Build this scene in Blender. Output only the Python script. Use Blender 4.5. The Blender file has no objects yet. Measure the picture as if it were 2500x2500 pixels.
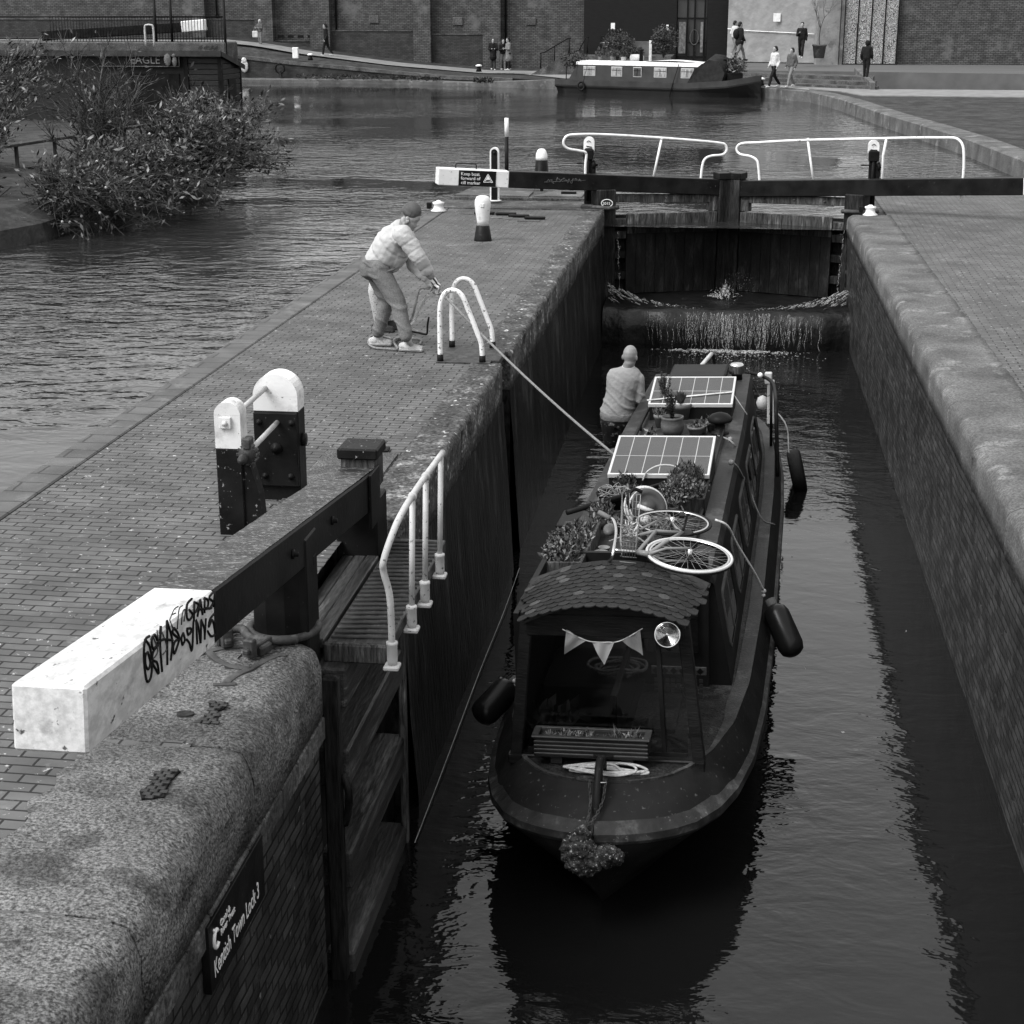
import bpy, bmesh, math, random
from mathutils import Vector, Matrix, Euler, Quaternion, noise
random.seed(7)
R = math.radians
sc = bpy.context.scene
# ------------------------------------------------------------------ camera
F = 4000.0; TH = math.atan(1227/F); PS = math.atan(545*math.cos(TH)/F); HC = 3.6
cam_d = bpy.data.cameras.new("camera"); cam = bpy.data.objects.new("camera", cam_d)
sc.collection.objects.link(cam); sc.camera = cam
cam.location = (0, 0, HC); cam.rotation_euler = (R(90)-TH, 0, PS)
cam_d.sensor_width = 36; cam_d.lens = F/2500*36
cam_d.clip_start = 0.1; cam_d.clip_end = 2000
# ------------------------------------------------------------------ sky, sun, exposure
SUN_EL, SUN_AZ = R(50), R(232)          # azimuth clockwise from +Y
w = bpy.data.worlds.new("World"); sc.world = w; w.use_nodes = True
nt = w.node_tree; nt.nodes.clear()
sky = nt.nodes.new("ShaderNodeTexSky"); sky.sky_type = 'NISHITA'; sky.sun_disc = False
sky.sun_elevation = SUN_EL; sky.sun_rotation = SUN_AZ
sky.air_density = 2.0; sky.dust_density = 6.0; sky.ozone_density = 1.0
bw = nt.nodes.new("ShaderNodeRGBToBW"); bg = nt.nodes.new("ShaderNodeBackground"); wo = nt.nodes.new("ShaderNodeOutputWorld")
nt.links.new(sky.outputs[0], bw.inputs[0]); oc = nt.nodes.new('ShaderNodeMath'); oc.operation = 'MULTIPLY_ADD'; oc.inputs[1].default_value = .45; oc.inputs[2].default_value = 2.9   # clear sky dimmed under an even cloud layer
nt.links.new(bw.outputs[0], oc.inputs[0]); nt.links.new(oc.outputs[0], bg.inputs[0]); nt.links.new(bg.outputs[0], wo.inputs[0])
bg.inputs[1].default_value = 0.15
sd = bpy.data.lights.new("sun", 'SUN'); sun = bpy.data.objects.new("sun", sd); sc.collection.objects.link(sun)
sd.energy = 1.9; sd.angle = R(32); sd.color = (1, 1, 1)
sun.rotation_euler = (math.pi/2-SUN_EL, 0, math.pi-SUN_AZ) if False else Vector((-math.sin(SUN_AZ)*math.cos(SUN_EL), -math.cos(SUN_AZ)*math.cos(SUN_EL), -math.sin(SUN_EL))).to_track_quat('-Z', 'Y').to_euler()
sc.view_settings.view_transform = 'Standard'; sc.view_settings.look = 'None'
sc.view_settings.exposure = 0.95; sc.view_settings.gamma = 1.0
sc.cycles.max_bounces = 6; sc.cycles.glossy_bounces = 4; sc.cycles.transmission_bounces = 4; sc.cycles.transparent_max_bounces = 12
sc.cycles.caustics_reflective = False; sc.cycles.caustics_refractive = False

# ------------------------------------------------------------------ pixel -> point on a known plane (survey of the photograph)
_f = Vector((-math.sin(PS)*math.cos(TH), math.cos(PS)*math.cos(TH), -math.sin(TH)))
_r = Vector((math.cos(PS), math.sin(PS), 0)); _u = _r.cross(_f)
def at(px, py, x=None, y=None, z=None):
    d = _f + _r*((px-1249)/F) - _u*((py-1249)/F)
    if x is not None: t = x/d.x
    elif y is not None: t = y/d.y
    else: t = (z-HC)/d.z
    return Vector((0, 0, HC)) + d*t

# ------------------------------------------------------------------ materials
def _n(nt, t, **k):
    n = nt.nodes.new(t)
    for a, b in k.items(): setattr(n, a, b)
    return n
def mat(name, v, rough=.6, var=.25, sc_=6, bump=.15, bsc=40, metal=0.0, spec=.18, stretch=(1, 1, 1), speck=None, spsc=60, patch=None, psc=1.5, dist=0.01, fleck=None, grain=None):
    """grey procedural material. var: tone noise; speck=(value,threshold): fine paint chips or stone grains; patch=(value,threshold): big worn areas"""
    m = bpy.data.materials.new(name); m.use_nodes = True; nt = m.node_tree; nt.nodes.clear(); L = nt.links.new
    out = _n(nt, "ShaderNodeOutputMaterial"); bs = _n(nt, "ShaderNodeBsdfPrincipled"); L(bs.outputs[0], out.inputs[0])
    tc = _n(nt, "ShaderNodeTexCoord"); mp = _n(nt, "ShaderNodeMapping"); L(tc.outputs['Object'], mp.inputs[0]); mp.inputs['Scale'].default_value = stretch
    n1 = _n(nt, "ShaderNodeTexNoise"); L(mp.outputs[0], n1.inputs[0]); n1.inputs['Scale'].default_value = sc_; n1.inputs['Detail'].default_value = 6
    r1 = _n(nt, "ShaderNodeMapRange"); L(n1.outputs[0], r1.inputs[0])
    r1.inputs[1].default_value = .3; r1.inputs[2].default_value = .7; r1.inputs[3].default_value = v*(1-var); r1.inputs[4].default_value = v*(1+var)
    col = r1.outputs[0]
    def over(col, val, th, scale, detail, wd):
        nn = _n(nt, "ShaderNodeTexNoise"); L(mp.outputs[0], nn.inputs[0]); nn.inputs['Scale'].default_value = scale; nn.inputs['Detail'].default_value = detail; nn.inputs['Roughness'].default_value = .65
        rr = _n(nt, "ShaderNodeMapRange"); L(nn.outputs[0], rr.inputs[0]); rr.inputs[1].default_value = th; rr.inputs[2].default_value = th+wd
        mx = _n(nt, "ShaderNodeMix"); mx.data_type = 'FLOAT'; L(rr.outputs[0], mx.inputs[0]); L(col, mx.inputs[2]); mx.inputs[3].default_value = val
        return mx.outputs[0]
    if patch: col = over(col, patch[0], patch[1], psc, 7, .10)
    if speck: col = over(col, speck[0], speck[1], spsc, 3, .06)
    if fleck: col = over(col, fleck[0], fleck[1], fleck[2], 2, .03)
    if grain:
        ng_ = _n(nt, "ShaderNodeTexNoise"); L(mp.outputs[0], ng_.inputs[0]); ng_.inputs['Scale'].default_value = grain[0]; ng_.inputs['Detail'].default_value = 4; ng_.inputs['Roughness'].default_value = .7
        rg = _n(nt, "ShaderNodeMapRange"); L(ng_.outputs[0], rg.inputs[0]); rg.inputs[1].default_value = .38; rg.inputs[2].default_value = .62; rg.inputs[3].default_value = grain[1]; rg.inputs[4].default_value = grain[2]
        mg = _n(nt, "ShaderNodeMath", operation='MULTIPLY'); L(col, mg.inputs[0]); L(rg.outputs[0], mg.inputs[1]); col = mg.outputs[0]
    L(col, bs.inputs['Base Color'])
    bs.inputs['Roughness'].default_value = rough; bs.inputs['Metallic'].default_value = metal; bs.inputs['Specular IOR Level'].default_value = spec
    if bump:
        nb = _n(nt, "ShaderNodeTexNoise"); L(mp.outputs[0], nb.inputs[0]); nb.inputs['Scale'].default_value = bsc; nb.inputs['Detail'].default_value = 5
        bp = _n(nt, "ShaderNodeBump"); bp.inputs['Strength'].default_value = bump; bp.inputs['Distance'].default_value = dist
        L(nb.outputs[0], bp.inputs['Height']); L(bp.outputs[0], bs.inputs['Normal'])
    return m
def brick_mat(name, axis, bw_, bh, v1, v2, mortar, ms=.06, rough=.75, spec=.3, bump=.5, patch=None, psc=1.0, wet=False, var=.5, fleck=None, rot=0.0, patch2=None):
    """axis: 'xy' floor, 'xz' wall facing Y, 'yz' wall facing X"""
    m = bpy.data.materials.new(name); m.use_nodes = True; nt = m.node_tree; nt.nodes.clear(); L = nt.links.new
    out = _n(nt, "ShaderNodeOutputMaterial"); bs = _n(nt, "ShaderNodeBsdfPrincipled"); L(bs.outputs[0], out.inputs[0])
    tc = _n(nt, "ShaderNodeTexCoord"); sp = _n(nt, "ShaderNodeSeparateXYZ"); cb = _n(nt, "ShaderNodeCombineXYZ"); L(tc.outputs['Object'], sp.inputs[0])
    L(sp.outputs[{'x': 0, 'y': 1}[axis[0]]], cb.inputs[0]); L(sp.outputs[{'y': 1, 'z': 2}[axis[1]]], cb.inputs[1])
    # slight wobble so that courses are not ruled lines
    wn = _n(nt, "ShaderNodeTexNoise"); L(cb.outputs[0], wn.inputs[0]); wn.inputs['Scale'].default_value = 1.7; wn.inputs['Detail'].default_value = 3
    wm = _n(nt, "ShaderNodeVectorMath", operation='MULTIPLY_ADD'); L(wn.outputs['Color'], wm.inputs[0]); wm.inputs[1].default_value = (bh*.5,)*3; L(cb.outputs[0], wm.inputs[2])
    mp = _n(nt, "ShaderNodeMapping"); L(wm.outputs[0], mp.inputs[0]); mp.inputs['Rotation'].default_value = (0, 0, rot)
    br = _n(nt, "ShaderNodeTexBrick"); L(mp.outputs[0], br.inputs[0])
    br.inputs['Scale'].default_value = 1; br.inputs['Brick Width'].default_value = bw_; br.inputs['Row Height'].default_value = bh
    br.inputs['Mortar Size'].default_value = ms*bh; br.inputs['Mortar Smooth'].default_value = .2; br.inputs['Bias'].default_value = 0
    br.inputs['Color1'].default_value = (v1, v1, v1, 1); br.inputs['Color2'].default_value = (v2, v2, v2, 1); br.inputs['Mortar'].default_value = (mortar, mortar, mortar, 1)
    n1 = _n(nt, "ShaderNodeTexNoise"); L(cb.outputs[0], n1.inputs[0]); n1.inputs['Scale'].default_value = 2.2; n1.inputs['Detail'].default_value = 8
    r1 = _n(nt, "ShaderNodeMapRange"); L(n1.outputs[0], r1.inputs[0]); r1.inputs[1].default_value = .3; r1.inputs[2].default_value = .7; r1.inputs[3].default_value = 1-var; r1.inputs[4].default_value = 1+var
    bwn = _n(nt, "ShaderNodeRGBToBW"); L(br.outputs[0], bwn.inputs[0])
    mu = _n(nt, "ShaderNodeMath", operation='MULTIPLY'); L(bwn.outputs[0], mu.inputs[0]); L(r1.outputs[0], mu.inputs[1]); col = mu.outputs[0]
    def over(col, val, th, scale, wd=.12):
        nn = _n(nt, "ShaderNodeTexNoise"); L(cb.outputs[0], nn.inputs[0]); nn.inputs['Scale'].default_value = scale; nn.inputs['Detail'].default_value = 8; nn.inputs['Roughness'].default_value = .7
        rr = _n(nt, "ShaderNodeMapRange"); L(nn.outputs[0], rr.inputs[0]); rr.inputs[1].default_value = th; rr.inputs[2].default_value = th+wd
        mx = _n(nt, "ShaderNodeMix"); mx.data_type = 'FLOAT'; L(rr.outputs[0], mx.inputs[0]); L(col, mx.inputs[2]); mx.inputs[3].default_value = val
        return mx.outputs[0]
    if patch: col = over(col, patch[0], patch[1], psc)
    if patch2: col = over(col, patch2[0], patch2[1], patch2[2], .2)
    if fleck: col = over(col, fleck[0], fleck[1], fleck[2], .03)
    L(col, bs.inputs['Base Color']); bs.inputs['Roughness'].default_value = rough; bs.inputs['Specular IOR Level'].default_value = spec
    nb = _n(nt, "ShaderNodeTexNoise"); L(tc.outputs['Object'], nb.inputs[0]); nb.inputs['Scale'].default_value = 45; nb.inputs['Detail'].default_value = 4
    hm = _n(nt, "ShaderNodeMath", operation='MULTIPLY_ADD'); L(nb.outputs[0], hm.inputs[0]); hm.inputs[1].default_value = .35
    iv = _n(nt, "ShaderNodeMath", operation='SUBTRACT'); iv.inputs[0].default_value = 1; L(br.outputs['Fac'], iv.inputs[1]); L(iv.outputs[0], hm.inputs[2])
    bp = _n(nt, "ShaderNodeBump"); bp.inputs['Strength'].default_value = bump; bp.inputs['Distance'].default_value = .006
    L(hm.outputs[0], bp.inputs['Height']); L(bp.outputs[0], bs.inputs['Normal'])
    return m
def water_mat(name, base, s1, d1, s2, d2, lo, hi, psc, rough=.03, shelter=None):
    """two ripple trains whose height is modulated by slow patches (wind on the water)"""
    m = bpy.data.materials.new(name); m.use_nodes = True; nt = m.node_tree; nt.nodes.clear(); L = nt.links.new
    out = _n(nt, "ShaderNodeOutputMaterial"); bs = _n(nt, "ShaderNodeBsdfPrincipled"); L(bs.outputs[0], out.inputs[0])
    bs.inputs['Base Color'].default_value = (base, base, base, 1); bs.inputs['Roughness'].default_value = rough; bs.inputs['IOR'].default_value = 1.333
    tc = _n(nt, "ShaderNodeTexCoord"); mp = _n(nt, "ShaderNodeMapping"); L(tc.outputs['Object'], mp.inputs[0]); mp.inputs['Scale'].default_value = (.75, 1.15, 1)
    a = _n(nt, "ShaderNodeTexNoise"); L(mp.outputs[0], a.inputs[0]); a.inputs['Scale'].default_value = s1; a.inputs['Detail'].default_value = 3; a.inputs['Distortion'].default_value = .6
    b = _n(nt, "ShaderNodeTexNoise"); L(mp.outputs[0], b.inputs[0]); b.inputs['Scale'].default_value = s2; b.inputs['Detail'].default_value = 2
    p = _n(nt, "ShaderNodeTexNoise"); L(tc.outputs['Object'], p.inputs[0]); p.inputs['Scale'].default_value = psc; p.inputs['Detail'].default_value = 2
    pr_ = _n(nt, "ShaderNodeMapRange"); L(p.outputs[0], pr_.inputs[0]); pr_.inputs[1].default_value = .38; pr_.inputs[2].default_value = .62; pr_.inputs[3].default_value = lo; pr_.inputs[4].default_value = hi
    if shelter:
        sx = _n(nt, "ShaderNodeSeparateXYZ"); L(tc.outputs['Object'], sx.inputs[0]); sr = _n(nt, "ShaderNodeMapRange"); L(sx.outputs[1], sr.inputs[0]); sr.inputs[1].default_value = shelter[0]; sr.inputs[2].default_value = shelter[1]; sr.inputs[3].default_value = 1; sr.inputs[4].default_value = .07
        sm_ = _n(nt, "ShaderNodeMath", operation='MULTIPLY'); L(pr_.outputs[0], sm_.inputs[0]); L(sr.outputs[0], sm_.inputs[1]); pr_ = sm_
    s = _n(nt, "ShaderNodeMath", operation='MULTIPLY'); L(a.outputs[0], s.inputs[0]); s.inputs[1].default_value = d1
    t = _n(nt, "ShaderNodeMath", operation='MULTIPLY_ADD'); L(b.outputs[0], t.inputs[0]); t.inputs[1].default_value = d2; L(s.outputs[0], t.inputs[2])
    q = _n(nt, "ShaderNodeMath", operation='MULTIPLY'); L(t.outputs[0], q.inputs[0]); L(pr_.outputs[0], q.inputs[1])
    bp = _n(nt, "ShaderNodeBump"); bp.inputs['Strength'].default_value = 1; bp.inputs['Distance'].default_value = 1.0
    L(q.outputs[0], bp.inputs['Height']); L(bp.outputs[0], bs.inputs['Normal'])
    return m
def glass_mat(name, v=.01, rough=.05):
    m = bpy.data.materials.new(name); m.use_nodes = True; bs = m.node_tree.nodes['Principled BSDF']
    bs.inputs['Base Color'].default_value = (v, v, v, 1); bs.inputs['Roughness'].default_value = rough; bs.inputs['IOR'].default_value = 1.5
    return m
def clear_mat(name):
    m = bpy.data.materials.new(name); m.use_nodes = True; nt = m.node_tree; nt.nodes.clear(); L = nt.links.new
    out = _n(nt, "ShaderNodeOutputMaterial"); g = _n(nt, "ShaderNodeBsdfGlossy"); g.inputs['Roughness'].default_value = .05
    t = _n(nt, "ShaderNodeBsdfTransparent"); t.inputs[0].default_value = (.8, .8, .8, 1); fr = _n(nt, "ShaderNodeFresnel"); fr.inputs[0].default_value = 1.45
    mx = _n(nt, "ShaderNodeMixShader"); L(fr.outputs[0], mx.inputs[0]); L(t.outputs[0], mx.inputs[1]); L(g.outputs[0], mx.inputs[2]); L(mx.outputs[0], out.inputs[0])
    return m
M = {}
M['paving'] = brick_mat('brick_paving', 'xy', .215, .091, .076, .094, .016, ms=.085, rough=.6, spec=.12, bump=.6, patch=(.15, .60), psc=2.6, var=.3, fleck=(.34, .62, 14), rot=.02, patch2=(.05, .52, .7))
M['paving2'] = brick_mat('kerb_bricks', 'xy', .6, .26, .055, .075, .02, ms=.04, rough=.6, bump=.4, patch=(.13, .56), psc=2.5, var=.35)
M['wall_x'] = brick_mat('lock_brick', 'yz', .235, .078, .018, .045, .008, ms=.12, rough=.45, spec=.14, bump=1.0, patch=(.05, .56), psc=3.5, var=.6, fleck=(.16, .64, 12))
M['wall_lock'] = mat('wet_lock_wall', .010, .45, .5, 2.5, .6, 14, spec=.07, stretch=(1, 1.6, .35), patch=(.034, .55), psc=2.5, dist=.03, grain=(30, .4, 1.7))
M['wall_far'] = brick_mat('warehouse_brick', 'xz', .26, .095, .045, .075, .014, ms=.16, rough=.8, bump=.4, patch=(.10, .55), psc=.45, var=.4)
M['wall_bank'] = brick_mat('bank_brick', 'xz', .235, .085, .016, .028, .012, ms=.12, rough=.8, bump=.4, patch=(.05, .6), psc=1.2, var=.5)
M['granite'] = mat('granite', .088, .55, .5, 1.0, 1.0, 30, spec=.2, patch=(.045, .50), psc=2.6, dist=.03, stretch=(.9, 1.1, 1), grain=(64, .25, 1.9))
M['coping'] = mat('weathered_coping', .055, .7, .5, 3, .9, 22, spec=.15, patch=(.15, .56), psc=3.0, dist=.03, fleck=(.30, .655, 9), grain=(24, .4, 1.6))
M['concrete'] = mat('concrete', .085, .8, .4, 1.5, .5, 25, patch=(.16, .56), psc=2, dist=.02, spec=.12, grain=(45, .6, 1.35))
M['conc_dark'] = mat('old_concrete', .06, .75, .5, 2, .6, 22, patch=(.11, .57), psc=3.0, dist=.03, spec=.12, grain=(30, .5, 1.5))
M['path'] = mat('tarmac_path', .17, .85, .2, 2, .3, 60)
M['cobble'] = mat('grass_and_setts', .035, .9, .5, 3, .8, 9, patch=(.02, .5), psc=.8, dist=.05)
M['plaza'] = mat('plaza_setts', .085, .8, .25, 1.0, .2, 20, stretch=(.25, 3.2, 1))
M['black'] = mat('black_paint', .008, .42, .5, 4, .3, 24, spec=.07, speck=(.08, .68), spsc=30, dist=.006)
M['black_worn'] = mat('worn_black_paint', .008, .45, .5, 4, .4, 24, spec=.07, speck=(.22, .645), spsc=30, dist=.006)
M['beamtop'] = mat('wet_worn_beam_top', .020, .34, .6, 6, .9, 38, spec=.25, patch=(.05, .5), psc=6, speck=(.22, .575), spsc=42, dist=.012, stretch=(.6, 1.6, 1))
M['white'] = mat('white_paint', .66, .45, .12, 5, .2, 30, speck=(.2, .64), spsc=18, dist=.005, patch=(.5, .58), psc=3)
M['white_chip'] = mat('chipped_white_paint', .60, .45, .15, 2, .3, 30, speck=(.06, .655), spsc=22, dist=.006, patch=(.36, .56), psc=3)
M['hoop_paint'] = mat('hoop_paint', .60, .45, .12, 5, .3, 30, spec=.4, speck=(.05, .60), spsc=34, dist=.006)
M['beam_white'] = mat('grimy_white_paint', .48, .5, .25, 1.2, .4, 30, spec=.2, speck=(.06, .64), spsc=20, dist=.006, patch=(.26, .55), psc=4, stretch=(1, .5, 1), grain=(18, .8, 1.15))
M['wire'] = mat('wire_metal', .2, .5, .2, 5, 0)
M['rail'] = mat('rail_paint', .36, .45, .2, 5, .3, 40, speck=(.08, .62), spsc=34, dist=.004)
M['wood_wet'] = mat('wet_timber', .034, .42, .6, 2.2, .5, 14, spec=.14, stretch=(3, .35, 5), patch=(.09, .56), psc=2.0, dist=.012, grain=(26, .6, 1.4))
M['wood_gate'] = mat('gate_timber', .013, .55, .5, 3, .6, 16, spec=.08, stretch=(2, 2, .25), patch=(.03, .54), psc=3, dist=.02, grain=(20, .5, 1.6))
M['wood_gate_dry'] = mat('dry_gate_timber', .04, .7, .5, 4, .6, 18, spec=.12, stretch=(2.5, 2, .3), patch=(.13, .56), psc=4, dist=.02, grain=(20, .4, 1.7))
M['wood_plain'] = mat('weathered_plank', .05, .7, .4, 3, .4, 14, stretch=(3, 3, .8), patch=(.1, .6), psc=3)
M['iron'] = mat('rusty_iron', .035, .6, .5, 12, .5, 40, patch=(.07, .55), psc=8)
M['iron_dark'] = mat('dark_iron', .007, .5, .3, 12, .3, 40, spec=.08)
M['water'] = water_mat('pond_water', .016, 2.2, .105, 7.5, .024, .10, 1.0, .12, shelter=(58, 80))
M['water_lock'] = water_mat('lock_water', .005, 2.6, .024, 11, .0062, .25, 1.0, .30)
M['rope'] = mat('light_rope', .42, .85, .3, 60, .9, 160, dist=.004)
M['rope_grey'] = mat('grey_rope', .16, .85, .3, 60, .9, 160, dist=.004)
M['rope_dark'] = mat('dark_rope', .03, .85, .4, 60, .9, 120, dist=.01)

# ------------------------------------------------------------------ mesh builder
def cr(pts, n=6, closed=False):
    """Catmull-Rom curve through pts"""
    P = [Vector(p) for p in pts]; out = []; N = len(P)
    for i in range(N if closed else N-1):
        p0 = P[(i-1) % N] if closed or i > 0 else P[0]*2-P[1]
        p1 = P[i]; p2 = P[(i+1) % N]; p3 = P[(i+2) % N] if closed or i+2 < N else P[-1]*2-P[-2]
        for k in range(n):
            t = k/n
            out.append(.5*((2*p1)+(p2-p0)*t+(2*p0-5*p1+4*p2-p3)*t*t+(3*p1-p0-3*p2+p3)*t**3))
    if not closed: out.append(P[-1].copy())
    return out
I4 = Matrix.Identity(4)
WM = {}
class B:
    def __init__(s, T=None): s.V = []; s.F = []; s.mi = []; s.sm = []; s.T = T or I4; s.T0 = I4
    def add(s, vs, fs, mi=0, sm=False):
        o = len(s.V); s.V += [s.T0 @ Vector(v) for v in vs]
        for f in fs: s.F.append([i+o for i in f]); s.mi.append(mi); s.sm.append(sm)
        return s
    def box(s, x0, x1, y0, y1, z0, z1, b=0, mi=0, T=None):
        cx, cy, cz = (x0+x1)/2, (y0+y1)/2, (z0+z1)/2; h = (abs(x1-x0)/2, abs(y1-y0)/2, abs(z1-z0)/2)
        T = T or I4; b = min(b, min(h)*.9)
        if b <= 0:
            vs = [T @ Vector((cx+h[0]*i, cy+h[1]*j, cz+h[2]*k)) for i in (-1, 1) for j in (-1, 1) for k in (-1, 1)]
            return s.add(vs, [(0, 1, 3, 2), (4, 6, 7, 5), (0, 4, 5, 1), (2, 3, 7, 6), (0, 2, 6, 4), (1, 5, 7, 3)], mi)
        vs = []; ix = {}
        for i in (-1, 1):
            for j in (-1, 1):
                for k in (-1, 1):
                    g = (i, j, k)
                    for a in range(3):
                        p = [g[c]*(h[c] if c == a else h[c]-b) for c in range(3)]
                        ix[(g, a)] = len(vs); vs.append(T @ Vector((cx+p[0], cy+p[1], cz+p[2])))
        fs = []
        for a in range(3):
            o = [c for c in range(3) if c != a]
            for sg in (-1, 1):
                q = []
                for (u, v) in ((-1, -1), (1, -1), (1, 1), (-1, 1)):
                    g = [0, 0, 0]; g[a] = sg; g[o[0]] = u; g[o[1]] = v; q.append(ix[(tuple(g), a)])
                fs.append(q)
            for u in (-1, 1):
                for v in (-1, 1):
                    g = [0, 0, 0]; g[o[0]] = u; g[o[1]] = v; g1 = list(g); g2 = list(g); g1[a] = -1; g2[a] = 1
                    fs.append([ix[(tuple(g1), o[0])], ix[(tuple(g2), o[0])], ix[(tuple(g2), o[1])], ix[(tuple(g1), o[1])]])
        for i in (-1, 1):
            for j in (-1, 1):
                for k in (-1, 1): fs.append([ix[((i, j, k), a)] for a in range(3)])
        return s.add(vs, fs, mi)
    def bar(s, p, q, w, h, b=0, mi=0, up=(0, 0, 1)):
        """box section w x h running from p to q (centre line)"""
        p = Vector(p); q = Vector(q); d = q-p; L = d.length; y = d.normalized(); x = y.cross(Vector(up))
        if x.length < 1e-4: x = y.cross(Vector((1, 0, 0)))
        x.normalize(); z = x.cross(y)
        T = Matrix(((x.x, y.x, z.x, p.x), (x.y, y.y, z.y, p.y), (x.z, y.z, z.z, p.z), (0, 0, 0, 1)))
        return s.box(-w/2, w/2, 0, L, -h/2, h/2, b, mi, T)
    def tube(s, pts, r, n=10, closed=False, mi=0, cap=True, flat=1.0):
        P = [Vector(p) for p in pts]; N = len(P); rr = r if isinstance(r, (list, tuple)) else [r]*N
        vs = []; fs = []; prev = None
        for i, p in enumerate(P):
            if closed: t = P[(i+1) % N]-P[i-1]
            else: t = P[min(i+1, N-1)]-P[max(i-1, 0)]
            if t.length < 1e-9: t = Vector((0, 0, 1))
            t.normalize()
            if prev is None:
                a = Vector((0, 0, 1)) if abs(t.z) < .9 else Vector((1, 0, 0)); u = t.cross(a).normalized()
            else:
                u = (prev-t*prev.dot(t)); u = u.normalized() if u.length > 1e-6 else t.orthogonal().normalized()
            prev = u; v = t.cross(u)
            for k in range(n):
                a = 2*math.pi*k/n; vs.append(p+(u*math.cos(a)+v*math.sin(a)*flat)*rr[i])
        for i in range(N if closed else N-1):
            j = (i+1) % N
            for k in range(n): fs.append((i*n+k, i*n+(k+1) % n, j*n+(k+1) % n, j*n+k))
        if not closed and cap: fs.append(tuple(range(n))[::-1]); fs.append(tuple((N-1)*n+k for k in range(n)))
        return s.add(vs, fs, mi, True)
    def lathe(s, prof, c=(0, 0, 0), n=20, mi=0, T=None, sm=True):
        T = T or Matrix.Translation(c); vs = []; fs = []
        for (r, z) in prof:
            for k in range(n):
                a = 2*math.pi*k/n; vs.append(T @ Vector((r*math.cos(a), r*math.sin(a), z)))
        for i in range(len(prof)-1):
            for k in range(n): fs.append((i*n+k, i*n+(k+1) % n, (i+1)*n+(k+1) % n, (i+1)*n+k))
        if prof[0][0] > 1e-5: fs.append(tuple(range(n))[::-1])
        if prof[-1][0] > 1e-5: fs.append(tuple((len(prof)-1)*n+k for k in range(n)))
        return s.add(vs, fs, mi, sm)
    def ball(s, c, r, n=12, mi=0, rz=None):
        r = r if isinstance(r, (tuple, list)) else (r, r, r); Q = (rz or I4.to_3x3())
        vs = []; m = n//2; fs = []
        for i in range(m+1):
            t = math.pi*i/m
            for k in range(n):
                a = 2*math.pi*k/n; vs.append(Vector(c)+Q @ Vector((r[0]*math.sin(t)*math.cos(a), r[1]*math.sin(t)*math.sin(a), r[2]*math.cos(t))))
        for i in range(m):
            for k in range(n): fs.append((i*n+k, (i+1)*n+k, (i+1)*n+(k+1) % n, i*n+(k+1) % n))
        return s.add(vs, fs, mi, True)
    def cone(s, p, r0, q, r1, n=12, mi=0, dome=True):
        """closed tapered capsule (for skin to be fused)"""
        p = Vector(p); q = Vector(q); d = (q-p).normalized() if (q-p).length > 1e-6 else Vector((0, 0, 1)); pts = []; rr = []
        for a in (90, 60, 30, 0): pts.append(p-d*r0*math.sin(R(a))); rr.append(max(r0*math.cos(R(a)), 1e-4))
        for a in (0, 30, 60, 90): pts.append(q+d*r1*math.sin(R(a))); rr.append(max(r1*math.cos(R(a)), 1e-4))
        return s.tube(pts, rr, n, mi=mi)
    def prism(s, poly, d0, d1, T=None, mi=0):
        """poly in local (x,z), extruded along local y from d0 to d1"""
        T = T or I4; n = len(poly)
        vs = [T @ Vector((x, d0, z)) for x, z in poly]+[T @ Vector((x, d1, z)) for x, z in poly]
        fs = [tuple(range(n)), tuple(range(n, 2*n))[::-1]]+[(i, i+n, (i+1) % n+n, (i+1) % n) for i in range(n)]
        return s.add(vs, fs, mi)
    def quad(s, a, b, c, d, mi=0): return s.add([a, b, c, d], [(0, 1, 2, 3)], mi)
    def loft(s, rings, closed=True, caps=True, mi=0, sm=False):
        n = len(rings[0]); vs = [Vector(p) for r in rings for p in r]; fs = []
        for i in range(len(rings)-1):
            for k in range(n if closed else n-1): fs.append((i*n+k, i*n+(k+1) % n, (i+1)*n+(k+1) % n, (i+1)*n+k))
        s.add(vs, fs, mi, sm)
        if caps and closed: s.add(vs[:n], [tuple(range(n))[::-1]], mi); s.add(vs[-n:], [tuple(range(n))], mi)
        return s
    def leaf(s, p, d, l, w_, mi=0):
        p = Vector(p); d = Vector(d).normalized(); u = d.cross(Vector((random.uniform(-1, 1), random.uniform(-1, 1), random.uniform(-1, 1)))).normalized()*w_
        return s.add([p, p+d*l*.5+u, p+d*l, p+d*l*.5-u], [(0, 1, 2, 3)], mi)
    def done(s, name, mats, parent=None, recalc=True, smooth_all=False):
        me = bpy.data.meshes.new(name); me.from_pydata([s.T @ v for v in s.V], [], s.F)
        for m in (mats if isinstance(mats, (list, tuple)) else [mats]): me.materials.append(m if not isinstance(m, str) else M[m])
        me.polygons.foreach_set('material_index', s.mi)
        me.polygons.foreach_set('use_smooth', [True]*len(s.F) if smooth_all else s.sm)
        if recalc:
            bm = bmesh.new(); bm.from_mesh(me); bmesh.ops.recalc_face_normals(bm, faces=bm.faces); bm.to_mesh(me); bm.free()
        me.update(); return link(name, me, parent)
def link(name, me, parent=None):
    o = bpy.data.objects.new(name, me); sc.collection.objects.link(o); WM[o.name] = I4
    if parent: o.parent = parent; o.matrix_parent_inverse = WM[parent.name].inverted()
    return o
def tag(o, label, cat, group=None):
    o['label'] = label; o['category'] = cat
    if group: o['group'] = group
    return o
def thing(name, label, cat, loc, group=None):
    o = bpy.data.objects.new(name, None); sc.collection.objects.link(o); o.location = loc; o.empty_display_size = .1
    WM[o.name] = Matrix.Translation(loc); return tag(o, label, cat, group)
def struct(o, kind='structure'): o['kind'] = kind; return o
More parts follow.
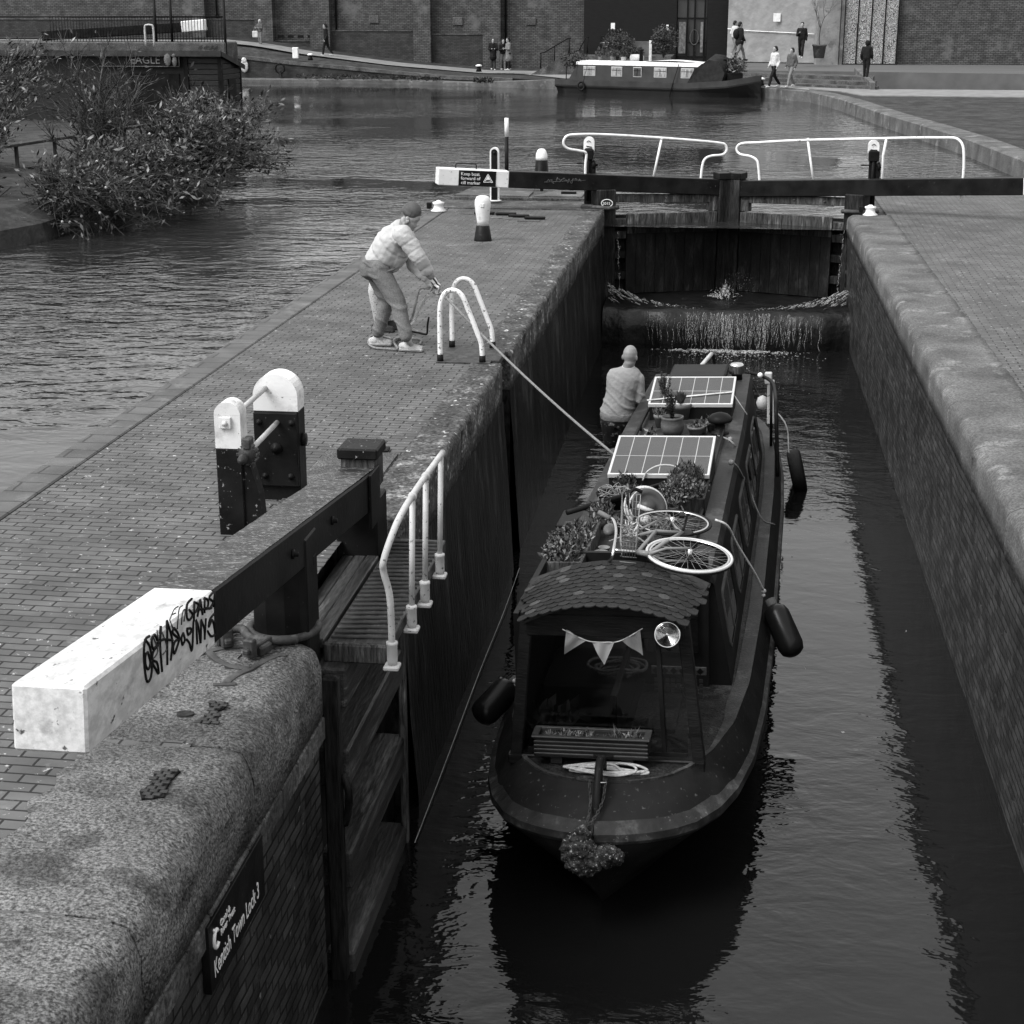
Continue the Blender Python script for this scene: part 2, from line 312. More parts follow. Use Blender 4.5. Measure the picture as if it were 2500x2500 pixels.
def one(b, name, mats, label, cat, group=None, **k): return tag(b.done(name, mats, **k), label, cat, group)
def children(o): return [c for c in bpy.data.objects if c.parent == o]
def copy_tree(o, loc, label=None, rz=0, scale=1):
    c = o.copy(); sc.collection.objects.link(c); c.location = loc; c.rotation_euler.z = rz; c.scale = (scale,)*3
    if label: c['label'] = label
    for ch in children(o):
        d = ch.copy(); sc.collection.objects.link(d); d.parent = c
        for g in children(ch):
            e = g.copy(); sc.collection.objects.link(e); e.parent = d
    return c
def text_mesh(s, size, extrude=.002):
    cu = bpy.data.curves.new('t', 'FONT'); cu.body = s; cu.size = size; cu.extrude = extrude; cu.resolution_u = 3; cu.space_line = .95
    ob = bpy.data.objects.new('t', cu); sc.collection.objects.link(ob); dg = bpy.context.evaluated_depsgraph_get()
    me = bpy.data.meshes.new_from_object(ob.evaluated_get(dg)); bpy.data.objects.remove(ob); return me
def text(name, s, size, T, m, parent, extrude=.002):
    me = text_mesh(s, size, extrude); me.transform(T); me.materials.clear(); me.materials.append(M[m] if isinstance(m, str) else m); return link(name, me, parent)
def blob(name, build, voxel, mats, parent, matfn=None, disp=None, smooth=3, T=None):
    """fuse closed pieces into one continuous skin"""
    b = B(T); build(b); me = bpy.data.meshes.new(name); me.from_pydata([b.T @ v for v in b.V], [], b.F)
    bm = bmesh.new(); bm.from_mesh(me); bmesh.ops.remove_doubles(bm, verts=bm.verts, dist=1e-4); bmesh.ops.recalc_face_normals(bm, faces=bm.faces); bm.to_mesh(me); bm.free()
    ob = bpy.data.objects.new('tmp', me); sc.collection.objects.link(ob)
    md = ob.modifiers.new('r', 'REMESH'); md.mode = 'VOXEL'; md.voxel_size = voxel; md.adaptivity = 0
    if smooth: sm = ob.modifiers.new('s', 'SMOOTH'); sm.iterations = smooth; sm.factor = .5
    dg = bpy.context.evaluated_depsgraph_get(); out = bpy.data.meshes.new_from_object(ob.evaluated_get(dg)); bpy.data.objects.remove(ob)
    out.name = name; out.materials.clear()
    for m in mats: out.materials.append(M[m] if isinstance(m, str) else m)
    if disp:
        nn = [v.normal.copy() for v in out.vertices]
        for v, nv in zip(out.vertices, nn): v.co += nv*disp(v.co)
    for p in out.polygons:
        p.use_smooth = True; p.material_index = matfn(p.center) if matfn else 0
    out.update(); return link(name, out, parent)
def plane_T(o, ux, uy):
    """frame with local x = ux, local y = uy, z = normal"""
    ux = Vector(ux).normalized(); uy = Vector(uy).normalized(); n = ux.cross(uy); o = Vector(o)
    return Matrix(((ux.x, uy.x, n.x, o.x), (ux.y, uy.y, n.y, o.y), (ux.z, uy.z, n.z, o.z), (0, 0, 0, 1)))
# =================================================================== SETTING: water, lock chamber, island, far bank
WZ, PZ = -2.32, -.30            # water level in the lock, in the pond above
def grid_plane(name, x0, x1, y0, y1, z, m, n=1):
    b = B(); b.quad((x0, y0, z), (x1, y0, z), (x1, y1, z), (x0, y1, z)); return struct(b.done(name, m))
grid_plane('water', -2.6, 2.8, -12, 31.6, WZ, 'water_lock')
b = B()   # pond above the lock and the arm to the left of the island
b.quad((-90, 36.3, PZ), (90, 36.3, PZ), (90, 99, PZ), (-90, 99, PZ))
b.quad((-60, -12, PZ), (-5.45, -12, PZ), (-5.45, 36.3, PZ), (-60, 36.3, PZ))
b.quad((-2.9, 31.0, PZ), (2.9, 31.0, PZ), (2.9, 36.3, PZ), (-2.9, 36.3, PZ))
struct(b.done('water', 'water'))
b = B(); b.quad((-700, -60, -3.3), (700, -60, -3.3), (700, 900, -3.3), (-700, 900, -3.3)); struct(b.done('ground', 'cobble'))
# island paving between the pond arm and the lock
b = B()
b.quad((-5.22, -12, 0), (-2.62, -12, 0), (-2.62, 30.9, 0), (-5.22, 30.9, 0))
struct(b.done('brick_paving', 'paving'))
b = B()
b.box(-5.5, -2.85, -12, 31.0, -3.2, -.02); b.box(-5.35, -2.7, 31.0, 36.2, -3.2, -.06)
struct(b.done('island_ground', 'conc_dark'))
# kerb of the island on the pond side
b = B(); y = -12
while y < 30.4:
    L = random.uniform(1.5, 2.1); b.box(-5.53, -5.235, y, min(y+L-.012, 30.9), -.28, .006+random.uniform(0, .006), .012); y += L
struct(b.done('kerb', 'paving2'))
# head of the island: old concrete and stone slabs
b = B()
def slab(b, pts, z0, z1, mi=0):
    n = len(pts); vs = [(x, y, z1) for x, y in pts]+[(x, y, z0) for x, y in pts]
    b.add(vs, [tuple(range(n)), tuple(range(n, 2*n))[::-1]]+[(i, (i+1) % n, (i+1) % n+n, i+n) for i in range(n)], mi)
slab(b, [(-5.55, 30.95), (-5.5, 32.3), (-2.3, 32.3), (-2.3, 30.95)], -.5, .012)
slab(b, [(-5.45, 32.31), (-5.3, 34.2), (-4.95, 36.2), (-3.4, 36.5), (-2.75, 36.0), (-2.75, 32.31)], -.9, .06)
slab(b, [(-5.40, 32.5), (-5.1, 33.4), (-3.9, 33.3), (-3.9, 32.4)], .06, .09, 1)
slab(b, [(-3.8, 32.5), (-3.3, 34.2), (-2.85, 34.2), (-2.85, 32.5)], .06, .085, 1)
struct(b.done('island_head', ['conc_dark', 'concrete']))
# right-hand lockside
b = B(); b.box(2.75, 30, -12, 37.5, -3.2, -.03); struct(b.done('lockside_ground', 'conc_dark'))
b = B(); b.quad((2.9, -12, 0), (14, -12, 0), (14, 37, 0), (2.9, 37, 0)); struct(b.done('brick_paving', 'paving'))

def coping_block(b, y0, y1, xe, xi, top, h, rad, sgn, jit=.012, slope=0):
    """one coping stone: xe = lock face, xi = inner edge, rounded arris; sgn=+1 face looks to +x"""
    n = max(4, int((y1-y0)/.05)); rings = []
    for i in range(n+1):
        y = y0+(y1-y0)*i/n; e_ = min(i, n-i); dr = (.016, .005)[e_] if e_ < 2 else 0; j = lambda k, s_=3.1: noise.noise(Vector((y*s_, k*2.3, xe)))*jit-dr*(1 if k > 8 else 0)-sgn*dr*(1 if k < 5 else 0)
        ring = [(xe-sgn*.01+sgn*j(1)*.5, y, top-h), (xe+sgn*j(3), y, top-h*.6), (xe+sgn*j(4), y, top-rad-.012)]
        for k in range(6):
            a = R(90*k/5); ring.append((xe-sgn*rad*(1-math.cos(a))+sgn*j(4+k*.4, 6), y, top-rad*(1-math.sin(a))+j(9+k*.4, 6)))
        for k in range(1, 7): t = k/7; x = xe-sgn*rad; ring.append((x+(xi-x)*t, y, top+j(12+k, 5)))
        ring += [(xi+j(30, 5)*3.5, y, top+j(21)*.3), (xi, y, top-h)]
        rings.append(ring)
    b.loft(rings, True, True, sm=True)
# left lock wall
lw = thing('lock_wall', 'wet dark lock wall under the rounded stone coping beside the paved island', 'lock wall', (-2.4, 20, 0))
b = B(); y = 11.35
while y < 17.0: L = random.uniform(1.1, 1.7); coping_block(b, y, min(y+L-.015, 17.0), -2.30, -2.64, .008, .44, .055, 1); y += L
y = 17.62
while y < 30.9: L = random.uniform(1.1, 1.7); coping_block(b, y, min(y+L-.015, 30.9), -2.30, -2.66, .008, .44, .055, 1); y += L
b.done('coping', 'coping', lw)
def wall_face(b, xt, xb, y0, y1, z0, z1, back, ny=60, nz=10, amp=.012):
    vs = []; fs = []
    for i in range(ny+1):
        for k in range(nz+1):
            y = y0+(y1-y0)*i/ny; t = k/nz; vs.append((xb+(xt-xb)*t+noise.noise(Vector((y*1.7, t*6, 3)))*amp, y, z0+(z1-z0)*t))
    for i in range(ny):
        for k in range(nz): fs.append((i*(nz+1)+k, (i+1)*(nz+1)+k, (i+1)*(nz+1)+k+1, i*(nz+1)+k+1))
    b.add(vs, fs, 0, True)
    b.quad((xt, y0, z0), (back, y0, z0), (back, y0, z1), (xt, y0, z1)); b.quad((xt, y1, z0), (back, y1, z0), (back, y1, z1), (xt, y1, z1))
b = B(); wall_face(b, -2.315, -2.14, 11.3, 17.05, -3.3, -.43, -2.8); wall_face(b, -2.315, -2.14, 17.6, 31.0, -3.3, -.43, -2.8)
b.box(-2.85, -2.5, 17.0, 17.65, -3.3, -.03)
b.done('wall_face', 'wall_lock', lw, recalc=False)
b = B()   # ladder sunk in its recess
for yy in (17.14, 17.5): b.tube([(-2.42, yy, -3), (-2.42, yy, -.02)], .02, 6)
for k in range(10): b.tube([(-2.42, 17.14, -.25-k*.28), (-2.42, 17.5, -.25-k*.28)], .014, 6)
b.done('ladder', 'iron', lw)
b = B(); b.box(-2.75, -2.36, 17.04, 17.6, -.05, .012, .005); b.done('recess_plate', 'iron', lw)
b = B()   # light stone round the gate recess
slab(b, [(-3.3, 11.25), (-3.3, 13.15), (-2.68, 13.15), (-2.68, 11.25)], -.4, .016)
b.done('recess_slab', 'granite', lw)
# near left wall: granite block over brick, carrying the name board
nw = thing('lock_wall', 'huge speckled granite quoin block over wet brickwork with the lock name board', 'lock wall', (-2.5, 7, 0))
b = B()
for (y0, y1) in ((-6, -1.2), (-1.185, 1.9), (1.915, 4.4), (4.415, 5.72), (5.735, 7.38), (7.395, 8.86)): coping_block(b, y0, y1, -2.285, -3.15, .012, .47, .17, 1, jit=.02)
b.done('coping', 'granite', nw)
b = B(); wall_face(b, -2.32, -2.32, -6, 8.80, -3.3, -.45, -3.0, amp=.006); b.box(-3.05, -2.75, 8.82, 11.35, -3.3, -.06); b.done('brick_face', 'wall_x', nw, recalc=False)
b = B(); coping_block(b, 8.87, 9.75, -2.74, -3.15, .012, .4, .05, 1); b.done('recess_stone', 'granite', nw)
def inpoly(x, y, P):
    c = False
    for i in range(len(P)):
        (xa, ya), (xb, yb) = P[i], P[i-1]
        if (ya > y) != (yb > y) and x < (xb-xa)*(y-ya)/(yb-ya)+xa: c = not c
    return c
for PX in ([(509, 1717), (557, 1717), (545, 1732), (528, 1738), (533, 1752), (530, 1768), (505, 1770), (477, 1766), (500, 1750), (512, 1738)], [(375, 1892), (405, 1880), (440, 1885), (420, 1900), (405, 1925), (400, 1948), (345, 1952), (340, 1935), (370, 1915)]):   # worn holes where setts show
    Pw = [tuple(at(x, y, z=.012))[:2] for x, y in PX]; b = B(); slab(b, Pw, .0, .021); xs = [p[0] for p in Pw]; ysx = [p[1] for p in Pw]
    c = 0; y = min(ysx)
    while y < max(ysx):
        x = min(xs)+(.025 if c % 2 else 0)
        while x < max(xs):
            if inpoly(x+.02, y+.015, Pw): b.box(x, x+.042, y, y+.026, .018, .028+random.uniform(0, .003), .004, mi=1)
            x += .049
        y += .032; c += 1
    b.done('sett_patch', ['iron_dark', mat('dark_setts', .03, .6, .4, 20, .5, 60)], nw)
for (px, py) in ((425, 1634), (555, 1630), (385, 1670), (452, 1743)):
    p = at(px, py, z=.013); b = B(); slab(b, [(p.x+.05*math.cos(a/5*math.pi)*(1+.3*noise.noise(Vector((a, px, 0)))), p.y+.035*math.sin(a/5*math.pi)) for a in range(10)], .0, .0215); b.done('worn_hole', mat('hole_dirt', .02, .8, .5, 30, .8, 60), nw)
b = B()   # pointed brick course under the granite
y = 4.0
while y < 8.7: b.box(-2.34, -2.292, y, y+.31, -.62, -.475, .008); y += .325
b.done('string_course', 'conc_dark', nw)
b = B(); b.tube(cr([(-2.12, 10.7, -2.30), (-2.115, 12, -2.285), (-2.125, 14, -2.29), (-2.11, 15.6, -2.28), (-2.12, 16.9, -2.27)], 6), .0035, 5); one(b, 'safety_line', 'rail', 'thin pale line trailing along the waterline of the left lock wall', 'line')
# right lock wall
rw = thing('lock_wall', 'right-hand lock wall of dark wet brick under a smooth pale coping', 'lock wall', (2.4, 20, 0))
b = B(); y = -6
while y < 30.9: L = random.uniform(1.3, 1.9); coping_block(b, y, min(y+L-.012, 30.9), 2.20, 2.95, .008, .42, .11, -1, jit=.006); y += L
b.done('coping', 'concrete', rw)
b = B(); wall_face(b, 2.215, 2.32, -6, 31, -3.3, -.41, 2.9); b.done('brick_face', 'wall_x', rw, recalc=False)
# ---- cill and breast wall under the upper gates
b = B(); n = 40; rings = []
for i in range(n+1):
    x = -2.2+4.55*i/n; j = lambda k, a: noise.noise(Vector((x*2.5, k*3.1, 0)))*a
    rings.append([(x, 29.72+j(1, .05), -3.3), (x, 29.70+j(2, .08), -2.0), (x, 29.74+j(3, .07), -1.72+j(4, .06)), (x, 29.95+j(5, .05), -1.63+j(6, .03)), (x, 33, -1.62), (x, 33, -3.3)])
b.loft(rings, True, True, sm=True)
one(b, 'cill', mat('wet_cill', .006, .35, .6, 5, .6, 9, spec=.25, patch=(.018, .58), psc=4, dist=.03), 'dark wet masonry cill with water spilling over it below the upper gates', 'lock cill')
# pond floor behind gates closes the view under the water
# ---- far bank: low ledge, retaining wall, verge, towpath, plaza
def zp(x):   # level of the towpath along the far bank
    P = [(-200, 2.1), (-30, 1.85), (-27.3, 1.6), (-24.9, 1.2), (-19.4, .55), (-14.1, .14), (-10.5, .12), (3, .2), (200, .25)]
    for (a, za), (c, zc) in zip(P, P[1:]):
        if x <= c: return za+(zc-za)*(x-a)/(c-a)
    return .2
def tab2(P, x):
    for (a, p), (c, q) in zip(P, P[1:]):
        if x <= c: return p+(q-p)*max(0, x-a)/(c-a)
    return P[-1][1]
def strip(name, m, f0, f1, xs, kind='structure'):
    b = B(); v = []; fs = []
    for x in xs: v += [f0(x), f1(x)]
    for i in range(len(xs)-1): fs.append((2*i, 2*i+2, 2*i+3, 2*i+1))
    b.add(v, fs, 0, False); return struct(b.done(name, m), kind)
def bank(x):   # waterline Y of the far bank
    P = [(-200, 93), (-27, 91.9), (-17.4, 90.6), (-8.5, 85.5), (1.0, 79.7), (2.2, 77.3), (3.4, 75), (4.3, 69), (5.2, 59.5), (6.5, 48), (7.0, 40), (9, 37.6), (200, 37.5)]
    for (a, ya), (c, yc) in zip(P, P[1:]):
        if x <= c: return ya+(yc-ya)*(x-a)/(c-a)
    return 37
XA = [-200, -60]+[-34+i*.8 for i in range(45)]+[2.2, 2.8, 3.4, 3.9, 4.3, 4.7, 5.2, 5.9, 6.5, 7, 9, 30, 200]
XL = [x for x in XA if x <= -7.6]
b = B(); rings = []                    # continuous water kerb
for x in [q for q in XA if q >= -60 and q <= 9]:
    y = bank(x); nx, ny = bank(x+.01)-bank(x-.01), -.02; l = math.hypot(nx, ny); nx, ny = -nx/l, -ny/l   # inward
    t = -.10 if x < -14 else min(.17, -.10+(x+14)*.06); t += noise.noise(Vector((x*2, 0, 0)))*.02
    wd = .75
    rings.append([(x, y, -1), (x+nx*.02, y+ny*.02, t-.04), (x+nx*.1, y+ny*.1, t), (x+nx*wd, y+ny*wd, t), (x+nx*wd, y+ny*wd, -1)])
b.loft(rings, True, True, sm=False); struct(b.done('bank_kerb', 'concrete'))
Y2 = lambda x: bank(x)+1.9; ZWP = [(-60, 1.2), (-28, 1.12), (-24.9, .8), (-22.5, .62), (-18.8, .33), (-15.5, .12), (-11, .08)]; ZW = lambda x: tab2(ZWP, x)
XW = [x for x in XA if -60 <= x <= -11]
b = B(); v = []; fs = []
for x in XW: v += [(x, Y2(x), -.5), (x, Y2(x), ZW(x)-.13), (x, Y2(x)+.02, ZW(x))]
for i in range(len(XW)-1): fs.append((3*i, 3*i+3, 3*i+4, 3*i+1))
b.add(v, fs, 0)
rings = [[(x, Y2(x)-.07, ZW(x)-.17), (x, Y2(x)-.07, ZW(x)), (x, Y2(x)+.5, ZW(x)+.02), (x, Y2(x)+.5, ZW(x)-.17)] for x in XW]
b.loft(rings, mi=1); one(b, 'retaining_wall', ['wall_bank', 'conc_dark'], 'low dark brick wall with worn coping stepping down along the far bank', 'wall')
strip('bank_ledge', 'conc_dark', lambda x: Vector((x, bank(x)+.3, -.13)), lambda x: Vector((x, Y2(x)+.1, -.12)), XL)
strip('grass_verge', 'cobble', lambda x: Vector((x, Y2(x)+.3, ZW(x)+.0)), lambda x: Vector((x, 95.6, zp(x)-.05)), [x for x in XA if -60 <= x <= -9])
strip('towpath', 'path', lambda x: Vector((x, 95.3 if x < -12 else max(bank(x)+.9, 95.3-(x+12)*2.0), zp(x) if x < -12 else min(zp(x), .19))), lambda x: Vector((x, 98.6 if x < -10 else max(bank(x)+2.7, 98.6-(x+10)*2.0), zp(x)+.04 if x < -10 else zp(x)+.02)), [x for x in XA if -60 <= x <= 3.4])
strip('setts', 'wall_bank', lambda x: Vector((x, 98.4, zp(x)+.03)), lambda x: Vector((x, 100.4, zp(x)+.12)), [x for x in XA if -60 <= x <= -9])
# far right bank: verge, path, steps and plaza
b = B()
slab(b, [(2.6, 77.5), (4.2, 73.5), (5.0, 69), (5.9, 59.5), (7.2, 48), (8, 40), (60, 40), (60, 76), (10, 76)], -1, .155)
struct(b.done('grass_verge', 'cobble'))
b = B(); slab(b, [(1.0, 80.6), (2.4, 79.0), (4.6, 75.4), (5.4, 71.4), (60, 67), (60, 75), (5.4, 77.2), (1.5, 80.9)], -.5, .19); struct(b.done('towpath', 'path'))
b = B()
slab(b, [(-8.2, 89.0), (.2, 85.6), (60, 70), (60, 120), (-8.2, 120)], -.5, .70)
struct(b.done('plaza', 'plaza'))
st = thing('steps', 'low broad stone steps rising from the towpath to the plaza', 'steps', (3, 81, .2))
for k in range(3):
    o = (2-k)*1.3; b = B()
    slab(b, [(.3, 85.6-o-.2), (.4, 84.2-o), (6.4, 79.2-o), (6.6, 81.0-o), (.4, 86.5)], -.4, .30+k*.16); b.done('step', 'conc_dark', st)
b = B(); b.bar((6.2, 76.6, .25), (6.0, 84.5, .62), .22, .5, .02); b.done('side_kerb', 'concrete', st)
# --- brick warehouse
YB = 100.5
wh = thing('warehouse', 'long brick warehouse wall with piers and dark plinth behind the towpath', 'building', (-20, YB, .8))
b = B(); b.box(-60, -8.75, YB+.35, YB+8, -1, 10.5); b.done('wall', 'wall_far', wh)
dkb = brick_mat('plinth_brick', 'xz', .235, .085, .022, .040, .012, ms=.12, rough=.8, bump=.4, var=.35)
for (x0, x1, zt) in ((-60, -32.6, 3.0), (-31.8, -28.7, 3.0), (-27.6, -25.35, 1.75), (-24.1, -19.0, 2.35), (-17.95, -14.85, 2.15)):
    b = B(); b.box(x0, x1, YB+.12, YB+.36, -1, zt); b.box(x0, x1, YB+.08, YB+.36, zt, zt+.07, mi=1); b.done('plinth', [dkb, 'conc_dark'], wh)
for (x0, x1) in ((-32.6, -31.8), (-28.7, -27.6), (-25.3, -24.1), (-19.0, -17.95), (-14.8, -13.75), (-9.3, -8.75)):
    b = B(); b.box(x0, x1, YB-.28, YB+.36, -1, 10.5); b.done('pier', 'wall_far', wh)
for k in range(5): 
    b = B(); b.box(-27.4+k*.62, -27.05+k*.62, YB+.05, YB+.13, 1.95, 2.12); b.done('air_vent', 'iron_dark', wh)
for x in (-31.2, -23.8, -18.6, -13.5):
    b = B(); b.tube([(x, YB+.25, .2), (x, YB+.25, 10.3)], .06, 8)
    for z in (1.6, 3.2, 5): b.box(x-.1, x+.1, YB+.2, YB+.34, z, z+.08)
    b.done('drainpipe', 'iron_dark', wh)
for x, z in ((-21.5, 3.0), (-16.4, 2.9), (-12.0, 2.9)):
    b = B(); b.box(x-.3, x+.3, YB+.28, YB+.34, z-.2, z+.25, .02); b.done('wall_plate', 'conc_dark', wh)
# --- dark timber building with glazed doors
tb = thing('timber_building', 'black boarded building with glazed double doors beside the plaza', 'building', (-5, 100, 1))
bb = mat('black_boards', .006, .6, .4, 3, .5, 8, stretch=(1, 1, 9))
b = B(); b.box(-8.74, -3.35, 99.6, 106, -1, 10.5); b.box(-1.55, -.40, 99.2, 106, -1, 10.5); b.box(-3.35, -1.55, 99.9, 106, 4.3, 10.5); b.done('wall', bb, tb)
b = B()
for x in (-3.34, -2.72, -2.30, -1.72, -1.55): b.box(x-.05, x+.05, 99.75, 99.85, .7, 4.3)
for z in (1.75, 4.2, .95, 3.1): b.box(-3.3, -1.6, 99.76, 99.84, z-.05, z+.05)
b.done('door_frame', 'iron_dark', tb)
b = B(); b.box(-3.3, -1.6, 99.86, 99.9, .7, 4.3); b.done('glass', glass_mat('dark_glass', .03, .1), tb)
for (x0, x1, z0, z1, v) in ((-3.2, -2.8, 1.15, 2.9, .10), (-1.95, -1.8, 1.2, 2.9, .14), (-3.75, -3.5, 1.3, 4.2, .05)):
    b = B(); b.box(x0, x1, 99.7, 99.74, z0, z1); b.done('poster', mat('poster', v, .6, .5, 8, 0), tb)
b = B(); b.tube([(-2.3+.24*math.cos(a/12*math.pi)*1.0, 99.72, 2.05+.42*math.sin(a/12*math.pi)) for a in range(24)], .03, 6, closed=True); b.done('door_wreath', 'conc_dark', tb)
b = B(); b.box(at(1490, 75, y=99.5).x, at(1500, 75, y=99.5).x, 99.55, 99.58, 2.5, 2.85); b.done('notice', 'white', tb)
b = B(); b.box(-3.93, -3.80, 99.55, 99.58, 2.45, 2.75); b.done('notice', 'white', tb)
# --- sheeted hoarding
hd = thing('hoarding', 'hoarding wrapped in creased pale plastic sheeting on the plaza', 'hoarding', (2, 98, 1))
b = B(); v = []; fs = []; nx, nz = 60, 24
for i in range(nx+1):
    for k in range(nz+1):
        x = -.38+4.85*i/nx; z = .75+8.2*k/nz
        v.append((x, 98.2-(x+.4)*.45+.09*abs(noise.noise(Vector((x*1.3, z*1.3, 0))))+.05*abs(noise.noise(Vector((x*4+z*2, z*3, 0)))), z))
for i in range(nx):
    for k in range(nz): fs.append((i*(nz+1)+k, (i+1)*(nz+1)+k, (i+1)*(nz+1)+k+1, i*(nz+1)+k+1))
b.add(v, fs, 0, True); b.done('sheeting', mat('plastic_sheet', .20, .35, .15, 1.5, .5, 3, dist=.1), hd)
b = B(); b.box(-.4, 4.4, 98.6, 99.2, .7, 8.9); b.done('frame', 'iron_dark', hd)
b = B(); b.tube(cr([(-.38, 98.1, 2.55), (.8, 97.6, 2.45), (2.4, 96.9, 2.38), (4.4, 95.95, 2.3)], 5), .025, 6); b.done('tape', 'white', hd)
for px in (1895,):
    b = B(); p = at(px, 55, y=96.9); b.box(p.x-.2, p.x+.2, 96.8, 96.84, 2.95, 3.4); b.done('poster', 'white', hd)
# --- stone pier and mural gate
sp = thing('stone_pier', 'weathered pale stone pier between the hoarding and the mural gate', 'wall', (5.1, 96, 1))
b = B(); b.box(4.45, 5.75, 94.9, 96.6, .6, 9, .05); b.done('wall', mat('pier_stone', .17, .8, .3, 1.5, .5, 10, patch=(.09, .56), psc=2.0, dist=.05), sp)
b = B(); b.box(5.76, 5.92, 94.7, 96.5, .6, 9); b.done('pilaster', 'concrete', sp)
mu = thing('mural_gate', 'dark gate painted all over with small white doodles', 'gate', (7.2, 95, 1))
mur = bpy.data.materials.new('mural_paint'); mur.use_nodes = True; q = mur.node_tree; bs = q.nodes['Principled BSDF']
tc = q.nodes.new('ShaderNodeTexCoord'); nz_ = q.nodes.new('ShaderNodeTexNoise'); nz_.inputs['Scale'].default_value = 2.5; nz_.inputs['Detail'].default_value = 1.5; nz_.inputs['Distortion'].default_value = 2.5
wv = q.nodes.new('ShaderNodeTexVoronoi'); wv.feature = 'DISTANCE_TO_EDGE'; wv.inputs['Scale'].default_value = 9
q.links.new(tc.outputs['Object'], nz_.inputs[0]); q.links.new(nz_.outputs['Color'], wv.inputs[0])
rp = q.nodes.new('ShaderNodeMapRange'); rp.inputs[1].default_value = .13; rp.inputs[2].default_value = .15; rp.inputs[3].default_value = .01; rp.inputs[4].default_value = .45
q.links.new(wv.outputs[0], rp.inputs[0]); q.links.new(rp.outputs[0], bs.inputs['Base Color'])
b = B()
for k in range(4): b.box(5.98+k*.72, 6.62+k*.72, 94.9, 95.0, .75, 4.2)
b.done('panel', mur, mu)
b = B()
for k in range(5): b.box(5.92+k*.72, 5.98+k*.72, 94.85, 95.05, .7, 4.3)
b.box(5.92, 8.9, 94.86, 95.04, 4.2, 4.35); b.box(5.92, 8.9, 94.86, 95.04, .66, .76); b.done('gate_frame', 'iron_dark', mu)
b = B(); b.box(8.9, 60, 95.2, 104, -1, 10); one(b, 'brick_building', 'wall_far', 'brick building standing right of the mural gate', 'building')
# --- ramp with stair handrails
rm = thing('ramp', 'smooth concrete ramp wedge with black stair handrails at the warehouse end', 'ramp', (-9, 94, .2))
b = B(); b.prism([(-11.4, .0), (-9.4, 1.12), (-3.4, 1.14), (-3.4, .0)], 93.8, 94.3); b.prism([(-11.4, .0), (-9.4, 1.08), (-3.4, 1.10), (-3.4, .0)], 94.3, 99.3); b.done('wedge', 'conc_dark', rm)
for yy, o in ((94.6, 0), (97.6, .05)):
    b = B(); x0, x1 = -10.75+(yy-94.6)*.55, -9.1+(yy-94.6)*.25
    b.tube([(x0, yy, 1.25), (x0+.25, yy, 1.3), (x1-.1, yy, 2.05), (x1+.1, yy, 2.07)], .035, 8); b.tube([(x0+.05, yy, .3), (x0+.05, yy, 1.25)], .035, 8); b.tube([(x1, yy, 1.1), (x1, yy, 2.05)], .035, 8)
    b.tube([((x0+x1)/2, yy, .7), ((x0+x1)/2, yy, 1.65)], .03, 8); b.done('handrail', 'iron_dark', rm)
# --- small street furniture of the far bank
p = at(721, 137, y=93.6); 
b = B(); b.box(p.x-.16, p.x+.16, p.y-.12, p.y+.12, p.z-.1, p.z+.5, .02); one(b, 'marker_post', 'white', 'stubby white post on the far grass verge', 'post')
def far_bollard(px, py, y, label):
    p = at(px, py, y=y); t = thing('mooring_bollard', label, 'bollard', p, 'low mooring bollards on the far bank')
    b = B(); b.lathe([(.16, 0), (.12, .12), (.10, .25)], p, 12); b.done('stem', 'iron_dark', t)
    b = B(); b.lathe([(.10, .25), (.17, .27), (.17, .33), (.06, .37)], p, 12); b.done('cap', 'white', t); return t
far_bollard(757, 146, 93, 'low black bollard with white cap left of the walking man in black')
far_bollard(1168, 174, 88.5, 'low white-capped bollard left of the huddle of three people')
far_bollard(1857, 208, 79.4, 'low white-capped bollard at the bow of the moored boat')
b = B(); p = at(596, 160, y=Y2(-26.5)-.02); b.ball(p+Vector((0, -.05, 0)), (.24, .05, .36), 10); b.ball(p+Vector((0, -.06, .3)), (.16, .05, .18), 10); one(b, 'painted_plaque', mat('plaque_paint', .4, .7, .5, 14, 0), 'pale oval painted face plaque on the retaining wall beside the shed', 'plaque')
b = B(); p = at(683, 166, y=Y2(-24)-.03); b.tube([p+Vector((.26*math.cos(a/8*math.pi), -.04, .26*math.sin(a/8*math.pi))) for a in range(16)], .05, 6, closed=True)
b.tube(cr([p+Vector((0, -.05, -.2)), p+Vector((.15, -.3, -.6)), p+Vector((.35, -.6, -.75))], 4), .07, 6); one(b, 'mooring_ring', 'iron_dark', 'dark iron ring and drain pipe on the retaining wall', 'ring')
# --- twin lock seen at the top left: stone abutment, railings, white-ended beam
tl = thing('lock_abutment', 'stone abutment of the second lock with black railings at the top left', 'lock wall', (-24, 70, 1))
b = B(); b.box(-60, -21.25, 69.6, 71.4, -1, 2.28, .05); b.done('stone', 'conc_dark', tl)
b = B()
for k in range(60):
    x = -21.3-k*.13
    if x > -33: b.tube([(x, 69.8, 2.25), (x, 69.8, 3.35)], .014, 5)
for z in (2.4, 3.3): b.tube([(-34, 69.8, z), (-21.28, 69.8, z)], .03, 6)
for x in (-21.28, -24.3, -23.6): b.tube([(x, 69.75, 1.2 if x > -22 else 2.2), (x, 69.75, 4.2)], .06, 8)
b.done('railings', 'iron_dark', tl)
b = B()
for i, (x, s) in enumerate(((-22.1, 5), (-21.9, 3), (-22.35, 4), (-21.7, 6))):
    b.tube([(x+.1*math.cos(a*s), 69.56, 2.08+.09*math.sin(a*s+1)) for a in (0, .5, 1, 1.5, 2)], .015, 4)
b.done('graffiti', 'concrete', tl)
gb = thing('balance_beam', 'distant black balance beam with a white end behind railings', 'lock beam', (-24, 71, 2.9), 'lock gate balance beams far away')
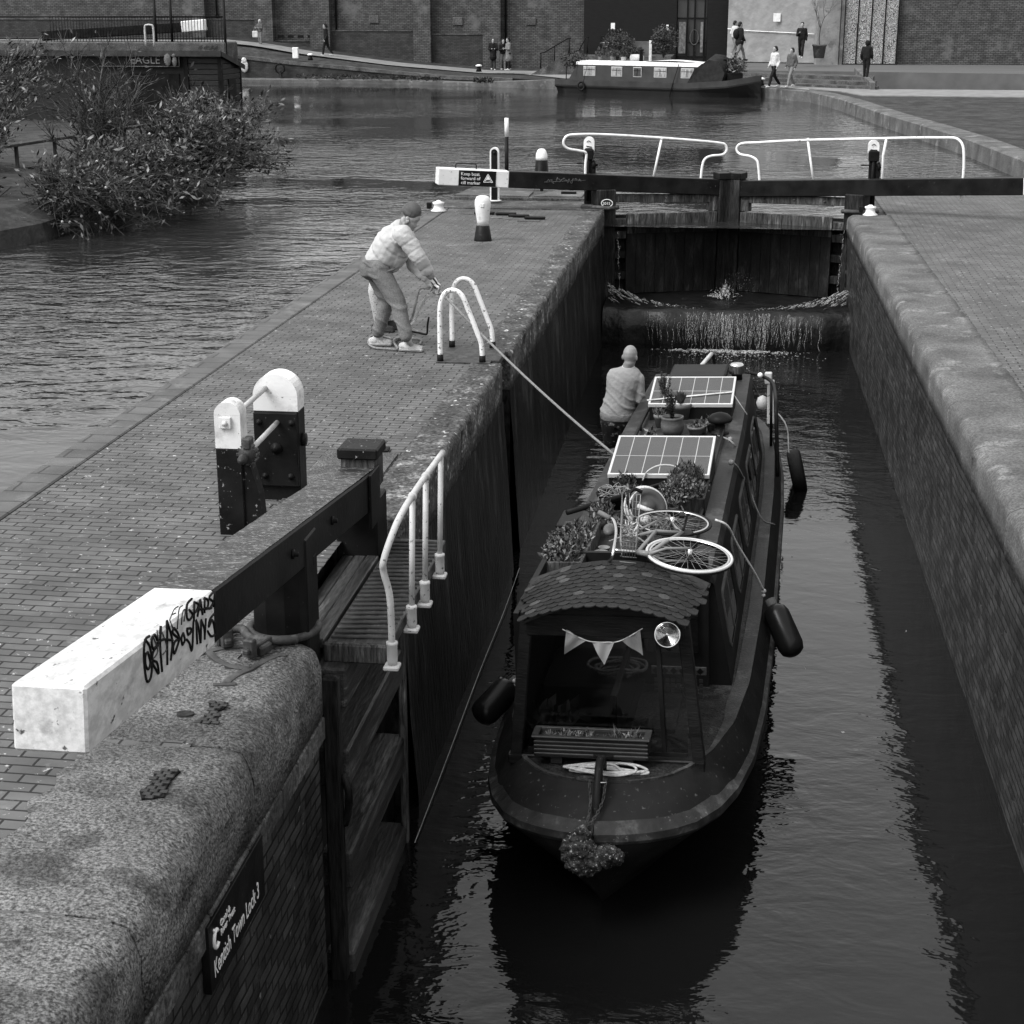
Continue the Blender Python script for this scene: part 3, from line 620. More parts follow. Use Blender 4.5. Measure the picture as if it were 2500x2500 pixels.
b = B(); b.bar((-30, 71.4, 2.5), (-23.4, 70.6, 2.88), .35, .42, .03); b.done('beam', 'black', gb)
b = B(); b.bar((-23.39, 70.6, 2.89), (-22.35, 70.5, 2.97), .36, .46, .03); b.done('white_end', 'white', gb)
b = B(); p = at(352, 60, y=66); q = at(375, 100, y=66)
b.tube(cr([(p.x, 66, q.z-.2), (p.x, 66, p.z-.1), (p.x+.1, 66, p.z), (q.x-.1, 66, p.z), (q.x, 66, p.z-.1), (q.x, 66, q.z-.2)], 4), .04, 6)
one(b, 'hoop_rail', 'rail', 'small white hoop rail beyond the shed at the top left', 'railing')
# --- black weatherboard shed with its fascia sign
sh = thing('shed', 'black weatherboarded shed with mono-pitch roof and a lettered fascia sign', 'shed', (-17, 51, .3))
shb = mat('shed_boards', .010, .55, .4, 4, .4, 12, spec=.25, stretch=(1, 1, 5)); X0, X1, YS = -26, -15.45, 51.95
b = B(); b.add([(x, y, z) for x in (X0, X1) for (y, z) in ((50, -.3), (50, 2.28), (YS, 1.88), (YS, -.3))], [(0, 1, 2, 3), (4, 5, 6, 7), (0, 1, 5, 4), (1, 2, 6, 5), (2, 3, 7, 6)]); b.done('wall', shb, sh)
b = B()
for k in range(14):
    z = .05+k*.165
    if z < 2.15: b.box(X1-1.0, X1-.06, 49.94, 49.99, z, z+.15, .01); b.box(X1+.005, X1+.05, 50.06, YS-.05 if z < 1.75 else 50.9, z, z+.15, .01)
b.done('weatherboards', shb, sh)
for bx in ((X1-1.13, X1-1.0, 49.9, 50, -.3, 2.25), (X1-.06, X1+.06, 49.9, 50.06, -.3, 2.25), (X1, X1+.07, YS-.08, YS+.02, -.3, 1.85)): b = B(); b.box(*bx); b.done('corner_post', 'black', sh)
b = B(); P = [(49.75, 2.30), (YS+.15, 1.85), (YS+.15, 1.93), (49.75, 2.39)]; b.add([(x, y, z) for x in (X0, X1+.12) for (y, z) in P], [(0, 1, 2, 3), (4, 5, 6, 7), (0, 1, 5, 4), (1, 2, 6, 5), (2, 3, 7, 6), (3, 0, 4, 7)]); b.box(X0, X1+.12, 49.70, 49.75, 2.24, 2.41)
b.bar((X1+.14, 49.75, 2.31), (X1+.14, YS+.15, 1.86), .03, .14); b.done('roof', mat('felt_roof', .03, .8, .4, 5, .4, 30), sh)
b = B(); b.box(X1+.04, X1+.08, 50.55, 51.3, .75, 1.55); b.done('window', 'iron_dark', sh)
b = B(); b.box(-18.3, -16.75, 49.94, 49.98, -.1, 1.72); b.done('door', 'black', sh)
fs_ = B(); zt, zb = at(420, 133, y=49.8).z, at(420, 162, y=49.8).z; xl, xr = -19.2, at(437, 140, y=49.8).x
fs_.box(xl, xr, 49.78, 49.86, zb, zt); sign = fs_.done('fascia_sign', 'iron_dark', sh)
b = B(); 
for (a0, a1, c0, c1) in ((xl, xr, zb, zb+.02), (xl, xr, zt-.02, zt), (xr-.02, xr, zb, zt)): b.box(a0, a1, 49.765, 49.785, c0, c1)
b.done('sign_border', 'concrete', sign)
xt = at(348, 150, y=49.7).x
text('lettering', 'EAGLE', .33, plane_T((xt-.43, 49.76, zb+.09), (1, 0, 0), (0, 0, 1)), 'concrete', sign)
b = B(); pf = at(408, 145, y=49.7); b.ball(pf, (.12, .03, .19), 8); b.ball(pf+Vector((.22, 0, -.05)), (.08, .03, .15), 8); b.ball(pf+Vector((.2, 0, .12)), (.06, .03, .06), 8); b.done('painted_figures', 'concrete', sign)
# --- timber fence / walkway handrail by the bushes
fe = thing('timber_fence', 'weathered timber rail fence running up behind the waterside bushes', 'fence', (-13, 38, .5))
b = B(); b.bar((-15.6, 34.5, .75), (-11.85, 38.0, 1.27), .16, .06, .01); b.done('rail', 'wood_plain', fe)
b = B(); b.bar((-15.6, 34.6, .2), (-12.4, 37.6, .58), .12, .12, .01); b.done('rail', 'wood_plain', fe)
for t in (.05, .22, .38, .54, .7, .84, .97):
    b = B(); x, y = -15.6+3.75*t, 34.55+3.5*t; b.bar((x, y, -.3), (x, y, .72+.52*t), .07, .07, .006, up=(0, 1, 0)); b.done('post', 'wood_plain', fe)
# bank under the bushes
b = B(); n = 24; rings = []
for i in range(n+1):
    y = 20+i*1.55; x = -11.6-abs(y-33)*.05+noise.noise(Vector((y*.35, 0, 0)))*.5
    if y < 27: x -= (27-y)*.35
    if y > 40: x -= (y-40)*.55
    rings.append([(x, y, -.6), (x-.15, y, .0), (x-.8, y, .25), (x-2.5, y, .3), (x-80, y, .3), (x-80, y, -.6)])
b.loft(rings, sm=False); struct(b.done('left_bank', 'cobble'))
# =================================================================== near lower gate, standing open in its recess
ng = thing('lock_gate', 'open lower lock gate in the foreground with graffiti-tagged balance beam and footboard', 'lock gate', (-2.45, 9.0, 0))
XF, XK = -2.38, -2.68
zb = lambda y: 1.035-(y-6.2)*.1105          # top of the beam
Ba, Bb, Bc = 5.55, 7.16, 11.0
b = B(); b.bar((-2.53, Bb, zb(Bb)-.135), (-2.53, Bc, zb(Bc)-.145), .30, .27, .012)
bo = b.done('balance_beam', 'black', ng)
b = B(); n = 60; v = []; fs = []    # worn wet upper face of the beam
for i in range(n+1):
    y = Bb+(Bc-Bb)*i/n
    for k in range(5): x = XK+.008+(XF-XK-.016)*k/4; v.append((x, y, zb(y)+.004+.003*noise.noise(Vector((x*20, y*8, 0)))))
for i in range(n):
    for k in range(4): fs.append((i*5+k, (i+1)*5+k, (i+1)*5+k+1, i*5+k+1))
b.add(v, fs, 0, True); b.done('worn_top', 'beamtop', bo)
b = B(); b.bar((-2.53, Ba, zb(Ba)-.135), (-2.53, Bb-.002, zb(Bb)-.134), .304, .276, .012)
we = b.done('white_end', 'beam_white', ng)
# graffiti strokes lie on the white front face (x = XF), drawn in (y, z) along the beam
b = B(); inkp = XF+.0045
def stroke(pts, r, mi=0):   # strokes read off the photograph, lying on the beam's front face
    P = [at(345+x/4.83, 1500+y/4.83, x=inkp+.0008*mi) for x, y in pts]; b.tube(cr(P, 5) if len(P) > 2 else P, r, 6, mi=mi)
for pts in ([(90, 250), (45, 290), (25, 400), (30, 600), (60, 780), (105, 740), (118, 560), (95, 380), (40, 290)], [(72, 440), (42, 480), (45, 590), (78, 640), (100, 560), (72, 440)], [(185, 300), (150, 235), (115, 300), (135, 400), (195, 345), (130, 450), (125, 560), (165, 640), (198, 690), (182, 570), (140, 540)],
            [(225, 130), (215, 350), (238, 670)], [(175, 340), (255, 290), (365, 300)], [(298, 70), (298, 330), (300, 590)], [(298, 70), (358, 300), (340, 540)], [(380, 155), (362, 205), (400, 250), (445, 285), (395, 310), (368, 390), (385, 455), (415, 380), (440, 290), (425, 215), (380, 155)],
            [(490, 215), (466, 275), (480, 352), (506, 295), (490, 215)], [(528, 290), (560, 330), (592, 412), (608, 80)], [(530, 175), (548, 235), (580, 195), (578, 160), (530, 165)], [(640, 60), (652, 345)], [(640, 60), (668, 150), (690, 330)], [(700, 60), (693, 335)], [(700, 60), (735, 160), (742, 290)], [(755, 40), (740, 290)],
            [(850, -10), (800, 60), (790, 140), (830, 60), (850, 130), (860, 230), (815, 250), (775, 190)], [(590, -190), (535, -120), (530, 20), (560, 60), (600, 0), (560, -60)], [(620, -150), (612, 80)], [(620, -150), (668, -120), (640, -40), (618, -30)], [(690, -180), (655, 20)], [(690, -180), (715, 0)], [(660, -60), (820, -80)],
            [(740, -200), (738, -20)], [(740, -200), (780, -170), (775, -90), (742, -80)], [(835, -260), (795, -200), (840, -150), (800, -70)], [(860, -280), (845, -90)]): stroke(pts, .0062)
for pts in ([(330, 60), (380, -60), (430, -100)], [(350, 0), (400, -20)], [(330, 60), (370, 160)], [(420, 170), (440, -60), (480, -110)], [(470, 120), (480, -20), (510, -60), (500, 80)], [(180, 180), (190, 260), (240, 560)], [(240, 200), (300, 380), (250, 470)], [(130, 240), (190, 430), (100, 560)]): stroke(pts, .003, 1)
b.done('graffiti', ['iron_dark', 'conc_dark'], we)
b = B()
for (y, z) in ((8.6, zb(8.6)-.13), (9.55, zb(9.55)-.12)): b.lathe([(.03, 0), (.03, .012), (.016, .014), (.016, .035), (.0, .037)], n=8, T=plane_T((XF, y, z), (0, 1, 0), (0, 0, 1)))
b.done('bolt', 'iron_dark', bo)
b = B(); b.box(-2.70, XF+.012, 9.02, 9.10, zb(9.0)-.30, zb(9.0)-.24, .004); b.done('strap', 'iron_dark', ng)
b = B(); b.bar((XF+.012, 10.75, zb(10.75)+.01), (XF+.012, 10.75, zb(10.75)-.38), .3, .02, .004, up=(1, 0, 0)); b.done('corner_plate', 'black', ng)
hp = B(); hp.lathe([(.185, -2.9), (.185, .63)], (-2.555, 8.98, 0), 10, sm=False); hp.box(-2.62, -2.37, 8.86, 9.12, -2.9, .64, .01); hp.done('heel_post', 'black', ng)
b = B(); b.box(-2.66, -2.36, 10.78, 11.12, -2.9, zb(11)-.2, .012); mp_ = b.done('mitre_post', 'black', ng)
b = B(); b.box(-2.63, -2.38, 10.86, 11.12, .35, .60, .01); b.done('post_head', 'wood_gate_dry', ng)
b = B(); b.box(-2.65, -2.36, 10.83, 11.14, .585, .665, .012); b.done('post_cap', 'black_worn', ng)
for z in (-.22, -.76, -1.46, -2.18):   # horizontal rails of the leaf
    b = B(); b.box(-2.62, -2.19, 9.0, 10.78, z-.26, z, .015); b.done('rail', 'wood_wet', ng)
b = B()
for k in range(9): y = 9.10+k*.186; b.box(-2.60, -2.55, y+.002, y+.184, -2.9, -.12, .004)
b.done('planking', 'wood_gate', ng)
b = B(); b.box(-2.225, -2.175, 10.72, 10.80, -2.6, -.25, .008); b.done('edge_strap', 'wood_gate_dry', ng)
b = B(); b.box(-2.32, -2.22, 8.90, 8.99, -2.6, -.25, .01); b.tube(cr([(-2.22, 8.95, -.9), (-2.18, 8.94, -1.0), (-2.19, 8.96, -1.15), (-2.22, 8.97, -1.25)], 4), .025, 8); b.done('edge_strap', 'wood_gate', ng)
b = B()
for k in range(3): x = -2.62+k*.088; b.box(x, x+.084, 9.16, 11.25, -.16, -.105+.004*k, .008)
b.done('top_plank', 'wood_wet', ng)
fb = thing_fb = B()
b = B(); b.box(-2.345, -1.955, 9.16, 11.25, -.20, -.115, .006); fbo = b.done('footboard', 'wood_wet', ng)
b = B(); y = 9.24
while y < 11.2:
    b.tube([(-2.33, y, -.112), (-2.14, y+.01, -.106), (-1.97, y+.035, -.112)], .0115, 6); y += .083
b.done('tread_batten', 'wood_plain', fbo)
b = B(); b.box(-2.35, -1.95, 9.10, 9.155, -.225, -.10, .012); b.done('end_board', 'wood_gate_dry', fbo)
# handrail
HY = [9.03, 9.66, 10.13, 10.71]
b = B(); b.tube(cr([(-1.905, 9.03, -.10), (-1.905, 9.0, .25), (-1.935, 8.98, .42), (-1.93, 8.97, .5), (-1.90, 9.08, .62), (-1.9, 9.35, .66), (-1.9, 9.9, .675), (-1.9, 10.86, .655)], 6), .021, 10)
for y in HY[1:]: b.tube([(-1.905, y, -.10), (-1.9, y+.07, .665)], .019, 10)
hr = b.done('handrail', 'rail', ng)
for i, y in enumerate(HY):
    b = B(); c = (-1.905, y, -.19); b.lathe([(.028, 0), (.033, .03), (.033, .13), (.036, .135), (.036, .15), (.022, .155)], c, 12); b.box(-1.955, -1.86, y-.05, y+.05, -.215, -.185, .008); b.done('rail_socket', 'rail', hr)
for y in (9.73, 10.2): b = B(); b.ball((-1.9, y, .667), (.031, .031, .031), 10); b.done('rail_joint', 'rail', hr)
# collar iron and anchor straps let into the stone
b = B()
b.tube([(-2.555+.205*math.cos(R(a)), 8.98+.205*math.sin(R(a)), .04) for a in range(0, 360, 20)], .026, 8, closed=True)
for (x, y, a) in ((-2.86, 8.75, .5), (-2.6, 8.62, -.3)):
    T = Matrix.Translation((x, y, .04)) @ Matrix.Rotation(a, 4, 'Z'); b.box(-.05, .05, -.06, .06, -.02, .035, .01, T=T); b.box(-.02, .02, -.16, .1, .02, .05, .006, T=T); b.box(-.035, .035, -.13, -.08, -.01, .10, .008, T=T)
b.tube(cr([(-2.95, 8.85, .04), (-2.8, 8.9, .05), (-2.7, 8.76, .05), (-2.55, 8.72, .06), (-2.42, 8.78, .05)], 5), .028, 8)
b.done('collar', 'iron', ng)
b = B(); Q = lambda x, y: at(345+x/4.83, 1500+y/4.83, z=.018)
for pts, ww in (([(1200, 372), (980, 392), (780, 430), (520, 470)], .042), ([(790, 435), (850, 500), (950, 565), (1100, 620), (1290, 630)], .042), ([(1290, 630), (1420, 560), (1600, 480), (1700, 470)], .042), ([(1290, 630), (1150, 690), (1040, 760), (985, 815)], .045), ([(840, 825), (1110, 815)], .035), ([(1180, 470), (1130, 520)], .002)):
    P = cr([Q(x, y) for x, y in pts], 5) if len(pts) > 2 else [Q(*p) for p in pts]
    rings = []
    for i, p in enumerate(P):
        d = (P[min(i+1, len(P)-1)]-P[max(i-1, 0)]).normalized(); n_ = Vector((-d.y, d.x, 0))*ww/2; u = Vector((0, 0, .006)); rings.append([p-n_-u*2, p-n_+u*.6, p-n_*.5+u, p+n_*.5+u, p+n_+u*.6, p+n_-u*2])
    b.loft(rings, True, True)
b.done('anchor_strap', mat('strap_iron', .045, .6, .35, 9, .5, 30, patch=(.07, .54), psc=6), ng)
b = B(); b.bar((-3.05, 4.62, .035), (-2.78, 5.0, .03), .05, .06, .006); one(b, 'iron_bar', 'iron', 'short flat iron bar set on the granite at the lower left edge', 'bar')
# debris line and name board
nb = thing('name_board', 'black lock name board with white lettering fixed along the brick wall', 'sign', (-2.3, 5.5, -.55))
pa, pb = at(505, 2283, x=-2.29), at(624, 2090, x=-2.29); y0, y1 = pa.y, pb.y
b = B(); b.box(-2.318, -2.278, y0-.02, y1+.09, -.86, -.50, .003); b.done('board', 'black', nb)
Tn = plane_T((-2.276, y0+.03, -.80), (0, 1, 0), (0, 0, 1))
tm = text_mesh('Kentish Town Lock 3', .118, .001); wdt = max(v.co.x for v in tm.vertices)
tm.transform(Matrix.Diagonal(((y1-y0)*.93/wdt, 1.12, 1, 1))); tm.transform(Tn); tm.materials.clear(); tm.materials.append(M['white']); link('lettering', tm, nb)
text('lettering', 'Canal &\nRiver Trust', .05, plane_T((-2.276, y0+.155, -.60), (0, 1, 0), (0, 0, 1)), 'white', nb)
b = B(); b.tube([(-2.276, y0+.08+.036*math.cos(a/8*math.pi), -.615+.045*math.sin(a/8*math.pi)) for a in range(2, 15)], .011, 6); b.tube(cr([(-2.276, y0+.045, -.62), (-2.276, y0+.06, -.58), (-2.276, y0+.05, -.55)], 3), .007, 6); b.done('emblem', 'white', nb)
# =================================================================== ground paddle gear by the near gate
pg = thing('paddle_gear', 'tall black paddle gear posts with white rounded tops joined by two white rods', 'paddle gear', (-3.35, 11.2, 0))
def round_post(b, x0, x1, y0, y1, z0, z1, zs, mi_lo=0, mi_hi=1, flat=True):
    """post with half-round head, split at zs between black and white"""
    r = (x1-x0)/2; cx = (x0+x1)/2; zc = z1-r
    b.box(x0, x1, y0, y1, z0, min(zs, zc), .008, mi_lo)
    if zs < zc: b.box(x0+.001, x1-.001, y0+.001, y1-.001, zs, zc+.001, .0, mi_hi)
    poly = [(cx+r*math.cos(R(a)), zc+r*math.sin(R(a))) for a in range(0, 181, 12)]
    b.prism(poly, y0+.001, y1-.001, mi=mi_hi)
b = B(); round_post(b, -3.50, -3.155, 11.72, 11.92, -.02, .985, .70, 0, 1); mpst = b.done('main_post', ['black', 'white_chip'], pg)
b = B(); b.box(-3.495, -3.16, 11.69, 11.725, .12, .69, .004)
for (x, z) in ((-3.45, .62), (-3.2, .62), (-3.42, .2), (-3.22, .2)): b.lathe([(.025, 0), (.025, .01), (.014, .012), (.014, .03), (0, .031)], n=8, T=plane_T((x, 11.69, z), (1, 0, 0), (0, 0, 1)) )
b.lathe([(.045, 0), (.045, .012), (.025, .02), (.02, .035), (0, .036)], n=12, T=plane_T((-3.325, 11.69, .42), (1, 0, 0), (0, 0, 1))); b.done('front_plate', 'black', mpst)
b = B(); b.lathe([(.05, 0), (.05, .03), (0, .032)], n=14, T=plane_T((-3.155, 11.82, .46), (0, 1, 0), (0, 0, 1))); b.done('side_boss', 'black', mpst)
b = B(); round_post(b, -3.52, -3.33, 10.82, 10.98, -.02, .975, .64, 0, 1)
b.prism([(-3.33, .60), (-3.28, .52), (-3.22, .30), (-3.20, 0), (-3.33, 0)], 10.84, 10.96, mi=0); sp_ = b.done('small_post', ['black_worn', 'white_chip'], pg)
b = B(); b.box(-3.475, -3.395, 10.795, 10.822, .79, .87, .003); b.lathe([(.02, 0), (.02, .02), (0, .021)], n=6, T=plane_T((-3.435, 10.795, .83), (1, 0, 0), (0, 0, 1))); b.done('bolt_plate', 'white_chip', sp_)
b = B(); b.tube([(-3.38, 10.9, .875), (-3.40, 11.74, .875)], .020, 12); b.tube([(-3.30, 10.86, .60), (-3.31, 11.70, .62)], .020, 12); b.done('rod', 'rail', pg)
b = B(); b.lathe([(.065, -.03), (.065, .03)], n=14, T=plane_T((-3.29, 10.84, .60), (1, 0, 0), (0, 0, 1))); b.ball((-3.31, 10.78, .58), (.035, .09, .035), 10); b.box(-3.32, -3.26, 10.80, 10.9, .64, .72, .01); b.box(-3.33, -3.27, 10.86, 10.96, .45, .56, .012)
for a in range(12): b.box(.06, .078, -.012, .012, -.03, .03, .003, T=plane_T((-3.29, 10.84, .60), (1, 0, 0), (0, 0, 1)) @ Matrix.Rotation(R(30*a), 4, 'Z'))
b.done('ratchet', 'iron', sp_)
b = B(); slab(b, [(-3.3, 10.3), (-3.3, 11.24), (-2.82, 11.24), (-2.82, 10.3)], -.4, .018); struct(b.done('stone_slab', 'granite'))
b = B(); b.box(-2.98, -2.78, 13.17, 13.3, .004, .03, .006); one(b, 'iron_plate', 'iron_dark', 'small black iron plate on the paving by the coping beside the gate post', 'plate')
# =================================================================== ladder hoops
lh = thing('ladder_hoops', 'pair of chipped white hoops with black feet over the wall ladder', 'ladder rail', (-2.78, 17.3, 0))
for yy in (16.95, 17.72):
    xa = -2.98; dz = 0
    P = [(xa, yy, .02), (xa, yy, .45), (xa+.01, yy, .62), (xa+.06, yy, .74), (xa+.15, yy, .775), (xa+.24, yy, .72), (xa+.31, yy, .56), (xa+.40, yy, .33), (xa+.445, yy, .2), (xa+.455, yy, .02)]
    b = B(); b.tube(cr(P, 5), .027, 12); h = b.done('hoop', 'hoop_paint', lh)
    for x in (P[0][0], P[-1][0]):
        b = B(); b.lathe([(.036, -.01), (.034, .085)], (x, yy, 0), 12); b.done('foot_sleeve', 'iron_dark', h)
b = B(); b.box(-3.02, -2.44, 16.9, 17.78, .004, .014, .003); b.done('base_plate', 'iron', lh)
# =================================================================== bollards
def bulb_bollard(px, py, y, hgt, label, black=.3, r=.105):
    p = at(px, py, z=0) if y is None else at(px, py, y=y); s = hgt/.92
    t = thing('bollard', label, 'bollard', (p.x, p.y, 0))
    b = B(); b.lathe([(.19*s, 0), (.185*s, .02*s), (.14*s, .30*s), (.125*s, .31*s)], (p.x, p.y, 0), 20); b.done('base', 'black', t)
    b = B(); b.lathe([(.12*s, .31*s), (.125*s, .42*s), (.155*s, .6*s), (.17*s, .74*s), (.165*s, .82*s), (.13*s, .90*s), (.08*s, .92*s), (0, .925*s)], (p.x, p.y, 0), 22); b.box(p.x-.02, p.x+.04, p.y-.18*s, p.y-.15*s, .70*s, .78*s, .008); b.done('head', 'white_chip', t)
bulb_bollard(1178, 586, None, .72, 'white bulb-headed bollard with black base standing in the brick paving')
t = thing('bollard', 'white dome-topped black bollard half hidden behind the balance beam', 'bollard', at(1321, 448, z=.06))
p = at(1321, 448, z=.06); b = B(); b.lathe([(.2, 0), (.16, .1), (.13, .5)], p, 16); b.done('base', 'black', t); b = B(); b.lathe([(.13, .5), (.125, .56), (.12, .62), (.09, .70), (.05, .73), (0, .735)], p, 16); b.done('head', 'white', t)
def capstan(p, s, label):
    t = thing('mooring_capstan', label, 'mooring post', p, 'white mooring capstans by the upper gates'); b = B()
    b.lathe([(.22*s, 0), (.22*s, .02*s), (.15*s, .08*s), (.13*s, .17*s), (.17*s, .22*s), (.165*s, .25*s), (.08*s, .27*s), (.05*s, .30*s), (0, .31*s)], p, 20); b.done('drum', 'white_chip', t)
    b = B(); b.box(p[0]-.33*s, p[0]-.2*s, p[1]-.05, p[1]+.05, .06, .17, .01); b.done('lug', 'iron_dark', t)
capstan((-5.33, 30.35, .012), .66, 'squat white mooring capstan at the pond edge above the crouching hauler')
capstan((2.58, 30.75, .012), .62, 'small white mooring capstan on the right lockside near the gate post')
# tall striped mooring post, slotted paddle post
p = at(1236, 452, z=.06); t = thing('striped_post', 'tall thin black post with white upper end behind the balance beam', 'post', p)
zt = at(1236, 287, y=p.y).z; zm = at(1236, 333, y=p.y).z
b = B(); b.lathe([(.042, 0), (.042, zm-p.z)], p, 12); b.done('shaft', 'black', t); b = B(); b.lathe([(.044, zm-p.z), (.044, zt-p.z), (0, zt-p.z+.004)], p, 12); b.done('white_tip', 'white', t)
p = at(1206, 488, z=.06); zt = at(1206, 359, y=p.y).z
t = thing('guide_post', 'upright black iron channel post with rounded white edges in front of the pond', 'post', p)
b = B(); rr = .088; poly = [(p.x+rr*math.cos(R(a)), zt-rr+rr*math.sin(R(a))) for a in range(0, 181, 15)]+[(p.x-rr, p.z), (p.x+rr, p.z)]
b.prism(poly, p.y, p.y+.12); b.done('channel', 'white', t)
b = B(); rr = .058; poly = [(p.x+rr*math.cos(R(a)), zt-.03-rr+rr*math.sin(R(a))) for a in range(0, 181, 15)]+[(p.x-rr, p.z), (p.x+rr, p.z)]
b.prism(poly, p.y-.02, p.y+.02); b.lathe([(.03, 0), (.03, .02)], n=8, T=plane_T((p.x, p.y-.02, zt-.1), (1, 0, 0), (0, 0, 1))); b.done('face', 'black', t)
b = B(); b.lathe([(.15, 0), (.12, .006), (0, .007)], p, 14); b.done('paint_spill', 'white_chip', t)
# heel grips in the paving
for i, (px, py) in enumerate(((1160, 522), (1212, 524), (1243, 529), (1282, 534))):
    p = at(px, py, z=0); b = B(); b.box(p.x-.02, p.x+.36, p.y-.07, p.y+.05, .006, .05, .015)
    one(b, 'heel_grip', 'iron_dark', ['dark raised heel grip partly behind the white bulb bollard', 'dark raised heel grip just right of the white bulb bollard', 'dark raised heel grip second from the right in its row', 'dark raised heel grip rightmost in its row near the coping'][i], 'heel grip', 'raised heel grips let into the paving')
for i, (px, py) in enumerate(((1225, 531), (1255, 535), (1290, 539), (1150, 521))):
    p = at(px, py, z=0); b = B(); b.box(p.x-.2, p.x+.2, p.y-.10, p.y+.08, .002, .010, .002); struct(b.done('paving_slab', 'concrete'))
# =================================================================== upper mitre gates
def upper_gate(sg, label):
    """sg=-1 left leaf, +1 right leaf; heel at x=sg*2.3"""
    hx, hy, mx, my = (-2.33, 31.35, .022, 32.2) if sg < 0 else (2.38, 31.3, .028, 32.2)
    g = thing('lock_gate', label, 'lock gate', (hx, hy, 0), 'closed upper lock gates')
    H = Vector((hx, hy, 0)); Mi = Vector((mx, my, 0)); d = (Mi-H).normalized(); nrm = Vector((d.y, -d.x, 0)) 
    if nrm.y > 0: nrm = -nrm
    P = lambda t, z, o=0: H+d*t+nrm*o+Vector((0, 0, z)); L = (Mi-H).length; T0 = -(3.2 if sg < 0 else 4.2)
    ztop = lambda t: .62-.055*t+ (.0 if sg < 0 else -.02)
    # solve beam heights
    b = B(); e0 = T0+(1.33 if sg < 0 else 1.2); b.bar(P(e0, ztop(e0)-.14), P(L-.13, ztop(L)-.14), .30, .30, .012); bm_ = b.done('balance_beam', 'black', g)
    b = B(); b.bar(P(T0, ztop(T0)-.13), P(e0-.003, ztop(e0)-.14), .304, .305, .012); we = b.done('white_end', 'white_chip', g)
    b = B(); b.bar(P(.2, .18), P(L-.15, .13 if sg < 0 else .13), .16, .15, .01); 
    for t in (.6, 1.2, 1.8): b.lathe([(.02, 0), (.02, .02), (0, .021)], n=8, T=Matrix.Translation(P(t, .17, .081)) @ Matrix.Rotation(R(90), 4, 'X'))
    b.done('middle_rail', 'wood_gate_dry', g)
    b = B(); b.box(-.19, .19, -.19, .19, -1.9, ztop(0)-.26, .02, T=Matrix.Translation(H) @ Matrix.Rotation(math.atan2(d.y, d.x), 4, 'Z')); b.done('heel_post', 'wood_gate', g)
    Tm = Matrix.Translation(P(L-.15, 0)) @ Matrix.Rotation(math.atan2(d.y, d.x), 4, 'Z')
    b = B(); b.box(-.11, .145, -.17, .17, -1.9, .50, .010, T=Tm); b.done('mitre_post', 'wood_gate', g)
    b = B(); b.box(-.13, .14, -.19, .18, .50, .62, .01, T=Tm); b.done('post_cap', 'black', g)
    b = B(); b.box(-.28, -.10, -.08, .10, -.1, .12, .01, T=Tm); b.done('stub_post', 'wood_gate_dry', g)
    # planking with a paler band above the wet line
    b = B(); n = 9; 
    for k in range(n):
        t0, t1 = .42+(L-.75)*k/n, .42+(L-.75)*(k+1)/n-.003
        if k == n-1: t1 = L-.28
        b.bar(P((t0+t1)/2, -.11, .10), P((t0+t1)/2, -.475, .10), t1-t0, .07, .004, 0, up=nrm)
        b.bar(P((t0+t1)/2, -.477, .10), P((t0+t1)/2, -1.62, .10), t1-t0, .068, .004, 1, up=nrm)
    b.done('planking', ['wood_gate_dry', mat('wet_plank', .010, .4, .5, 3, .5, 14, spec=.12, stretch=(2, 2, .6), patch=(.022, .54), psc=3, grain=(22, .6, 1.5))], g)
    for (z, m_) in ((-.20, 'wood_gate_dry'), (-.42, 'wood_gate_dry'), (-.80, 'wood_gate'), (-1.2, 'wood_gate'), (-1.66, 'wood_gate'), (-1.80, 'wood_gate')):
        b = B(); b.bar(P(.1, z-.08), P(L-.25, z-.08), .2, .15, .01); b.done('rail', m_, g)
    b = B(); b.bar(P(.1, -1.0, -.12), P(L-.2, -1.0, -.12), .03, 1.7); b.done('back_boards', 'wood_gate', g)
    # handrail
    R0 = [(-.40, 1.36), (-.62, 1.33), (-.70, 1.20), (-.60, 1.09), (-.42, 1.05), (-.33, .98), (-.31, .8), (-.33, .3)]
    za = lambda t: (1.36-.065*t) 
    if sg < 0:
        pts = [P(-.37, .33), P(-.37, .80), P(-.36, 1.02), P(-.48, 1.07), P(-.72, 1.12), P(-.80, 1.22), P(-.74, 1.34), P(-.55, 1.37), P(0, 1.36), P(1.0, 1.29), P(1.8, 1.22), P(L-.09-.15, 1.17), P(L-.09-.03, 1.13), P(L-.09, 1.03), P(L-.09-.08, .95), P(L-.09-.3, .93), P(L-.09-.43, .87), P(L-.09-.48, .72), P(L-.09-.50, .45)]
    else:
        pts = [P(-1.9, .3), P(-1.9, 1.0), P(-1.8, 1.36), P(-1.4, 1.4), P(0, 1.33), P(1.2, 1.26), P(L-.09-.4, 1.19), P(L-.09-.15, 1.17), P(L-.09-.04, 1.12), P(L-.09-.02, 1.03), P(L-.09-.1, .96), P(L-.09-.3, .93), P(L-.09-.43, .86), P(L-.09-.47, .72), P(L-.09-.51, .42)]
    b = B(); b.tube(cr(pts, 6), .024, 10)
    ts = 1.05 if sg < 0 else .95; b.tube([P(ts-.1, ztop(ts)-.1), P(ts+.06, za(ts) - (.02 if sg < 0 else .05))], .022, 10); b.ball(P(ts+.06, za(ts)-.02), .035, 8)
    if sg > 0: b.tube([P(-.45, .35), P(-.43, 1.05), P(-.47, 1.36)], .024, 10)
    b.done('handrail', 'white', g)
    return g, P, ztop, L, bm_, we, T0, e0, nrm, d
gl = upper_gate(-1, 'left leaf of the closed upper gates with white-ended beam and cill marker sign')
gr = upper_gate(1, 'right leaf of the closed upper gates with long black beam running off right')
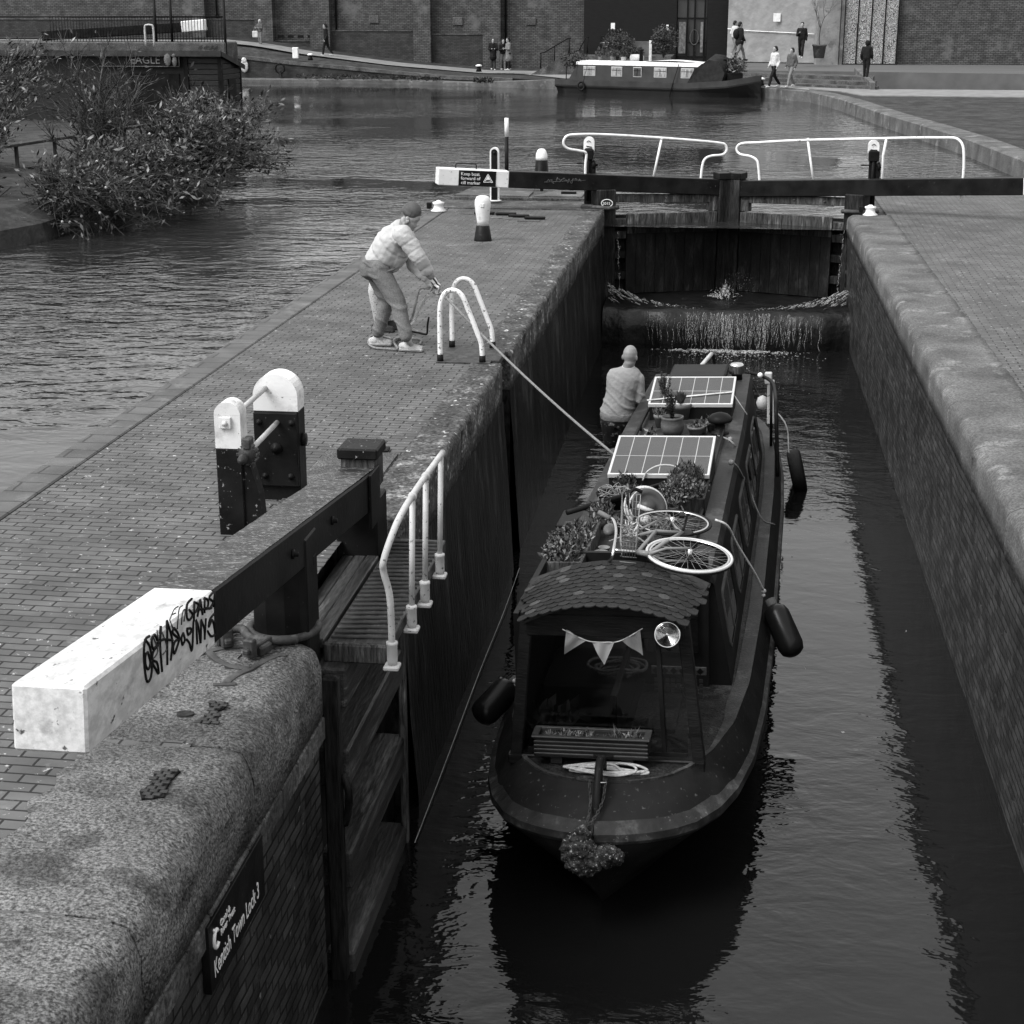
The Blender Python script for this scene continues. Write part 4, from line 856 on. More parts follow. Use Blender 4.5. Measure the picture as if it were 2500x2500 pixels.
g, P, ztop, L, bmL, weL, T0, e0, nrm, d = gl
# sign on the white end
so = P(T0+.42, 0, .158); zc = ztop(T0+.75)-.13
b = B(); b.bar(P(T0+.38, ztop(T0+.38)-.14, .158), P(T0+1.08, ztop(T0+1.08)-.14, .158), .008, .28, .002); sg_ = b.done('sign_board', 'black', weL)
dd = (P(T0+1.2, ztop(T0+1.2))-P(T0+.2, ztop(T0+.2))).normalized(); upv = Vector((0, 0, 1))
text('lettering', 'Keep boat\nforward of\ncill marker', .084, plane_T(P(T0+.42, ztop(T0+.42)-.088, .165), dd, upv), 'white', sg_)
b = B(); tc_ = P(T0+.93, ztop(T0+.93)-.14, .166)
tri = [tc_+dd*(.10*math.cos(R(a)))+upv*(.10*math.sin(R(a))-.01) for a in (90, 210, 330)]
for i in range(3): b.bar(tri[i], tri[(i+1) % 3], .01, .004, up=nrm)
b.add([tc_+(p-tc_)*.72 for p in tri], [(0, 1, 2)]); b.done('warning_triangle', 'white', sg_)
b = B(); b.bar(tc_-dd*.04+nrm*.004-upv*.03, tc_+dd*.04+nrm*.004-upv*.02, .018, .004, up=nrm); b.done('boat_pictogram', 'black', sg_)
b = B(); b.tube(cr([P(T0+.36, ztop(T0+.36)-.02), P(T0+.36, ztop(T0)+.07), P(T0+.42, ztop(T0)+.085), P(T0+.7, ztop(T0)+.07), P(T0+.74, ztop(T0)+.05), P(T0+.74, ztop(T0+.7)-.02)], 3), .010, 6); b.done('wire_handle', 'iron_dark', weL)
b = B(); tt = 2.05; rnd = random.Random(3)
for k in range(9):
    a = P(T0+tt+k*.075, ztop(T0+tt)-.12-.004*k, .156); b.tube(cr([a+upv*rnd.uniform(-.05, .05), a+dd*.03+upv*rnd.uniform(-.05, .06), a+dd*.06+upv*rnd.uniform(-.06, .06), a+dd*.02+upv*rnd.uniform(-.05, .03)], 3), .0035, 4)
b.tube([P(T0+2.0, ztop(T0+2)-.16, .156), P(T0+2.8, ztop(T0+2.8)-.10, .156)], .003, 4); b.done('graffiti', 'concrete', bmL)
# oval year plate on the left heel
b = B(); c = Vector((-2.25, 31.10, .12)); b.tube([c+Vector((.105*math.cos(a/12*math.pi), -.02, .07*math.sin(a/12*math.pi))) for a in range(24)], .008, 6, closed=True, mi=1)
b.add([c+Vector((.10*math.cos(a/12*math.pi), -.012, .066*math.sin(a/12*math.pi))) for a in range(24)], [tuple(range(24))], 0); plq = b.done('year_plate', ['iron_dark', 'white'], g)
text('lettering', '2015', .075, plane_T(c+Vector((-.085, -.022, -.028)), (1, 0, 0), (0, 0, 1)), 'white', plq)
b = B(); b.tube(cr([(-2.6, 31.2, .03), (-2.4, 31.05, .04), (-2.2, 31.05, .03), (-2.05, 31.2, .03)], 4), .04, 8); b.box(-2.75, -2.5, 31.1, 31.3, .0, .08, .02); b.done('collar', 'iron', g)
b = B(); b.tube(cr([(2.1, 31.15, .03), (2.3, 31.0, .04), (2.55, 31.0, .03), (2.75, 31.2, .03)], 4), .04, 8); b.done('collar', 'iron', gr[0])
# paddle gears on the gate heads
def gate_paddle(px0, px1, ptop, pmid, y, label, mirror=1):
    a = at(px0, ptop, y=y); c = at(px1, ptop, y=y); zm = at(px0, pmid, y=y).z; t = thing('paddle_gear', label, 'paddle gear', (a.x, y, 0), 'gate paddle gears')
    b = B(); x0, x1 = a.x, c.x; r = (x1-x0)/2; b.prism([((x0+x1)/2+r*math.cos(R(q)), a.z-r+r*math.sin(R(q))) for q in range(0, 181, 12)]+[(x0, zm), (x1, zm)], y, y+.10); hd_ = b.done('head', 'white', t)
    b = B(); b.tube(cr([(x0+.06, y-.012, a.z-.10), (x0+.1, y-.012, a.z-.07), (x0+.14, y-.012, a.z-.10)], 3), .006, 4); b.tube([(x0+.05, y-.012, a.z-.17), (x1-.04, y-.012, a.z-.19)], .008, 4); b.done('scribble', 'iron_dark', hd_)
    b = B(); b.box(x0+.03, x1-.03, y-.10, y+.02, 0.0, zm+.06, .015); b.box(x0+.01, x1+.0, y-.16, y-.02, zm-.15, zm+.04, .015); b.lathe([(.09, 0), (.09, .05), (.03, .06), (.03, .1)], n=14, T=plane_T((x1-.02, y-.06, zm-.25), (0, 1, 0), (0, 0, 1)))
    b.box(x1-.05, x1+.04, y-.12, y, zm-.45, zm-.2, .02); b.tube([(x0-.12, y-.1, zm-.22), (x1, y-.1, zm-.22)], .012, 6)
    b.tube([((x0+x1)/2, y-.12, zm), ((x0+x1)/2, y-.12, .1)], .03, 8); b.done('rack_housing', 'iron_dark', t)
gate_paddle(1424, 1450, 333, 368, 31.75, 'white-headed paddle gear beside the left gate handrail')
gate_paddle(2120, 2147, 341, 372, 31.55, 'white-headed paddle gear beside the right gate handrail')
b = B(); b.box(-4.0, -3.0, 33.6, 33.7, .14, .17); b.box(-3.8, -3.74, 33.6, 33.7, .06, .3); b.box(-3.2, -3.12, 33.6, 33.7, .06, .16); b.box(-3.3, -3.0, 32.9, 33.0, .06, .13)
one(b, 'stop_plank_rack', 'iron_dark', 'low black iron rack on the island head under the beam', 'rack')
b = B(); b.tube([at(1280, 520, z=.01)+Vector((0, 0, 0))]*1+[at(1283, 519, z=.01)], .02, 5)
# =================================================================== the narrowboat in the lock
BO = Matrix.Translation((-.70, 9.74, WZ)) @ Matrix.Rotation(-.058, 4, 'Z') @ Matrix.Rotation(-.042, 4, 'Y')   # heels to the side the boatman stands on
BI = BO.inverted()
def bat(px, py, z):   # boat-frame point at boat height z seen at a photo pixel
    o = BI @ Vector((0, 0, HC)); q = BI @ at(px, py, z=-1.5); d = q-o; return o+d*((z-o.z)/d.z)
M['hull'] = mat('hull_paint', .010, .5, .4, 3, .3, 14, spec=.07, speck=(.06, .64), spsc=25)
M['hull_rim'] = mat('scuffed_rim', .022, .45, .5, 6, .5, 25, spec=.12, patch=(.055, .54), psc=6, speck=(.14, .66), spsc=30)
M['cabin'] = mat('cabin_paint', .008, .45, .4, 2.5, .15, 20, spec=.06)
M['roofp'] = mat('roof_paint', .018, .5, .3, 2.5, .2, 25, spec=.09, patch=(.042, .54), psc=3, grain=(30, .75, 1.25))
M['gunw'] = mat('gunwale_paint', .028, .5, .3, 4, .35, 60, spec=.10, patch=(.065, .54), psc=3, grain=(40, .7, 1.3))
M['deck'] = mat('gritty_deck', .014, .6, .5, 8, .8, 60, spec=.12, patch=(.035, .53), psc=5, grain=(50, .4, 1.7))
M['glass'] = glass_mat('window_glass', .006, .04); M['clear'] = clear_mat('clear_sheet')
M['brass'] = mat('dull_metal_trim', .07, .5, .3, 10, .1, 40)
M['chrome'] = mat('bright_metal', .55, .22, .1, 10, .0, 40, metal=1.0)
nb_ = thing('narrowboat', 'dark narrowboat with shingled bow canopy, roof garden and solar panels filling the lock', 'boat', BO @ Vector((0, 3, 0)))
def tab(P, v):
    for (a, p), (c, q) in zip(P, P[1:]):
        if v <= c: return p+(q-p)*max(0, (v-a))/(c-a)
    return P[-1][1]
LB = 12.1
S_ = [(0, .0), (.03, .20), (.09, .37), (.18, .52), (.32, .66), (.6, .80), (.95, .90), (1.5, .98), (2.4, 1.03), (4, 1.04), (8, 1.0), (9.6, .95), (10.6, .87), (11.3, .74), (11.7, .56), (12.0, .32), (LB, .0)]
G_ = [(.40, .0), (.42, .20), (.47, .33), (.56, .46), (.75, .60), (1.05, .72), (1.6, .84), (2.4, .91), (4, .935), (8, .90), (9.6, .85), (10.6, .77), (11.2, .65), (11.6, .48), (11.85, .28), (11.92, 0)]
W_ = [(.34, .0), (.5, .08), (1.0, .32), (1.8, .62), (3, .88), (4.2, .97), (8, .94), (9.6, .86), (10.5, .7), (11.2, .4), (11.7, .0)]
zs_ = lambda y: tab([(0, .66), (.6, .61), (1.5, .56), (3, .53), (LB, .52)], y)
zg_ = lambda y: tab([(0, .90), (.6, .86), (1.5, .82), (3, .79), (LB, .78)], y)
b = B(BO)
rings = []
for i in range(61):
    t = i/60; y = 3.0*(i/30)**2 if i <= 30 else 3+(LB-3)*((i-30)/30)**.85
    s = tab(S_, y); yw = .34+(y/LB)*(11.7-.34); wv = tab(W_, yw); ring = []
    for sg in (1, -1):
        pts = [(sg*s, y, zs_(y)), (sg*(s*.97), y+.01, zs_(y)-.05), (sg*(s*.97), y+.01, zs_(y)-.06), (sg*(s*.45+wv*.55), y*.5+yw*.5, .28), (sg*wv, yw, 0), (sg*wv*.9, yw+.05, -.4)]
        ring += pts if sg > 0 else pts[::-1]
    rings.append(ring)
b.loft(rings, closed=False, caps=False, sm=True)
hull = b.done('hull', 'hull', nb_)
# topside band from strake up to the deck edge
b = B(BO)
for sg in (1, -1):
    rings = []
    for i in range(61):
        y = (3.0*(i/30)**2 if i <= 30 else 3+(LB-3)*((i-30)/30)**.85); s = tab(S_, y)
        yg = .40+(y/LB)*(11.92-.40); g = tab(G_, yg); g = min(g, s*1.0+.2)
        rings.append([(sg*s*.985, y+.01, zs_(y)+.015), (sg*(s*.5+g*.5)*1.0, (y+yg)/2, (zs_(y)+zg_(yg))/2+.01), (sg*g, yg, zg_(yg))])
    b.loft(rings, closed=False, caps=False, sm=True)
b.done('topside', 'hull', nb_)
b = B(BO)      # rubbing strake: flat topped rim round the bow
for sg in (1, -1):
    rings = []
    for i in range(71):
        y = (2.6*(i/40)**2 if i <= 40 else 2.6+(LB-2.6)*((i-40)/30)); s = tab(S_, y); z = zs_(y); w_ = .085 if y < 1.6 else max(.05, .085-(y-1.6)*.03)
        yi = y+w_*(1 if y < .1 else max(0, 1-y/.8)); si = max(0, s-w_*min(1, .25+y))
        rings.append([(sg*s, y, z-.045), (sg*(s+.012), y-.008, z-.02), (sg*(s+.006), y-.004, z+.03), (sg*si, yi, z+.03+.66*w_), (sg*si, yi, z-.045)])
    b.loft(rings, True, True, sm=False)
b.done('rubbing_strake', 'hull_rim', nb_)
b = B(BO)      # deck / gunwale surface
v = []; fs = []
for i in range(61):
    y = (3.0*(i/30)**2 if i <= 30 else 3+(LB-3)*((i-30)/30)**.85); yg = .40+(y/LB)*(11.92-.40); g = tab(G_, yg)
    v += [(-g, yg, zg_(yg)+.002), (g, yg, zg_(yg)+.002)]
for i in range(60): fs.append((2*i, 2*i+1, 2*i+3, 2*i+2))
b.add(v, fs); b.done('deck', 'deck', nb_)
b = B(BO)      # raised painted gunwale strip
for sg in (1, -1):
    rings = []
    for i in range(80):
        yg = .42+(11.48)*(i/79)**1.4; g = tab(G_, yg); w_ = .03 if yg < 1.1 else min(.115, .03+(yg-1.1)*.10); w_ = w_
        rings.append([(sg*g, yg, zg_(yg)-.02), (sg*g, yg, zg_(yg)+.016), (sg*max(0, g-w_), yg+.01, zg_(yg)+.016), (sg*max(0, g-w_), yg+.01, zg_(yg)-.02)])
    b.loft(rings, True, True)
b.done('gunwale', 'gunw', nb_)
# cabin
YC0, YC1 = 2.35, 9.55; ZR = 1.74
cab = B(BO); rings = []
def csec(y):
    k = tab([(0, 1), (7, .99), (9.6, .95)], y); k2 = tab([(0, 1), (7, .97), (9.6, .90)], y)
    return [(.80*k2, zg_(y)-.1), (.64*k2, ZR-.06), (.615*k2, ZR-.015), (.58*k2, ZR), (.3, ZR+.025), (0, ZR+.035), (-.3, ZR+.025), (-.58*k2, ZR), (-.615*k2, ZR-.015), (-.64*k2, ZR-.06), (-.80*k2, zg_(y)-.1)]
for i in range(25):
    y = YC0+(YC1-YC0)*i/24; rings.append([(x, y, z) for x, z in csec(y)])
cab.loft(rings, True, True); cab.done('cabin', 'cabin', nb_)
b = B(BO); rings = [[(x*1.0, y, z+.004) for x, z in csec(y)[3:8]]+[(x, y, z-.01) for x, z in csec(y)[3:8]][::-1] for y in [YC0-.04+(YC1-YC0+.08)*i/24 for i in range(25)]]
b.loft(rings, True, True); b.done('roof', 'roofp', nb_)
b = B(BO)
for sg in (1, -1):   # raised outer roof band
    rings = []
    for i in range(25):
        y = YC0-.03+(YC1-YC0+.06)*i/24; k2 = tab([(0, 1), (7, .97), (9.6, .90)], y)
        rings.append([(sg*.655*k2, y, ZR-.085), (sg*.625*k2, y, ZR+.018), (sg*.475*k2, y, ZR+.035), (sg*.475*k2, y, ZR-.03)])
    b.loft(rings, True, True)
b.done('roof_edge', 'roofp', nb_)
b = B(BO)
for sg in (1, -1):
    b.tube([(sg*.445*tab([(0, 1), (7, .97), (9.6, .90)], y), y, ZR+.075) for y in [YC0+.1+i*.5 for i in range(14)]], .018, 8)
    for y in (2.6, 4, 5.4, 6.8, 8.2, 9.0): b.tube([(sg*.44*tab([(0, 1), (7, .97), (9.6, .90)], y), y, ZR+.01), (sg*.44*tab([(0, 1), (7, .97), (9.6, .90)], y), y, ZR+.07)], .012, 6)
b.done('grab_rail', 'iron_dark', nb_)
# side windows (both sides)
def side_T(sg, y):
    k2 = tab([(0, 1), (7, .97), (9.6, .90)], y); p0 = Vector((sg*.80*k2, y, zg_(y)-.1)); p1 = Vector((sg*.64*k2, y, ZR-.06)); up_ = (p1-p0).normalized()
    return BO @ plane_T(p0+up_*.28, (0, 1, 0) if sg > 0 else (0, -1, 0), up_)
def rrect(w_, h_, r, n=5): 
    P = []
    for cx, cy, a0 in ((w_/2-r, h_/2-r, 0), (-w_/2+r, h_/2-r, 90), (-w_/2+r, -h_/2+r, 180), (w_/2-r, -h_/2+r, 270)):
        for k in range(n): a = R(a0+90*k/(n-1)); P.append((cx+r*math.cos(a), cy+r*math.sin(a)))
    return P
for sg in (1, -1):
    for y in (3.15, 4.45, 5.75, 7.05, 8.35):
        T = side_T(sg, y); b = B(T); P = rrect(.92, .50, .09); Q = rrect(.87, .45, .075); n = len(P)
        b.add([(x, z+.25, .012) for x, z in P]+[(x, z+.25, .016) for x, z in Q]+[(x, z+.25, -.0) for x, z in P], [(i, (i+1) % n, (i+1) % n+n, i+n) for i in range(n)]+[(i, (i+1) % n, (i+1) % n+2*n, i+2*n) for i in range(n)])
        b.box(-.012, .012, .03, .47, .010, .018); wi = b.done('window', 'brass', nb_)
        b = B(T); b.add([(x, z+.25, .010) for x, z in Q], [tuple(range(n))]); b.done('pane', 'glass', wi)
# rope hung panels: door hatch mark near the bow, rear hatch, chimney, vents
b = B(BO); b.box(-.36, .30, 9.0, 9.7, ZR+.02, ZR+.12, .02); b.done('rear_hatch', 'cabin', nb_)
p = bat(1798, 925, ZR+.03); b = B(BO); b.lathe([(.065, 0), (.06, .10)], p, 16); ch = b.done('chimney', 'cabin', nb_)
b = B(BO); b.lathe([(.085, .07), (.095, .085), (.085, .10), (.095, .115), (.085, .13), (.095, .145), (.085, .16), (.09, .17), (.06, .195), (0, .20)], p, 20); b.done('cap', 'chrome', ch)
def vent(px, py, s):
    p = bat(px, py, ZR+.03); b = B(BO); b.lathe([(.10*s, 0), (.10*s, .02), (.06*s, .03), (.055*s, .12), (.13*s, .13), (.14*s, .16), (.10*s, .20), (.04*s, .22), (0, .225)], p, 20); b.done('mushroom_vent', 'cabin', nb_)
vent(1757, 1058, .92)
# stern: counter, rail, tiller
zr_ = 1.60; RP = [bat(px, py, zr_) for px, py in ((1592, 950), (1610, 930), (1650, 914), (1720, 904), (1790, 905), (1850, 914), (1882, 930), (1890, 950), (1893, 985))]
b = B(BO); b.tube(cr([(RP[0].x, RP[0].y, .8)]+[tuple(p) for p in RP]+[(RP[-1].x+.02, RP[-1].y-.15, 1.2), (RP[-1].x+.03, RP[-1].y-.2, .8)], 5), .022, 8)
for p in (RP[2], RP[6]): b.tube([(p.x, p.y, .78), (p.x, p.y, zr_)], .018, 8)
b.done('stern_rail', 'iron_dark', nb_)
q = bat(1742, 905, 1.60); yq = q.y+.4; tq = BO @ Vector((q.x, yq, 0)); f_ = lambda px, py: BI @ at(px, py, y=tq.y)
b = B(BO); b.tube(cr([f_(1744, 930), f_(1743, 905), f_(1742, 880), f_(1738, 862), f_(1734, 860)], 4), .022, 8); tl_ = b.done('tiller', 'iron_dark', nb_)
b = B(BO); p0 = f_(1737, 862); b.tube([p0, p0+Vector((-.10, -.50, -.06))], .026, 8); b.done('grip', 'rail', tl_)
b = B(BO); b.ball(bat(1855, 915, 1.63), .035, 8); b.done('rail_ball', 'white', nb_)
p = bat(1880, 985, 1.2); b = B(BO); b.box(p.x-.04, p.x+.05, p.y-.05, p.y+.05, .95, 1.50, .01); b.box(p.x-.07, p.x+.02, p.y-.06, p.y+.04, 1.46, 1.60, .01); b.ball(p+Vector((-.1, .05, .0)), (.08, .08, .10), 8); b.done('life_line_holder', 'rail', nb_)
# ----- bow canopy
CF, CBk = .83, 2.28
b = B(BO)
for x in (-.66, .64): b.bar((x, CF, .86), (x*.83, CF+.03, 1.94), .085, .08, .006, up=(0, 1, 0))
b.bar((-.55, CF+.0, 1.86), (.54, CF+.0, 1.86), .06, .16, .006); b.box(-.72, .68, CF-.04, CF+.05, .80, .875, .008)
b.prism([(-.56, 1.92), (.55, 1.92), (.3, 2.0), (0, 2.03), (-.3, 2.0)], CF-.02, CF+.03); cf = b.done('canopy_frame', mat('dark_stained_timber', .007, .5, .5, 4, .4, 18, stretch=(1, 1, 4)), nb_)
b = B(BO); b.bar((.40, CF-.01, .90), (.36, CF+.01, 1.80), .035, .03, .004, up=(0, 1, 0)); b.box(-.57, .56, CF-.03, CF-.02, .9, .93); b.done('inner_post', 'wood_plain' if False else 'black', nb_)
b = B(BO); b.box(-.58, .56, CF+.012, CF+.018, .9, 1.79); b.done('clear_screen', 'clear', nb_)
b = B(BO); b.box(-.66, -.62, CF+.08, 2.3, .82, 1.9); b.box(-.66, .6, 2.30, 2.345, .2, 1.9); b.done('canopy_wall', 'cabin', nb_)
b = B(BO); b.box(-.45, -.02, 2.27, 2.295, .9, 1.7); b.done('cabin_door', mat('door_grey', .035, .5, .3, 3, .2, 15), nb_)
b = B(BO); b.box(.12, .52, 2.27, 2.295, 1.1, 1.75, .0); b.done('door_window', 'glass', nb_)
b = B(BO); b.box(.18, .60, 2.02, 2.04, 1.02, 1.08, mi=1)
for k in range(6): c = .215+k*.068; b.add([(c-.028, 2.015, 1.05), (c, 2.015, 1.022), (c+.028, 2.015, 1.05), (c, 2.015, 1.078)], [(0, 1, 2, 3)], 0)
b.done('diamond_strip', ['iron_dark', 'concrete'], nb_)
b = B(BO)
for k in range(9):
    for j in range(7): b.box(.20+k*.043, .228+k*.043, 2.03, 2.04, .70+j*.042, .728+j*.042)
b.done('lattice_panel', mat('lattice', .03, .6, .3, 5, 0), nb_)
# roof of overlapping scalloped felt shingles
RY0, RY1 = .72, 1.62
def rz_(x): return 2.055-.155*(abs(x)/.64)**2
rh = lambda y: .56+.10*(y-RY0)/(RY1-RY0)
b = B(BO); rings = [[(x*rh(y), y, rz_(x*.62)) for x in [-1+i/8 for i in range(17)]]+[(x*rh(y), y, rz_(x*.62)-.02) for x in [1-i/8 for i in range(17)]] for y in (RY0, RY0+.3, RY0+.6, RY1)]
b.loft(rings, True, True); rf = b.done('canopy_roof', 'roofp', nb_)
sh_m = [mat('shingle_'+str(k), v, .75, .35, 5, .9, 130, fleck=(v*2.2, .62, 170)) for k, v in enumerate((.012, .017, .045))]
b = B(BO); rnd = random.Random(5); rows = 11
for r_ in range(rows):
    y = RY1-.02-(RY1-RY0-.02)*r_/(rows-1); 
    nx = 15
    for k in range(-8, 9):
        x = (k+(.5 if r_ % 2 else 0))*.078
        if abs(x) > rh(y)+.01: continue
        ln = .115; z0 = rz_(x)+.006; mi = 2 if rnd.random() < .07 else (1 if rnd.random() < .4 else 0); P = []
        for a in range(9):
            an = R(180+180*a/8); px_, py_ = x+.042*math.cos(an), y-.035+.05*math.sin(an); P.append((px_, py_, rz_(px_)+.012))
        P += [(x+.042, y+.06, rz_(x+.042)+.003), (x-.042, y+.06, rz_(x-.042)+.003)]
        n = len(P); b.add(P+[(p[0], p[1], p[2]-.007) for p in P], [tuple(range(n))]+[(i, (i+1) % n, (i+1) % n+n, i+n) for i in range(n)], mi)
b.done('shingles', sh_m, rf)
b = B(BO)
for y, dx in ((RY0+.05, .3), (RY0+.3, .1), (RY0+.55, -.1)):
    b.tube(cr([(x, y+.25*abs(x-.1)+.02*math.sin(x*9), rz_(x)+.022) for x in (-.1, .05, .2, .35, .5)], 3), .0022, 4)
b.done('light_string', 'conc_dark', rf)
# head lamp
lp = at(1629, 1548, y=(BO @ Vector((.4, CF-.09, 1.6))).y); lpl = BI @ lp
b = B(BO); T = plane_T(lpl, (1, 0, 0), (0, .28, .96)); 
b.lathe([(.02, -.05), (.06, -.04), (.085, 0), (.092, .02), (.086, .03), (.080, .022)], n=28, T=T); b.bar(lpl+Vector((0, .02, -.09)), lpl+Vector((0, .06, -.13)), .03, .03, .004); hl = b.done('headlamp', 'chrome', nb_)
b = B(BO); b.lathe([(.080, .024), (.062, .004), (.04, -.012), (.015, -.022), (0, -.024)], n=28, T=T); b.lathe([(.012, -.022), (.012, .006), (0, .007)], n=8, T=T, mi=1); b.done('reflector', ['chrome', 'iron_dark'], hl)
b = B(BO); b.lathe([(.082, .026), (.05, .036), (0, .04)], n=28, T=T); lm = clear_mat('lamp_lens'); lm.node_tree.nodes['Transparent BSDF'].inputs[0].default_value = (.95, .95, .95, 1); b.done('lens', lm, hl)
# stem stud, mooring T stud
b = B(BO); p = bat(1405, 1930, 0); b.bar((-.0, .19, .70), (0, .40, 1.02), .045, .09, .018, up=(0, 1, 0)); b.tube(cr([(0, .16, .68), (0, .22, .85), (0, .33, .99), (0, .44, 1.03), (0, .5, .95)], 4), .028, 10); b.tube([(-.045, .27, .94), (.06, .27, .94)], .006, 6, mi=1); b.done('stem_head', ['hull', 'chrome'], nb_)
b = B(BO); b.tube([(.0, .58, .86), (0, .58, 1.0)], .022, 10); b.tube([(-.07, .58, .985), (.07, .58, .985)], .012, 8)
b.done('mooring_stud', 'iron_dark', nb_)
b = B(BO)
for sg in (1, -1):
    rr_ = [(.02*sg+sg*.045*0+(-.035 if sg < 0 else .06), .27, .94-.03*k) for k in range(3)]
    P = cr([(.055*sg, .27, .93), (.04*sg, .20, .83), (.02*sg-.02, .08, .77), (-.06, -.02, .73)], 5)
    for i in range(len(P)-1):
        c = P[i]; d = (P[i+1]-P[i]).normalized(); u = d.orthogonal().normalized() if i % 2 else d.cross(d.orthogonal()).normalized()
        b.tube([c+d*(.022*math.cos(a/4*math.pi))+u*(.009*math.sin(a/4*math.pi)) for a in range(8)], .0035, 5, closed=True)
b.done('chain', 'iron', nb_)
# ----- things hung from or resting on the boat (each its own)
def bthing(name, label, cat, p, group=None): return thing(name, label, cat, BO @ Vector(p), group)
# rope-work bow fender
def bf(b):
    b.ball((-.09, -.06, .60), (.12, .10, .12), 14); b.ball((-.05, -.07, .53), (.13, .10, .09), 14); b.ball((-.07, -.04, .70), (.06, .06, .06), 12); b.ball((.09, -.05, .56), (.11, .08, .07), 12); b.ball((.16, -.04, .56), (.05, .06, .05), 10)
def knobs(c):
    q = c*46; return .016*abs(math.sin(q.x+1.5*math.sin(q.z))*math.sin(q.z+q.y))+.010*noise.noise(c*60)
o = blob('rope_fender', bf, .010, [mat('old_tarred_rope', .022, .9, .8, 9, 1.0, 70, fleck=(.2, .62, 60), dist=.012, grain=(40, .3, 2))], None, disp=knobs, smooth=1, T=BO)
tag(o, 'lumpy knotted rope fender chained over the stem of the near boat', 'fender')
# coiled mooring line on the foredeck
b = B(BO); rnd = random.Random(2)
for k in range(6):
    P = []; cx = rnd.uniform(-.03, .06); wx = rnd.uniform(.15, .27); wy = .022+.013*k; ph = rnd.uniform(-.4, .4)
    for a in range(12):
        t = a/12*2*math.pi; P.append((cx+wx*math.cos(t)+rnd.uniform(-.015, .015), .60+wy*math.sin(t+ph*math.cos(t))+rnd.uniform(-.006, .006), .845+.006*k+rnd.uniform(0, .006)+.012*(1+math.cos(t*2+k))))
    b.tube(cr(P, 4, True), .0095, 8, closed=True)
one(b, 'coiled_rope', mat('coil_rope', .36, .85, .3, 30, 1.0, 150, stretch=(1, 2.5, 1), dist=.006), 'pale rope coiled in flat loops on the foredeck of the near boat', 'rope')
def foliage(b, c, rx, ry, rz, n, l, w_, up=.5, seed=1, mi=2):
    rd = random.Random(seed)
    for i in range(n):
        a = rd.uniform(0, 2*math.pi); r = math.sqrt(rd.random()); h = rd.random()
        p = Vector((c[0]+rx*r*math.cos(a), c[1]+ry*r*math.sin(a), c[2]+rz*h*(1-.5*r*r)))
        d = Vector((rd.uniform(-1, 1), rd.uniform(-1, 1), rd.uniform(-.3, 1)+up)).normalized(); u = d.cross(Vector((rd.uniform(-1, 1), rd.uniform(-1, 1), rd.uniform(-1, 1)))).normalized()*w_*rd.uniform(.6, 1.3); q3 = rd.random()**2; u *= (.7+1.3*q3); L = l*(.5+1.5*q3)
        b.add([p, p+d*L*.5+u, p+d*L, p+d*L*.5-u], [(0, 1, 2, 3)], rd.randrange(mi))
def blades(b, c, rx, ry, n, h, w_, seed=1):
    rd = random.Random(seed)
    for i in range(n):
        p = Vector((c[0]+rd.uniform(-rx, rx), c[1]+rd.uniform(-ry, ry), c[2])); d = Vector((rd.uniform(-.4, .4), rd.uniform(-.4, .4), 1)); u = Vector((w_, 0, 0)) if rd.random() < .5 else Vector((0, w_, 0)); H = h*rd.uniform(.6, 1.2)
        m1 = p+d*H*.5; tp = p+d*H+Vector((rd.uniform(-.3, .3)*H, rd.uniform(-.3, .3)*H, -.1*H)); b.add([p-u, p+u, m1+u, m1-u, tp], [(0, 1, 2, 3), (3, 2, 4)], 0)
M['leaf1'] = mat('leaf_mid', .055, .5, .3, 8, 0); M['leaf2'] = mat('leaf_dark', .022, .5, .3, 8, 0); M['leaf3'] = mat('leaf_pale', .15, .5, .3, 8, 0); M['soil'] = mat('soil', .02, .9, .5, 20, 1.0, 60, dist=.02)
M['terra'] = mat('terracotta', .13, .7, .3, 8, .3, 40, patch=(.2, .62), psc=6); M['terra_d'] = mat('dark_terracotta', .07, .7, .3, 8, .3, 40)
# bow planter trough
t = bthing('planter_trough', 'ribbed dark window box of spring shoots in front of the canopy screen', 'planter', (0, .72, .9))
b = B(BO)
for (x0, x1, y0, y1) in ((-.50, .30, .655, .675), (-.50, .30, .80, .82), (-.50, -.48, .655, .82), (.28, .30, .655, .82)): b.box(x0, x1, y0, y1, .93, 1.08, .004)
for k in range(4): b.box(-.502, .302, .648, .66, .945+k*.03, .963+k*.03, .004)
b.box(-.515, .315, .64, .675, 1.075, 1.09, .004); b.box(-.515, .315, .80, .83, 1.075, 1.09, .004); b.box(-.515, -.47, .675, .80, 1.075, 1.09); b.box(.27, .315, .675, .80, 1.075, 1.09)
for x in (-.35, .15): b.box(x-.04, x+.04, .68, .8, .87, .93)
b.done('box', mat('ribbed_box', .022, .4, .3, 6, .2, 30), t)
b = B(BO); b.quad((-.48, .675, 1.055), (.28, .675, 1.055), (.28, .8, 1.055), (-.48, .8, 1.055)); b.done('soil', 'soil', t)
b = B(BO); foliage(b, (-.25, .74, 1.05), .2, .06, .03, 260, .03, .004, .3, 3); foliage(b, (.12, .74, 1.05), .14, .06, .02, 120, .03, .004, .3, 4)
for x in (-.16, -.08, .06, .10, .18): blades(b, (x, .73, 1.05), .02, .02, 7, .10, .005, int(x*100)+50)
b.done('shoots', ['leaf1', 'leaf3'], t)
